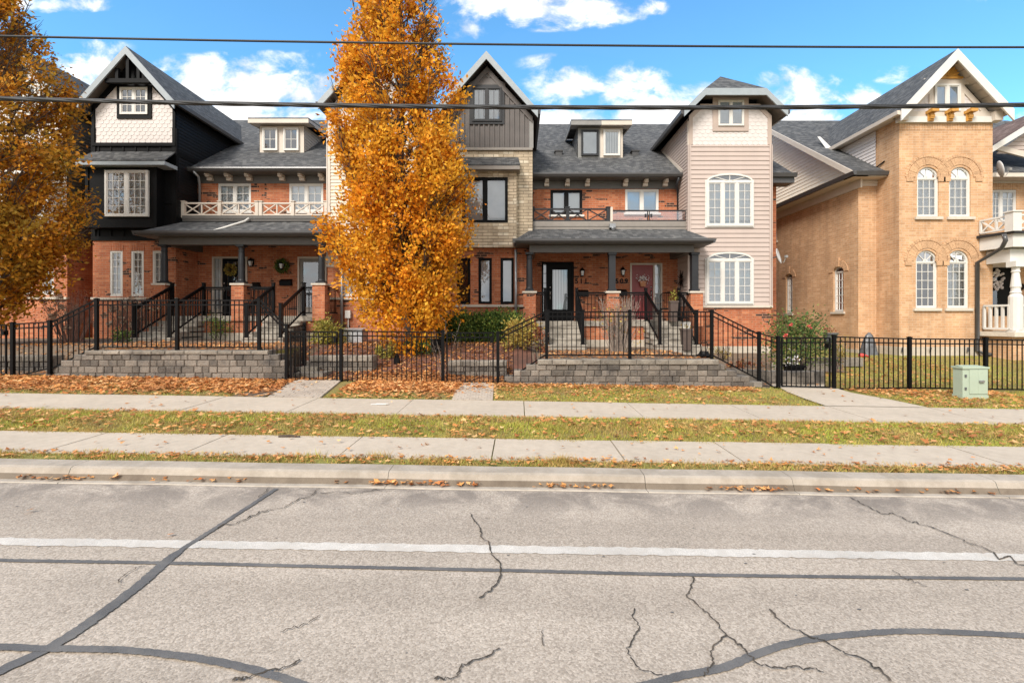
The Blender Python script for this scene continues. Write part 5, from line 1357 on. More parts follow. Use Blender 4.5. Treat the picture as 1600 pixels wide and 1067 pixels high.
    zA = Z(370, YF)
    deck(zA - .46, zA - .06, .0, 'porch_fascia', 'white_trim'); deck(zA - .06, zA + .02, .1, 'balcony_deck', 'charcoal_paint'); deck(zA - .9, zA - .5, -.22, 'porch_beam', 'white_trim')
    zf = Z(519, 14.65); deck(zf - .14, zf, .1, 'porch_floor', 'stone_cap'); deck(.2, zf - .14, -.08, 'porch_base', 'yellow_brick')
    m = MB(); zr0, zr1 = zA + .1, zA + .5
    segs = [(Vector((P[0][0], P[0][1] - .03, 0)), Vector((P[1][0], P[1][1], 0))), (Vector((P[1][0], P[1][1], 0)), Vector((xr, P[2][1], 0)))]
    for a, b in segs:
        up = Vector((0, 0, 1)); L_ = (b - a).length; n = max(2, round(L_ / .65))
        m.bar(a + up * zr1, b + up * zr1, .07, .05); m.bar(a + up * zr0, b + up * zr0, .06, .05)
        for k in range(n):
            p, q = a.lerp(b, k / n), a.lerp(b, (k + 1) / n); m.bar(p + up * zr0, q + up * zr1, .035, .045); m.bar(p + up * zr1, q + up * zr0, .036, .044); m.bar(p + up * zr0, p + up * zr1, .055, .055)
    p = segs[0][1]; m.box(p.x - .13, p.x + .13, p.y - .13, p.y + .13, zA, zr1 + .08); m.box(p.x - .16, p.x + .16, p.y - .16, p.y + .16, zr1 + .08, zr1 + .12)
    m.build('balcony_railing', 'white_trim', h)
    c = MB(); p = (X(1587, 14.75), 14.75); zb, ztp = zf, zA - .9
    hh = ztp - zb; c.box(p[0] - .15, p[0] + .15, p[1] - .15, p[1] + .15, zb, zb + .06); c.lathe((p[0], p[1], zb), [(.17, .06), (.17, hh * .5), (.12, hh * .54), (.14, hh * .56), (.115, hh * .58), (.11, hh * .62), (.13, hh * .64), (.085, hh * .84), (.11, hh * .85), (.095, hh * .87), (.095, hh * .92), (.12, hh * .93)], 14); c.box(p[0] - .15, p[0] + .15, p[1] - .15, p[1] + .15, zb + hh * .92, ztp)
    c.build('porch_column', 'white_trim', h, False)
    m = MB(); zz0, zz1 = zf + .1, zf + .82
    for a, b in ((Vector((X(1538, 15.5), 15.5, 0)), Vector((p[0] - .15, p[1] + .05, 0))), (Vector((p[0] + .15, p[1], 0)), Vector((xr, p[1], 0)))):
        up = Vector((0, 0, 1)); m.bar(a + up * zz1, b + up * zz1, .09, .06); m.bar(a + up * zz0, b + up * zz0, .09, .06); n = max(3, int((b - a).length / .15))
        for k in range(n + 1): q = a.lerp(b, k / n); m.bar(q + up * zz0, q + up * zz1, .06)
    m.build('porch_railing', 'white_trim', h)
    downpipe(h, [(X(1566, 14.6), 14.55, zA - .1), (X(1566, 14.6), 14.5, zA - .3), (X(1560, 14.8), 14.7, zA - .5), (X(1524, YF), YF - .07, zA - .85), (X(1524, YF), YF - .07, .6), (X(1530, YF), YF - .2, .5), (X(1560, YF), YF - .5, .42)], 'gutter_dark', .06)
    # cross gable dormer whose edge shows at the frame's side
    m = MB(); yg = 16.3; zq, q0 = 7.45, 15.7; pk = (18.4, 10.0)
    slab(m, [(q0, yg - .3, Z(236, yg)), (pk[0], yg - .3, Z(236, yg) + .62 * (pk[0] - q0)), (pk[0], 21.5, Z(236, yg) + .62 * (pk[0] - q0)), (q0, 19, Z(236, yg))], .06); r = m.build('dormer_roof', 'brown_shingle', h)
    z0_ = Z(236, yg); zpk = z0_ + .62 * (pk[0] - q0)
    b = MB(); b.prism([(q0, yg - .34, z0_), (pk[0], yg - .34, zpk), (pk[0], yg - .34, zpk - .22), (q0, yg - .34, z0_ - .2)], (0, .05, 0)); b.build('rake_board', 'white_trim', r)
    siding(MB(), FP(yg), [(q0 + .5, z0_ - .1), (22, z0_ - .1), (pk[0], zpk - .2)], .14).build('dormer', 'cream_siding', h)
    m = MB(); m.prism([(q0 + .1, yg - .06, z0_ + .12), (q0 + .5, yg - .06, z0_ + .2), (22, yg - .06, z0_ - 1.3), (22, yg - .06, z0_ - 1.5)], (0, .08, 0))
    m.build('fascia', 'cream_trim', h)
    # weep pipes on the foundation
    m = MB()
    for px in (1408, 1452, 1510): u = X(px, YF); m.tube([(u + .05, YF - .01, .68), (u, YF - .06, .69), (u - .03, YF - .07, .55)], .025, 6)
    m.build('vent_pipe', 'gutter_dark', h)
    m = MB(); y_, z_ = 16.2, Z(252, 16.2); m.bar((x0 - .02, y_, z_), (x0 - .1, y_ + .9, z_ - .3), .03); m.build('conduit', 'black_metal', h)
# ------------------------------------------------------------------ iron fences
def fence(name, label, posts, panels, cat='fence', pick=.105, gate=False):
    """posts: (px, top, bottom, Y); panels: index pairs, or explicit ((px,top,bot,Y),(...)) ends"""
    Q = [(X(p[0], p[3]), p[3], Z(p[1], p[3]), Z(p[2], p[3])) for p in posts]
    p_ = panels[0][0] if not Q else None
    c = Q[len(Q) // 2] if Q else (X(p_[0], p_[3]), p_[3], 0, Z(p_[2], p_[3]))
    t = thing(name, label, cat, (c[0], c[1], c[3]))
    for x, y, z1, z0 in Q:
        m = MB(); w = .032; m.box(x - w, x + w, y - w, y + w, z0 - .06, z1); e = w + .008; m.box(x - e, x + e, y - e, y + e, z1, z1 + .022); m.box(x - w * .7, x + w * .7, y - w * .7, y + w * .7, z1 + .022, z1 + .032)
        for zz in (z0 + .2, z1 - .14): m.box(x - w - .004, x + w + .004, y - w - .004, y + w + .004, zz, zz + .02)
        m.build('post', 'black_metal', t)
    for pn in panels:
        if isinstance(pn[0], int):
            a, b = Q[pn[0]], Q[pn[1]]; a = (a[0], a[1], a[2] - .02, a[3] + .06); b = (b[0], b[1], b[2] - .02, b[3] + .06)
        else: a, b = [(X(p[0], p[3]), p[3], Z(p[1], p[3]), Z(p[2], p[3])) for p in pn]
        A, B_ = Vector((a[0], a[1], 0)), Vector((b[0], b[1], 0)); d = (B_ - A).normalized(); A += d * .035; B_ -= d * .035
        up = Vector((0, 0, 1)); m = MB()
        for f0, f1, h in ((a[2], b[2], .028), (a[2] - .1, b[2] - .1, .026), (a[3], b[3], .028)): m.bar(A + up * f0, B_ + up * f1, .028, h)
        n = max(2, round((B_ - A).length / pick))
        for k in range(1, n):
            s = k / n; p = A.lerp(B_, s); za, zb = a[3] + (b[3] - a[3]) * s, a[2] + (b[2] - a[2]) * s
            m.bar(p + up * (za), p + up * zb, .016, .016, up=(0, 1, 0))
        if gate:
            for p, q in ((A, a), (B_, b)): m.bar(p + up * q[3], p + up * q[2], .03, .03, up=(0, 1, 0))
            m.box(B_.x - .06, B_.x + .0, B_.y - .05, B_.y + .05, b[2] - .22, b[2] - .12)
        m.build('panel', 'black_metal', t)
    return t
def make_fences():
    W, L = 10.62, 10.42
    fence('iron_fence', 'black iron fence stepping up over the block wall in front of the black townhouse', [(20, 505, 593, L), (78, 502, 580, L), (151, 468, 547, W), (277, 468, 547, W), (405, 468, 547, W), (448, 508, 600, L)], [(0, 1), (1, 2), (2, 3), (3, 4), (4, 5)])
    fence('iron_gate', 'black iron gate leaf cut off at the frame edge, by the amber tree', [], [((-70, 508, 584, L + .1), (12, 508, 585, L + .1))], 'gate', gate=True)
    fence('iron_gate', 'closed black iron gate at the head of the wide paver path, behind it stone steps', [], [((452, 518, 595, L), (529, 519, 597, L))], 'gate', gate=True)
    fence('iron_fence', 'short black iron fence return running back beside the stone garden steps', [(476, 506, 578, 11.7)], [((450, 512, 588, L + .08), (475, 508, 576, 11.7))])
    fence('iron_fence', 'black iron fence panel in front of the orange tree, between two gates', [(533, 516, 603, L), (692, 518, 605, L)], [(0, 1)])
    fence('iron_gate', 'closed black iron gate at the narrow leaf covered paver path, in front of the hedge', [], [((696, 520, 598, L), (773, 520, 599, L))], 'gate', gate=True)
    fence('iron_fence', 'black iron fence with sloping ends on the block wall below the red door stairs', [(778, 520, 606, L), (854, 486, 559, W), (984, 486, 559, W), (1112, 486, 560, W), (1186, 520, 596, L + .2), (1216, 527, 612, L)], [(0, 1), (1, 2), (2, 3), (3, 4), (4, 5)])
    fence('iron_gate', 'closed black iron gate across the concrete path to the yellow house', [], [((1219, 528, 603, L), (1299, 528, 605, L))], 'gate', gate=True)
    fence('iron_fence', 'long level black iron fence along the lawn of the yellow house', [(1303, 525, 612, L), (1421, 528, 610, L), (1540, 529, 612, L), (1662, 531, 614, L), (1784, 533, 616, L)], [(0, 1), (1, 2), (2, 3), (3, 4)])
# ------------------------------------------------------------------ leaves, trees, shrubs
def leaf_quads(P, size, rng, droop=0.0, aspect=.55, outward=None):
    """bent leaf-shaped quads at the points P: (n,4,3)"""
    n = len(P); ax = rng.normal(size=(n, 3)); ax[:, 2] -= droop
    if outward is not None: ax += outward
    ax /= np.linalg.norm(ax, axis=1)[:, None]; o = rng.normal(size=(n, 3)); r = np.cross(ax, o); r /= np.linalg.norm(r, axis=1)[:, None]
    s = (size * rng.uniform(.65, 1.3, n))[:, None]; nn = np.cross(ax, r)
    V = np.empty((n, 4, 3)); V[:, 0] = P; V[:, 1] = P + ax * s * .5 + r * s * aspect * .5 + nn * s * .12; V[:, 2] = P + ax * s; V[:, 3] = P + ax * s * .5 - r * s * aspect * .5 + nn * s * .12
    return V
def interp(tab, y):
    for (a, *va), (b, *vb) in zip(tab, tab[1:]):
        if a <= y <= b: t = (y - a) / (b - a); return [p + (q - p) * t for p, q in zip(va, vb)]
    return list(tab[-1][1:]) if y > tab[-1][0] else list(tab[0][1:])
def fastigiate(label, base, prof, mat, size, n_limb, n_leaf, seed, keep=None, hole=.0, group=None):
    """a narrow tree of many steep limbs. prof: (height, x left, x right) about the trunk line"""
    rng = np.random.default_rng(seed); rr = random.Random(seed); bx, by, bz = base
    t = thing('tree', label, 'tree', base, group)
    top = prof[-1][0]; m = MB()
    def env(z): l, r = interp(prof, z); return bx + (l + r) / 2, (r - l) / 2
    tr = [(bx + .06 * math.sin(k * .9), by + .05 * math.cos(k * 1.3), bz + (top - bz) * k / 12 * .97) for k in range(13)]
    tr = [(x + (env(z)[0] - bx) * min(1, (z - bz) / 4) * .8, y, z) for x, y, z in tr]
    m.tube(tr, [.15 * (1 - k / 13) + .02 for k in range(13)], 9)
    C_, D_ = [], []
    for i in range(n_limb):
        a = 2.4 * i + rr.uniform(-.4, .4); f = (i / n_limb) ** 1.0; z0 = bz + .3 + (top - bz) * f * .8; z1 = min(top - .2, z0 + rr.uniform(1.2, 3.0) * (1.15 - f * .5))
        cx1, r1 = env(z1); q = rr.uniform(.6, .97); pts = []
        k0 = min(12, (z0 - bz) / (top - bz) * 12 / .97); j = int(k0); p0 = Vector(tr[j]).lerp(Vector(tr[min(12, j + 1)]), k0 - j)
        tip = Vector((cx1 + r1 * q * math.cos(a), by + r1 * q * .9 * math.sin(a), z1))
        cz, cr = env(z0 + (z1 - z0) * .35)
        mid = Vector((cz + cr * q * .62 * math.cos(a), by + cr * q * .58 * math.sin(a), z0 + (z1 - z0) * .35))
        for k in range(8):
            s = k / 7; pts.append(p0 * (1 - s) ** 2 + mid * 2 * s * (1 - s) + tip * s * s + Vector((rr.uniform(-.04, .04), rr.uniform(-.04, .04), 0)))
        th = .045 * (1.1 - f * .6); m.tube(pts, [th * (1 - .85 * k / 7) for k in range(8)], 5)
        for k in range(2, 8):
            C_.append((pts[k], .08 + .04 * k / 7))
            for _ in range(4):
                b_ = a + rr.uniform(-1.1, 1.1); ln = rr.uniform(.25, .65) * (.5 + r1 * .45); e = pts[k] + Vector((math.cos(b_) * ln * .7, math.sin(b_) * ln * .7, ln * rr.uniform(.25, .9)))
                ez, er = env(e.z); dv = Vector((e.x - ez, (e.y - by) / .92, 0))
                if dv.length > er: e.x = ez + dv.x / dv.length * er; e.y = by + dv.y * .92 / dv.length * er
                if keep and not keep(e): continue
                m.tube([pts[k], (pts[k] + e) / 2 + Vector((0, 0, -.03)), e], [.010, .007, .003], 3, cap=False); C_ += [(e, .13), ((pts[k] + e) / 2, .10)]
    # fill so the envelope reads, with sprays towards the outside
    for _ in range(int(n_limb * 22)):
        z = rr.uniform(prof[0][0], top); cz, er = env(z)
        if rr.random() > er / max(.3, max((p[2] - p[1]) / 2 for p in prof)) + .1: continue
        a = rr.uniform(0, 6.28); q = rr.uniform(.62, .98)
        e = Vector((cz + er * q * math.cos(a), by + er * q * .92 * math.sin(a), z))
        from mathutils import noise as mn
        C_.append((e, .14))
    pts, axs = [], []
    from mathutils import noise as mn
    for c, s in C_:
        if keep and not keep(c): continue
        cz, er = env(c[2]); aa = math.atan2(c[1] - by, c[0] - cz); rq = math.hypot(c[0] - cz, (c[1] - by) / .92) / max(er, .1)
        if rq > .86 + .35 * max(0, .4 - (c[2] - prof[0][0]) / (top - prof[0][0])) + .34 * mn.noise(Vector((math.cos(aa) * 1.6 + seed, math.sin(aa) * 1.6, c[2] * 1.1))): continue
        w = Vector((c[0] * 1.5 + seed, c[1] * 1.5, c[2] * .75)); d = mn.noise(w) + .55 * mn.noise(w * 2.6)
        tt = (c[2] - prof[0][0]) / (top - prof[0][0])
        if d < -.10 + hole + .35 * max(0, tt - .55) - .9 * max(0, .5 - tt) + rr.uniform(-.06, .06): continue
        cz, er = env(c.z)
        n = int(n_leaf * rr.uniform(.5, 1.4)); q = rng.normal(size=(n, 3)) * np.array([s, s, s * 1.2]) + np.array(c); pts.append(q); axs.append(np.repeat(rng.normal(size=(1, 3)) * .8, n, 0))
    P = np.concatenate(pts); 
    m.build('trunk', 'bark', t)
    out = P - np.array([bx, by, 0]); out[:, 2] = 1.2; out /= np.linalg.norm(out, axis=1)[:, None]
    soup('crown', leaf_quads(P, size, rng, -.1, .6, out * .8 + np.concatenate(axs)), 4, mat, t)
    return t
def shrub(name, label, c, rx, ry, rz, mat, n, size, seed, cat='shrub', stems=14, boxy=False, twig='bark', up=.0, stemr=.008, parts=True):
    """c is the foot of the plant; leaves lie in sprays through an uneven ellipsoid (or clipped block)"""
    rng = np.random.default_rng(seed); rr = random.Random(seed); t = thing(name, label, cat, c); cx_, cy_, cz_ = c
    m = MB(); tips = []
    for i in range(stems):
        a = rr.uniform(0, 6.28); q = rr.uniform(.2, .95); e = Vector((cx_ + rx * q * math.cos(a), cy_ + ry * q * math.sin(a), cz_ + rz * rr.uniform(.9, 1.9))); b = Vector((cx_ + rx * .3 * q * math.cos(a), cy_ + ry * .3 * q * math.sin(a), cz_ - .03))
        md = b.lerp(e, .5) + Vector((rr.uniform(-.05, .05), rr.uniform(-.05, .05), .06)); m.tube([b, md, e], [stemr, stemr * .7, stemr * .3], 4); tips.append(e)
        for _ in range(3):
            s = rr.uniform(.35, .95); p = b.lerp(e, s); f = p + Vector((rr.uniform(-.2, .2), rr.uniform(-.2, .2), rr.uniform(.05, .25))); m.tube([p, f], [stemr * .5, stemr * .2], 3, cap=False); tips.append(f)
    m.build('stems', twig, t)
    if n:
        k = max(8, n // 26); cl = []
        while len(cl) < k:
            if boxy: v = np.array([rr.uniform(-1, 1), rr.uniform(-1, 1), rr.uniform(-1, 1)])
            else:
                v = rng.normal(size=3); v /= np.linalg.norm(v); v *= rr.uniform(.45, 1.0) * (1 + .18 * math.sin(v[0] * 5 + seed) + .12 * math.sin(v[2] * 7 + v[1] * 4))
            cl.append(v)
        cl = np.array(cl) * np.array([rx, ry, rz]) + np.array([cx_, cy_, cz_ + rz])
        sp = .09 if boxy else min(rx, rz) * .22
        P = np.repeat(cl, 26, 0) + rng.normal(size=(k * 26, 3)) * sp
        o = P - np.array([cx_, cy_, cz_ + rz * .4]); o /= np.linalg.norm(o, axis=1)[:, None] + 1e-6
        soup('foliage', leaf_quads(P, size, rng, -up, .5, o * .8), 4, mat, t)
    return t, tips
def blooms(name, t, pts, mat, r, rr):
    rng = np.random.default_rng(5)
    for p in pts: soup(name, leaf_quads(np.array(p) + rng.normal(size=(16, 3)) * r * .3, r * 1.1, rng, 0, .9), 4, mat, t)
def make_trees():
    # crown outline of the orange tree read at its own depth
    Y = 12.9; bx = X(640, Y); rows = [(-75, 603, 634), (-60, 580, 654), (-40, 561, 674), (0, 552, 684), (40, 553, 694), (75, 540, 706), (110, 529, 718), (150, 521, 721), (200, 518, 729), (250, 516, 734), (300, 512, 743), (350, 510, 736), (400, 519, 732), (440, 529, 727), (470, 545, 720), (500, 567, 706), (525, 589, 684), (545, 600, 676), (562, 622, 656)]
    prof = sorted((Z(py, Y), X(l, Y) - bx, X(r, Y) - bx) for py, l, r in rows)
    bz = terr(bx, Y)
    fastigiate('tall column shaped tree in bright orange autumn leaf behind the fence between the gates', (bx, Y, bz), prof, 'orange_leaves', .105, 98, 26, 3, hole=.08)
    Y = 12.3; bx = X(-28, Y); rows = [(-75, -60, -24), (-40, -100, 11), (0, -130, 39), (40, -140, 49), (80, -150, 71), (110, -165, 93), (150, -175, 101), (200, -190, 110), (250, -200, 117), (300, -205, 118), (350, -200, 112), (385, -185, 93), (410, -170, 77), (440, -150, 61), (470, -120, 33), (500, -90, 3), (520, -70, -17)]
    prof = sorted((Z(py, Y), X(l, Y) - bx, X(r, Y) - bx) for py, l, r in rows)
    def gap(e):
        px, py = CX + F * e.x / e.y, CY - F * (e.z - H) / e.y
        return px > -150
    fastigiate('broad tree in amber brown autumn leaf at the frame edge, before the scalloped gable', (bx, Y, terr(bx, Y)), prof, 'amber_leaves', .11, 94, 24, 21, keep=gap, hole=.12)
def make_plants():
    G_ = lambda px, Y: (X(px, Y), Y, terr(X(px, Y), Y) - .02)
    r1 = random.Random(4)
    for i, (pa, pb) in enumerate(((684, 728), (722, 772), (764, 812))):
        Y = 14.3; a, b = X(pa, Y), X(pb, Y)
        lab = ('dark green clipped cedar hedge, end bush nearest the orange tree', 'dark green clipped cedar hedge, middle bush below the narrow dark windows', 'dark green clipped cedar hedge, end bush beside the grey downpipe')[i]
        shrub('hedge', lab, ((a + b) / 2, Y, .85), (b - a) / 2, .4, (Z(496 - i * 1.5, Y) - .85) / 2, 'hedge_leaf', 9000, .075, 31 + i, 'hedge', 8, boxy=True, up=.9)
    shrub('shrub', 'yellow green variegated bush beside the brick porch pier, behind the gate', G_(512, 13.4), .42, .35, .36, 'lime_leaf', 1500, .08, 41)
    shrub('shrub', 'yellowing leafy shrub between the hedge and the fence slope', G_(812, 13.0), .42, .4, .42, 'gold_leaf', 1500, .085, 42, twig='pale_twig')
    shrub('shrub', 'brown stemmed shrub with few yellow leaves beside the black door stairs', G_(842, 13.0), .24, .25, .4, 'rust_leaf', 500, .07, 43, twig='pale_twig', stems=26)
    shrub('shrub', 'low dark evergreen at the foot of the orange tree', G_(664, 12.6), .5, .4, .2, 'hedge_leaf', 1600, .06, 44)
    shrub('shrub', 'low yellow green ground shrub to the left of the orange trunk', G_(602, 12.4), .35, .3, .18, 'lime_leaf', 700, .06, 45)
    t, tips = shrub('shrub', 'dense clump of bare grey brown stems before the brick pier of the red door porch', G_(966, 13.2), .68, .3, .85, 'gold_leaf', 70, .07, 46, stems=110, twig='pale_twig', stemr=.011)
    t, tips = shrub('shrub', 'bare red twigged shrub in front of the recess left of the black tower', G_(112, 13.6), 1.0, .4, .8, 'rust_leaf', 300, .06, 47, stems=110, twig='red_twig'); blooms('dry_flower', t, r1.sample(tips, 14), 'dry_bloom', .07, r1)
    t, tips = shrub('shrub', 'thin bare hydrangea under the narrow windows of the black townhouse', G_(205, 14.9), .9, .35, .82, 'rust_leaf', 260, .06, 48, stems=70, twig='red_twig'); blooms('dry_flower', t, r1.sample(tips, 26), 'dry_bloom', .08, r1)
    t, tips = shrub('rose_bush', 'green rose bush with a few red blooms by the gate of the yellow house', G_(1248, 12.6), .78, .5, .74, 'rose_leaf', 3600, .075, 49, 'rose bush', stems=26)
    blooms('rose', t, [Vector((X(1235, 12.2), 12.15, Z(507, 12.2))), Vector((X(1263, 12.2), 12.15, Z(510, 12.2))), Vector((X(1228, 12.2), 12.2, Z(525, 12.2)))], 'petal_red', .055, r1)
    shrub('shrub', 'sparse yellow leaved shrub at the corner of the yellow brick wall', G_(1312, 13.0), .25, .2, .52, 'gold_leaf', 260, .06, 50, stems=16, twig='pale_twig')
    shrub('shrub', 'thin weedy plant at the concrete foot of the cream tower', G_(1128, 14.5), .3, .2, .3, 'gold_leaf', 160, .06, 51, stems=12)
    shrub('shrub', 'small rust red ground plant under the sloping fence by the cream tower', G_(1160, 13.2), .5, .3, .1, 'rust_leaf', 500, .06, 52, stems=5)
    shrub('shrub', 'small green plant on the soil below the black townhouse windows', G_(190, 13.4), .3, .25, .2, 'rose_leaf', 350, .07, 53, stems=6)
    shrub('shrub', 'green plants along the porch base between the two left stairs', (X(345, 15.35), 15.3, 1.0), .4, .14, .35, 'hedge_leaf', 800, .06, 54, stems=6)
    m = MB(); rr = random.Random(8); b = Vector((X(690, 10.6), 10.75, terr(X(690, 10.6), 10.75)))
    for k in range(9):
        e = b + Vector((rr.uniform(-.28, .42), rr.uniform(-.1, .1), rr.uniform(.7, 1.35))); md = b.lerp(e, .5) + Vector((rr.uniform(-.06, .06), 0, 0)); m.tube([b, md, e], [.007, .005, .002], 4)
        for _ in range(4): p = md.lerp(e, rr.random()); m.tube([p, p + Vector((rr.uniform(-.15, .15), 0, rr.uniform(.05, .2)))], [.003, .0015], 3, cap=False)
    tag(m.build('sapling', 'pale_twig'), 'bare pale twigged sapling leaning against the fence post by the hedge gate', 'sapling')
# ------------------------------------------------------------------ grass and fallen leaves
def make_litter():
    rng = np.random.default_rng(77); from mathutils import noise as mn
    def fork(x, y): p = CX + F * x / y; t = (10.6 - y) / 2.11; return 8.4 < y < 10.7 and 1213 + 76 * t < p < 1302 + 149 * t
    def pav(x, y): t = (y - 8.49) / 1.96; p = CX + F * x / y; return 418 + 44 * t < p < 500 + 33 * t
    P = []
    def strip(n, y0, y1, xa=-1.5, xb=1.45, hmin=.02, hmax=.06, edge=0.0, dens=None, wob=.03):
        k = 0
        while k < n:
            y = rng.uniform(y0, y1); x = rng.uniform(xa, xb) * y
            d = mn.noise(Vector((x * 1.1, y * 1.6, 3.1))) * .5 + .5
            if rng.random() > .25 + d * .9: k += .25; continue
            if dens and rng.random() > dens(x, y): k += .3; continue
            e = wob * mn.noise(Vector((x * 2.3, 0, y0)))
            P.append((x, y + e, terr(x, y) + (.03 if 6.6 < y < 6.7 else .03 * (sst(6, 6.6, y) * (1 - sst(6.7, 7.25, y))) if y < 8 else 0), rng.uniform(hmin, hmax))); k += 1
    strip(58000, 5.97, 7.29, hmin=.02, hmax=.055); strip(8000, 5.92, 6.02, hmax=.05, wob=.10); strip(7000, 7.23, 7.34, hmax=.045, wob=.09); strip(4000, 8.42, 8.52, hmax=.045, wob=.07, dens=lambda x, y: 0 if fork(x, y) or pav(x, y) else 1); strip(3000, 5.12, 5.22, hmax=.045, wob=.12)
    strip(11500, 4.96, 5.18, hmin=.02, hmax=.055, wob=.05, dens=lambda x, y: max(.05, mn.noise(Vector((x * 1.7, 5, 0))) * 1.3 + .5))
    inpath = lambda x, y: fork(x, y) or X(430, 9) - (10.4 - y) * .1 - .3 < x < X(515, 9) + .1 or X(708, 9.5) < x < X(772, 9.5)
    strip(42000, 8.46, 10.45, hmin=.02, hmax=.055, dens=lambda x, y: 0 if inpath(x, y) else (1.0 if x > -.4 else .28))
    strip(30000, 10.6, 15.5, .55, 1.45, hmin=.02, hmax=.05, dens=lambda x, y: 1.0 if x > X(1300, 10.5) + (y - 10.5) * .25 else .0)
    for px, py, rr_, n in ((880, 723, .07, 160), (185, 590, .2, 60), (590, 716, .1, 100), (1400, 737, .1, 90), (1180, 645, .0, 0), (735, 608, .1, 120), (480, 716, .1, 60)):
        c = on_ground(px, py, .12)
        for _ in range(n): P.append((c.x + rng.normal() * rr_, c.y + rng.normal() * .02, c.z, rng.uniform(.04, .1)))
    def blades(P, mat):
        n = len(P); a = rng.uniform(0, 6.283, n); ln = P[:, 3]; lean = rng.uniform(.2, 1.5, n) * ln; w = .004 + .0035 * rng.random(n)
        V = np.empty((n, 3, 3)); b = a + rng.normal(size=n) * .8 + 1.57
        V[:, 0] = np.stack([P[:, 0] - w * np.cos(a), P[:, 1] - w * np.sin(a), P[:, 2] - .004], 1); V[:, 1] = np.stack([P[:, 0] + w * np.cos(a), P[:, 1] + w * np.sin(a), P[:, 2] - .004], 1)
        V[:, 2] = np.stack([P[:, 0] + lean * np.cos(b), P[:, 1] + lean * np.sin(b), P[:, 2] + ln], 1)
        return soup('grass', V, 3, mat)
    P = np.array(P); dry = (P[:, 1] < 5.3) & (rng.random(len(P)) < .8) | (np.array([mn.noise(Vector((p[0] * .8, p[1] * 1.9, 1.5))) for p in P]) > .22) & (rng.random(len(P)) < .75)
    tag(blades(P[~dry], 'grass_blades'), 'short autumn grass of the verges and lawns', 'grass', kind='stuff')
    tag(blades(P[dry], 'straw_blades'), 'dry straw coloured grass along the kerb and in patches of the verges', 'grass', kind='stuff')
    # fallen leaves: lobed, curled
    L = []
    def leaf(x, y, z, s, flat=1.0): L.append((x, y, z, s, flat))
    def scat(n, y0, y1, x0, x1, s=(.05, .1), dens=None, clump=1.4, lift=.012, absx=False):
        k = 0; tries = 0
        while k < n and tries < n * 12:
            tries += 1; y = rng.uniform(y0, y1); x = rng.uniform(x0, x1) * (1 if absx else y)
            d = mn.noise(Vector((x * clump, y * clump, 9.7))) * .5 + .5
            if rng.random() > .15 + d: continue
            if dens and rng.random() > dens(x, y): continue
            if fork(x, y) and rng.random() > .04 or 8.4 < y < 10.4 and pav(x, y) and rng.random() > .06: continue
            leaf(x, y, terr(x, y) + lift + rng.uniform(0, .02) + (.03 * (sst(6, 6.6, y) * (1 - sst(6.7, 7.25, y))) if y < 8 else 0), rng.uniform(*s)); k += 1
    scat(1900, 5.98, 7.27, -1.5, 1.45, (.04, .085), lift=.025)
    scat(850, 4.98, 5.2, -1.5, 1.45, (.03, .06), lift=.02)
    scat(70, 5.2, 5.95, -1.15, 1.15, (.03, .06), lift=.03); scat(70, 7.3, 8.45, -1.15, 1.15, (.03, .07), lift=.03)
    scat(9800, 8.5, 10.45, X(-300, 9), X(460, 9), (.05, .10), lambda x, y: .2 + .8 * sst(8.6, 9.3, y), absx=True)
    scat(5600, 8.6, 10.5, X(530, 9.3), X(712, 9.3), (.05, .10), lambda x, y: .08 + .92 * sst(9.1, 9.7, y), absx=True)
    scat(420, 8.6, 10.5, X(700, 9.3), X(800, 9.3), (.05, .09), lambda x, y: sst(9.0, 10, y), absx=True)
    scat(2300, 8.6, 10.45, X(775, 9.3), X(1215, 9.3), (.04, .085), lambda x, y: .14 + .86 * sst(9.75, 10.3, y), absx=True)
    scat(1500, 8.6, 10.45, X(1300, 9.3), X(1640, 9.3), (.04, .085), lambda x, y: .25 + .6 * sst(9.5, 10.3, y), absx=True)
    scat(5600, 10.5, 14.5, X(455, 11), X(800, 11), (.05, .095), absx=True); scat(1200, 10.5, 11.5, X(570, 11), X(710, 11), (.05, .1), absx=True)
    scat(2400, 10.75, 14.0, X(70, 11), X(450, 11), (.05, .09), absx=True); scat(1500, 10.75, 14.0, X(845, 11), X(1120, 11), (.05, .09), absx=True)
    scat(1300, 10.6, 15, X(1290, 11), X(1640, 11), (.05, .09), absx=True); scat(500, 10.7, 13, X(-80, 11), X(80, 11), (.05, .09), absx=True); scat(260, 10.7, 13.5, X(1120, 11), X(1290, 11), (.05, .08), absx=True)
    for px, n, sp in ((60, 16, .16), (125, 10, .1), (178, 4, .05), (320, 6, .08), (378, 4, .05), (605, 26, .12), (660, 26, .16), (735, 6, .08), (862, 12, .08), (905, 10, .1), (935, 6, .1), (1155, 22, .14), (1195, 16, .1), (1290, 4, .05), (1365, 8, .12), (1475, 10, .15), (1540, 6, .1), (530, 3, .05), (240, 4, .1)):
        for _ in range(n):
            x = X(px, 4.66) + rng.normal() * sp; leaf(x, 4.66 + rng.normal() * .02, fx(x) + .022 + rng.uniform(0, .025), rng.uniform(.03, .065))
    for px, py in ((45, 801), (268, 838), (880, 757)): p = on_ground(px, py); leaf(p.x, p.y, p.z + .015, .05)
    L = np.array(L); n = len(L)
    ang = np.radians([-90, -50, -20, 10, 35, 62, 90, 118, 145, 170, 200, 230]); rad = np.array([.25, .42, .30, .95, .45, .62, 1.1, .62, .45, .95, .30, .42])
    k = len(ang); yaw = rng.uniform(0, 6.283, n)[:, None]; s = L[:, 3][:, None] * .78 * rng.uniform(.75, 1.1, (n, k))
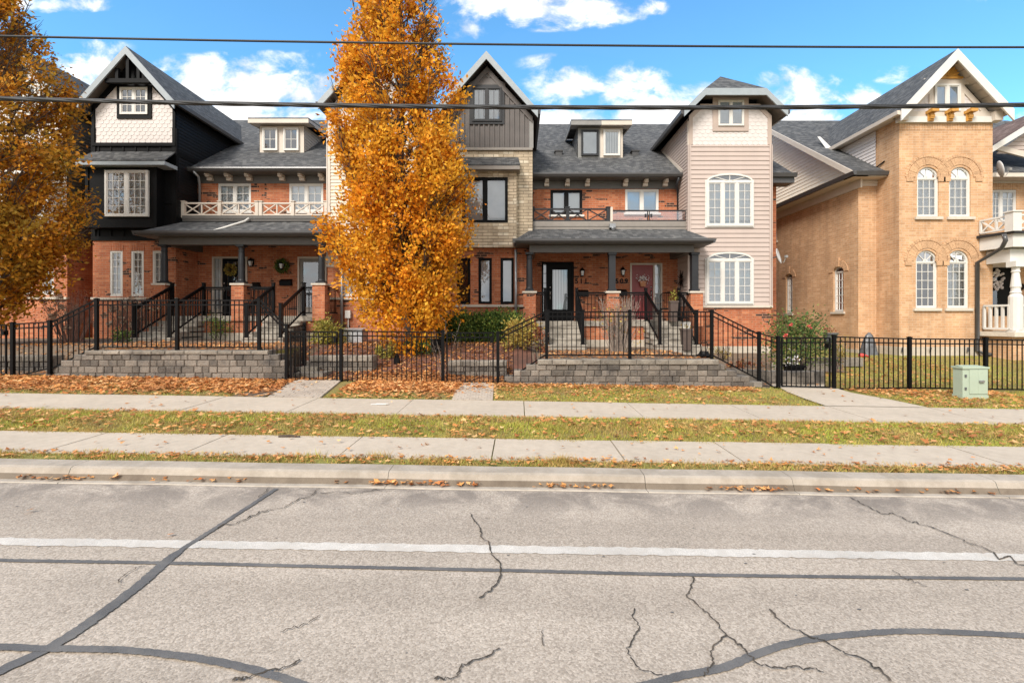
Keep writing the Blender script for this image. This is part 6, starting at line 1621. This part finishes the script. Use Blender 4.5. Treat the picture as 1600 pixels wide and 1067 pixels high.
    u = s * rad * np.cos(ang + 0 * yaw); v = s * rad * np.sin(ang + 0 * yaw); cu = rng.uniform(-.9, 1.8, n)[:, None]; cv = rng.uniform(-.9, 1.5, n)[:, None]
    wz = cu * u * u / L[:, 3][:, None] * .3 + cv * v * v / L[:, 3][:, None] * .26; tx, ty = rng.normal(size=(n, 1)) * .17, rng.normal(size=(n, 1)) * .17
    wz = wz + u * tx + v * ty; wz = wz - wz.min(1, keepdims=True) * .8
    V = np.stack([L[:, 0:1] + u * np.cos(yaw) - v * np.sin(yaw), L[:, 1:2] + u * np.sin(yaw) + v * np.cos(yaw), L[:, 2:3] + wz], 2)
    o = soup('fallen_leaves', V, k, 'fallen_leaf'); tag(o, 'fallen brown and orange leaves lying on grass, beds and gutter', 'leaves', kind='stuff')
# ------------------------------------------------------------------ smaller things
def wreath(label, x, y, z, r, mat, seed, dark=None):
    rr = random.Random(seed); rng = np.random.default_rng(seed); t = thing('wreath', label, 'wreath', (x, y, z - r))
    m = MB(); m.tube([(x + r * .75 * math.cos(a * math.pi / 10), y, z + r * .75 * math.sin(a * math.pi / 10)) for a in range(21)], .03, 6); m.build('ring', 'bark', t)
    P = []
    for k in range(420): a = rr.uniform(0, 6.283); q = r * rr.uniform(.5, .95); P.append((x + q * math.cos(a), y - rr.uniform(0, .07), z + q * math.sin(a)))
    soup('foliage', leaf_quads(np.array(P), .075, rng, 0, .6), 4, mat, t); return t
def pot(name, label, x, y, z, r, h, mat, cat, square=False, taper=.75, plant=None, pn=200, prz=.15, seed=1):
    t = thing(name, label, cat, (x, y, z)); m = MB()
    if square:
        a, b = r * taper, r
        m.hexa([(x - a, y - a, z), (x + a, y - a, z), (x + a, y + a, z), (x - a, y + a, z), (x - b, y - b, z + h - .05), (x + b, y - b, z + h - .05), (x + b, y + b, z + h - .05), (x - b, y + b, z + h - .05)])
        e = r + .015; m.box(x - e, x + e, y - e, y + e, z + h - .05, z + h); e = a + .015; m.box(x - e, x + e, y - e, y + e, z, z + .04)
    else: m.lathe((x, y, z), [(r * taper, 0), (r * .97, h * .86), (r * 1.07, h * .87), (r * 1.08, h), (r * .95, h), (r * .9, h * .85)], 18)
    m.build('tub', mat, t)
    k = MB().lathe((x, y, z + h * .8), [(r * .8, 0), (r * .8, .03)], 12); k.build('earth', 'soil', t)
    if plant:
        rng = np.random.default_rng(seed); P = rng.normal(size=(pn, 3)) * np.array([r * .55, r * .55, prz * .5]) + np.array([x, y, z + h + prz * .4]); soup('plant', leaf_quads(P, .06, rng, -.5, .5), 4, plant, t)
    return t
def chair(label, x, y, z, yaw=0.0, mat='black_metal'):
    t = thing('porch_chair', label, 'chair', (x, y, z)); c, s = math.cos(yaw), math.sin(yaw)
    def P(u, v, w): return (x + u * c - v * s, y + u * s + v * c, z + w)
    for u in (-.26, .26):
        for v in (-.25, .25): MB().tube([P(u, v, 0), P(u, v * .9, .43)], .016, 6).build('leg', mat, t)
        MB().tube([P(u, -.27, .43), P(u * 1.05, -.27, .62), P(u * 1.05, .1, .66), P(u, .27, .6)], .016, 6).build('arm', mat, t)
    m = MB(); m.prism([P(-.27, -.27, .45), P(.27, -.27, .45), P(.27, .26, .42), P(-.27, .26, .42)], (0, 0, -.03)); m.build('seat', mat, t)
    m = MB()
    m.tube([P(-.27, .24, .4), P(-.27, .34, .92), P(-.2, .36, .99), P(.2, .36, .99), P(.27, .34, .92), P(.27, .24, .4)], .018, 6)
    for k in range(-3, 4): m.tube([P(k * .075, .25, .43), P(k * .075, .35, .97)], .009, 5)
    m.build('backrest', mat, t); return t
def dish(label, c, d, r, arm, mount):
    """satellite dish: bowl facing d, feed arm, mounting pole"""
    c, d = Vector(c), Vector(d).normalized(); t = thing('satellite_dish', label, 'satellite dish', mount)
    up = Vector((0, 0, 1)); a = d.cross(up).normalized(); b = a.cross(d); m = MB(); n = 20; rings = 5
    k = len(m.v)
    for i in range(rings + 1):
        q = i / rings
        for j in range(n): th = 2 * math.pi * j / n; m.v.append(tuple(c + (a * math.cos(th) * .92 + b * math.sin(th)) * r * q + d * (q * q * r * .22)))
    for i in range(rings):
        for j in range(n): j2 = (j + 1) % n; m.f.append((k + i * n + j, k + i * n + j2, k + (i + 1) * n + j2, k + (i + 1) * n + j))
    o = m.build('bowl', 'grey_dish', t, True); o.modifiers.new('thick', 'SOLIDIFY').thickness = .012
    m = MB(); f = c + d * r * .95 - b * r * .35; m.tube([c - b * r * .9 + d * .1, c - b * r * .95 + d * r * .5, f], .012, 6); m.box(f.x - .04, f.x + .04, f.y - .04, f.y + .04, f.z - .03, f.z + .05); m.build('feed_arm', 'grey_trim', t)
    m = MB(); m.tube([mount, Vector(mount) + Vector((0, 0, .06)), c - d * .1, c], .02, 6); m.build('bracket', 'gutter_dark', t); return t
def make_things():
    paint('grey_dish', (.5, .5, .5), .5, .08)
    wreath('golden autumn wreath hanging on the black door of the black townhouse', X(363.5, YM), 17.4, Z(422, YM), .21, 'gold_leaf', 2)
    wreath('dark twig wreath around the porch lantern beside the taupe storm door', X(444, YM), 17.35, Z(416, YM), .27, 'hedge_leaf', 3)
    t = thing('door_basket', 'terracotta wall basket of white flowers hanging on the red door', 'basket', (X(1004, YM), 17.38, Z(448, YM)))
    m = MB(); x, z = X(1003.5, YM), Z(448, YM); m.prism([(x - .08, 17.36, z), (x + .08, 17.36, z), (x + .12, 17.36, z + .2), (x - .12, 17.36, z + .2)], (0, .08, 0)); m.build('basket', 'terracotta', t)
    rng = np.random.default_rng(9); soup('flowers', leaf_quads(rng.normal(size=(150, 3)) * np.array([.1, .04, .06]) + np.array([x, 17.38, z + .28]), .05, rng, 0, .9), 4, 'petal_white', t)
    # green pad box
    Y = 9.55; x0, x1 = X(1504, Y), X(1543, Y); g = terr((x0 + x1) / 2, Y) - .02; top = Z(572.5, Y); t = thing('utility_box', 'pale green metal utility box standing on the grass before the long fence', 'utility box', ((x0 + x1) / 2, Y, g))
    m = MB(); m.box(x0 - .01, x1 + .01, Y - .01, Y + .22, g, g + .09); m.box(x0, x1, Y, Y + .21, g + .092, top - .04); m.build('cabinet', 'utility_green', t)
    m = MB(); m.prism([(x0 - .02, Y - .025, top - .045), (x1 + .02, Y - .025, top - .045), (x1 + .02, Y - .025, top - .01), (x0 - .02, Y - .025, top - .01)], (0, .26, 0)); m.prism([(x0, Y, top - .008), (x1, Y, top - .008), (x1 - .03, Y + .2, top + .01), (x0 + .03, Y + .2, top + .01)], (0, .0, -.006)); m.build('lid', 'utility_green', t)
    w = x1 - x0
    for a, b in ((.26, .6), (.605, .985)): MB().pbox(FP(Y), x0 + w * a, x0 + w * b, g + .12, top - .06, 0, .014).build('door_panel', 'utility_green', t)
    m = MB(); hz = (g + top) / 2 + .03; m.pbox(FP(Y), x0 + w * .62, x0 + w * .82, hz - .02, hz + .03, .014, .03); m.bar((x0 + w * .63, Y - .04, hz), (x0 + w * .8, Y - .04, hz + .01), .025); m.build('handle', 'steel', t)
    for zz in (.3, .68): MB().pbox(FP(Y), x0 + w * .08, x0 + w * .14, g + (top - g) * zz, g + (top - g) * zz + .05, 0, .02).build('hinge', 'plastic_grey', t)
    # overhead lines
    def line(label, pts, Y, r, twist):
        P = [Vector((X(p, Y), Y, Z(q, Y))) for p, q in pts]; m = MB(); n = 420; x0_, x1_ = P[0].x, P[-1].x
        xs, zs = np.array([p.x for p in P]), np.array([p.z for p in P]); co = np.polyfit(xs, zs, 2); T = []
        for i in range(n + 1): x = x0_ - 6 + (x1_ - x0_ + 12) * i / n; T.append((x, Y, float(np.polyval(co, x))))
        if twist:
            for k in range(3):
                ph = k * 2.094; rr_ = r * .38; m.tube([(x, y + rr_ * math.cos(x * 3.1 + ph), z + rr_ * math.sin(x * 3.1 + ph)) for x, y, z in T], r * .6, 8)
            m.tube([(x, y, z + r * .95) for x, y, z in T], r * .22, 5)
        else: m.tube(T, r, 6)
        tag(m.build('overhead_cable', 'cable', None, True), label, 'cable')
    line('thin upper overhead cable crossing the open sky', [(0, 56), (400, 66), (800, 70), (1200, 72), (1600, 75)], 8.6, .019, False)
    line('thick twisted lower overhead cable crossing in front of the gables', [(0, 154.5), (400, 163.5), (850, 169), (1300, 167), (1600, 165)], 8.6, .039, True)
    # porch things
    chair('black slatted chair on the left porch behind the railing', X(404, 16.8), 16.9, 1.72, .3)
    chair('black armchair on the porch behind the planters of the red door', X(1046, 16.6), 16.7, 1.55, -.3)
    pot('planter', 'tall brown planter on the upper step of the red door stairs', 4.95, 15.35, 1.54, .125, .66, 'brown_resin', 'planter', True, .78, 'lime_leaf', 120, .3, 4)
    pot('planter', 'tall brown planter standing at the foot of the red door stairs', 4.93, 14.1, .72, .14, .62, 'brown_resin', 'planter', True, .78, 'gold_leaf', 40, .1, 5)
    t = thing('wire_basket', 'white wire basket on the brown planter at the stair foot', 'basket', (4.93, 14.1, 1.34)); m = MB()
    for k in range(14): a = k * math.pi / 7; m.bar((4.93 + .09 * math.cos(a), 14.1 + .09 * math.sin(a), 1.345), (4.93 + .125 * math.cos(a), 14.1 + .125 * math.sin(a), 1.52), .008)
    for r, zz in ((.09, 1.35), (.127, 1.52)): m.tube([(4.93 + r * math.cos(k * math.pi / 8), 14.1 + r * math.sin(k * math.pi / 8), zz) for k in range(17)], .007, 5)
    m.build('wire_frame', 'white_trim', t)
    m = MB(); x, y = X(1100, 11.6), 11.6; z = .70; m.lathe((x, y, z), [(.17, 0), (.19, .05), (.12, .09), (.1, .15)], 14); m.tube([(x - .05, y, z + .13), (x - .1, y, z + .32), (x, y, z + .42), (x + .1, y, z + .32), (x + .05, y, z + .13)], .008, 5)
    tag(m.build('garden_lantern', 'black_metal'), 'small black garden lantern with wire handle on the ground by the fence corner post', 'lantern')
    pot('planter', 'black square planter with white and purple flowers inside the gate of the yellow house', X(1240, 11.3), 11.3, Z(582, 11.3) - .12, .16, .3, 'black_paint', 'planter', True, .85, 'petal_white', 60, .22, 6)
    pot('flower_pot', 'grey flower pot beside the rose bush at the side path', X(1297, 12.6), 12.6, Z(536, 12.6), .18, .27, 'plastic_grey', 'pot', False, .7, 'rust_leaf', 60, .1, 7)
    # wrapped hose reel by the yellow wall
    x, y = X(1358, 15.9), 15.9; z = Z(560, 15.6); m = MB(); n = 18; hgt = Z(520, 15.6) - z; rr = random.Random(6)
    k = len(m.v); rows = 9
    for i in range(rows + 1):
        q = i / rows; r = .27 * (1 - q) ** .6 * (1 + .0 * q) + .035
        for j in range(n): a = 2 * math.pi * j / n; w = 1 + .16 * math.sin(a * 5 + q * 3) * (1 - q * .5) + rr.uniform(-.04, .04); m.v.append((x + r * w * math.cos(a), y + r * w * .7 * math.sin(a), z + hgt * q))
    for i in range(rows):
        for j in range(n): j2 = (j + 1) % n; m.f.append((k + i * n + j, k + i * n + j2, k + (i + 1) * n + j2, k + (i + 1) * n + j))
    m.f.append(tuple(k + rows * n + j for j in range(n)))
    tag(m.build('covered_hose_reel', 'plastic_grey', None, True), 'dark plastic wrapped bundle standing against the yellow brick corner', 'covered reel')
    m = MB(); x = X(1343, 15.4); m.ball((x, 15.3, Z(555, 15.4)), .1, .09, .07, 10, 6); m.tube([(x + .05, 15.3, Z(553, 15.4)), (x + .2, 15.25, Z(557, 15.4))], .025, 6)
    tag(m.build('watering_nozzle', 'red_plastic', None, True), 'red garden sprinkler head beside the wrapped bundle', 'sprinkler')
    # metal unit beside the brick tower behind the orange tree
    Y = 13.7; x0, x1 = X(533, Y), X(566, Y); zb, zt = Z(541, Y), Z(515, Y); t = thing('outdoor_unit', 'foil covered metal unit beside the brick wall behind the fence', 'air conditioner', ((x0 + x1) / 2, Y, zb - .15))
    m = MB(); m.box(x0, x1, Y, Y + .5, zb + .0, zt); m.build('foil_cover', 'foil', t); m = MB(); m.box(x0 + .03, x1 - .03, Y + .02, Y + .48, zb - .25, zb - .001); m.build('base', 'black_paint', t)
    m = MB(); m.prism([(x0 - .03, Y - .04, zt + .002), (x1 + .04, Y - .05, zt + .012), (x1 + .02, Y + .52, zt + .03), (x0 - .02, Y + .52, zt + .02)], (0, 0, .012)); m.build('top_sheet', 'foil', t)
    dish('grey satellite dish on the brick corner between the cream tower and the yellow house', (X(1208, 16.3) + .14, 16.3, Z(401, 16.3)), (.75, -.6, .25), .27, None, (8.72, 17.3, Z(408, 17.2)))
    dish('grey satellite dish at the eave right of the yellow gable tower', (X(1560, 15.7), 15.7, Z(265, 15.7)), (.85, -.45, .2), .27, None, (15.45, 15.95, Z(285, 15.9)))
    # hanging pot on the wall near the hedge gate
    m = MB(); x, y = X(683, 11.3), 11.3; m.lathe((x, y, Z(548, y)), [(.1, 0), (.16, .26), (.17, .28)], 14)
    tag(m.build('flower_pot', 'black_paint'), 'plain black flower pot at the foot of the orange tree beside the hedge', 'pot')
    m = MB(); x, y = X(620, 12), 12.0; z = terr(x, y); m.box(x - .07, x + .07, y - .05, y + .05, z, z + .16); m.lathe((x, y, z + .16), [(.05, 0), (.06, .05), (.02, .08)], 10)
    tag(m.build('garden_light', 'black_metal'), 'small dark garden light on the leaf covered mulch behind the fence', 'light')
    m = MB(); p = on_ground(592, 633, .17); m.box(p.x - .13, p.x + .13, p.y - .035, p.y + .035, p.z + .014, p.z + .02); m.box(p.x - .05, p.x + .16, p.y - .02, p.y + .02, p.z + .021, p.z + .03)
    tag(m.build('paper_scrap', 'white_trim'), 'flat white paper scrap lying on the far sidewalk edge', 'paper')
    m = MB(); p = on_ground(452, 684, .14); m.tube([(p.x - .13, p.y, p.z + .02), (p.x, p.y + .01, p.z + .024), (p.x + .13, p.y, p.z + .018)], [.014, .016, .01], 6)
    tag(m.build('stick', 'bark'), 'short dark stick on the near sidewalk', 'stick')
# ------------------------------------------------------------------ light, air, lens
SUN_EL, SUN_AZ = 42, -30          # azimuth measured from straight behind the camera, towards the right
def make_world(sky=.15, sun=2.1, ang=22, exposure=1.2):
    w = bpy.data.worlds.new('World'); bpy.context.scene.world = w; w.use_nodes = True; nt = w.node_tree; bg = nt.nodes['Background']
    d = Vector((math.sin(R(SUN_AZ)) * math.cos(R(SUN_EL)), -math.cos(R(SUN_AZ)) * math.cos(R(SUN_EL)), math.sin(R(SUN_EL))))
    rot = math.atan2(d.x, d.y)
    s = N(nt, 'ShaderNodeTexSky', sky_type='NISHITA', sun_disc=False, sun_elevation=R(SUN_EL), sun_rotation=rot, altitude=200, air_density=1.0, dust_density=.6, ozone_density=1.6)
    tc = nt.nodes.new('ShaderNodeTexCoord'); sp = N(nt, 'ShaderNodeSeparateXYZ', Vector=tc.outputs['Generated'])
    yy = math_(nt, 'MAXIMUM', math_(nt, 'ABSOLUTE', sp.outputs[1]), .05)
    u, v = math_(nt, 'DIVIDE', sp.outputs[0], yy), math_(nt, 'DIVIDE', sp.outputs[2], yy)
    vec = N(nt, 'ShaderNodeCombineXYZ', X=u, Y=v, Z=0.0).outputs[0]
    n1 = noise(nt, N(nt, 'ShaderNodeMapping', Vector=vec, Scale=(1, 1.5, 1)).outputs[0], 9.5, 10, .6, .3); n2 = noise(nt, N(nt, 'ShaderNodeMapping', Vector=vec, Location=(3.1, 1.7, 0)).outputs[0], 9, 6, .6)
    def P(px, py): return (px - CX) / F, (CY - py) / F
    tot = None
    for px, py, rx, ry, k in ((855, 12, 150, 34, 1.25), (740, 45, 44, 20, .6), (1010, 10, 34, 22, .55), (935, 135, 112, 38, 1.2), (1060, 165, 150, 34, 1.2), (1180, 165, 160, 36, 1.0), (1225, 122, 50, 20, .6), (1275, 160, 95, 42, 1.0), (1110, 188, 420, 26, 1.3), (390, 128, 150, 44, 1.25), (300, 160, 240, 44, 1.0), (300, 190, 420, 30, 1.2), (520, 92, 50, 20, .6), (80, 6, 120, 14, 1.1), (140, 112, 70, 28, 1.0), (1560, 178, 90, 16, .8), (1395, 117, 44, 14, .5), (300, 100, 60, 16, .45), (160, 75, 50, 14, .4), (880, 100, 70, 16, .45), (1700, -60, 250, 70, 1.1), (-150, 60, 120, 60, 1.0), (600, -120, 260, 60, 1.1), (1150, -190, 240, 70, 1.1), (200, -240, 260, 80, 1.1)):
        a, b = P(px, py)
        ex = math_(nt, 'DIVIDE', math_(nt, 'SUBTRACT', u, a), rx * 1.16 / F); ey = math_(nt, 'DIVIDE', math_(nt, 'SUBTRACT', v, b), ry * 1.2 / F)
        r2 = math_(nt, 'ADD', math_(nt, 'MULTIPLY', ex, ex), math_(nt, 'MULTIPLY', ey, ey))
        f = math_(nt, 'MULTIPLY', math_(nt, 'MAXIMUM', math_(nt, 'SUBTRACT', 1.0, r2), 0.0), k)
        tot = f if tot is None else math_(nt, 'MAXIMUM', tot, f)
    dens = math_(nt, 'ADD', tot, math_(nt, 'MULTIPLY', math_(nt, 'SUBTRACT', n1, .53), 5.5))
    dens = math_(nt, 'MULTIPLY', dens, math_(nt, 'MINIMUM', 1.0, math_(nt, 'MULTIPLY', tot, 5.0)))
    # unseen cloud cover added behind the lens to soften light and whiten panes
    back = math_(nt, 'LESS_THAN', sp.outputs[1], 0.0)
    dens = math_(nt, 'ADD', math_(nt, 'MULTIPLY', dens, math_(nt, 'SUBTRACT', 1.0, back)), math_(nt, 'MULTIPLY', math_(nt, 'MULTIPLY', math_(nt, 'SUBTRACT', n1, .24), 6.0), back))
    cov = N(nt, 'ShaderNodeMapRange', interpolation_type='SMOOTHSTEP', Value=dens, From_Min=-.06, From_Max=1.3).outputs[0]
    shade = ramp(nt, math_(nt, 'ADD', n2, math_(nt, 'MULTIPLY', dens, .12)), [(.42, (.54, .61, .70)), (.62, (1.0, 1.0, 1.0))])
    cl = mix(nt, 1.0, shade, (4.15, 4.05, 3.95), 'MULTIPLY')
    up = math_(nt, 'GREATER_THAN', sp.outputs[2], 0.0)
    skyc = mix(nt, 1.0, s.outputs[0], (.47, .84, .95), 'MULTIPLY')
    col = mix(nt, math_(nt, 'MULTIPLY', cov, up), skyc, cl)
    nt.links.new(col, bg.inputs[0]); bg.inputs[1].default_value = sky
    l = bpy.data.lights.new('sun', 'SUN'); l.energy = sun; l.angle = R(ang); l.color = (1, .94, .86)
    o = bpy.data.objects.new('sun', l); C.objects.link(o); o.rotation_euler = d.to_track_quat('Z', 'Y').to_euler(); o.location = d * 60
    sc = bpy.context.scene; sc.view_settings.view_transform = 'Standard'; sc.view_settings.look = 'None'; sc.view_settings.exposure = exposure; sc.view_settings.gamma = 1
def make_camera():
    cam = bpy.data.cameras.new('camera'); o = bpy.data.objects.new('camera', cam); C.objects.link(o); o.location = (0, 0, H); o.rotation_euler = (R(90), 0, 0)
    cam.sensor_width = 36; cam.sensor_fit = 'HORIZONTAL'; cam.lens = F / 1600 * 36; cam.shift_x = -(CX - 800) / 1600; cam.shift_y = -(533.5 - CY) / 1600; cam.clip_end = 4000; cam.clip_start = .05
    bpy.context.scene.camera = o
make_materials()
make_ground(); make_walls(); make_row(); make_yellow(); make_fences(); make_trees(); make_plants(); make_litter(); make_things()
make_world(); make_camera()
sc = bpy.context.scene; sc.cycles.max_bounces = 8; sc.cycles.transparent_max_bounces = 12; sc.cycles.use_denoising = True
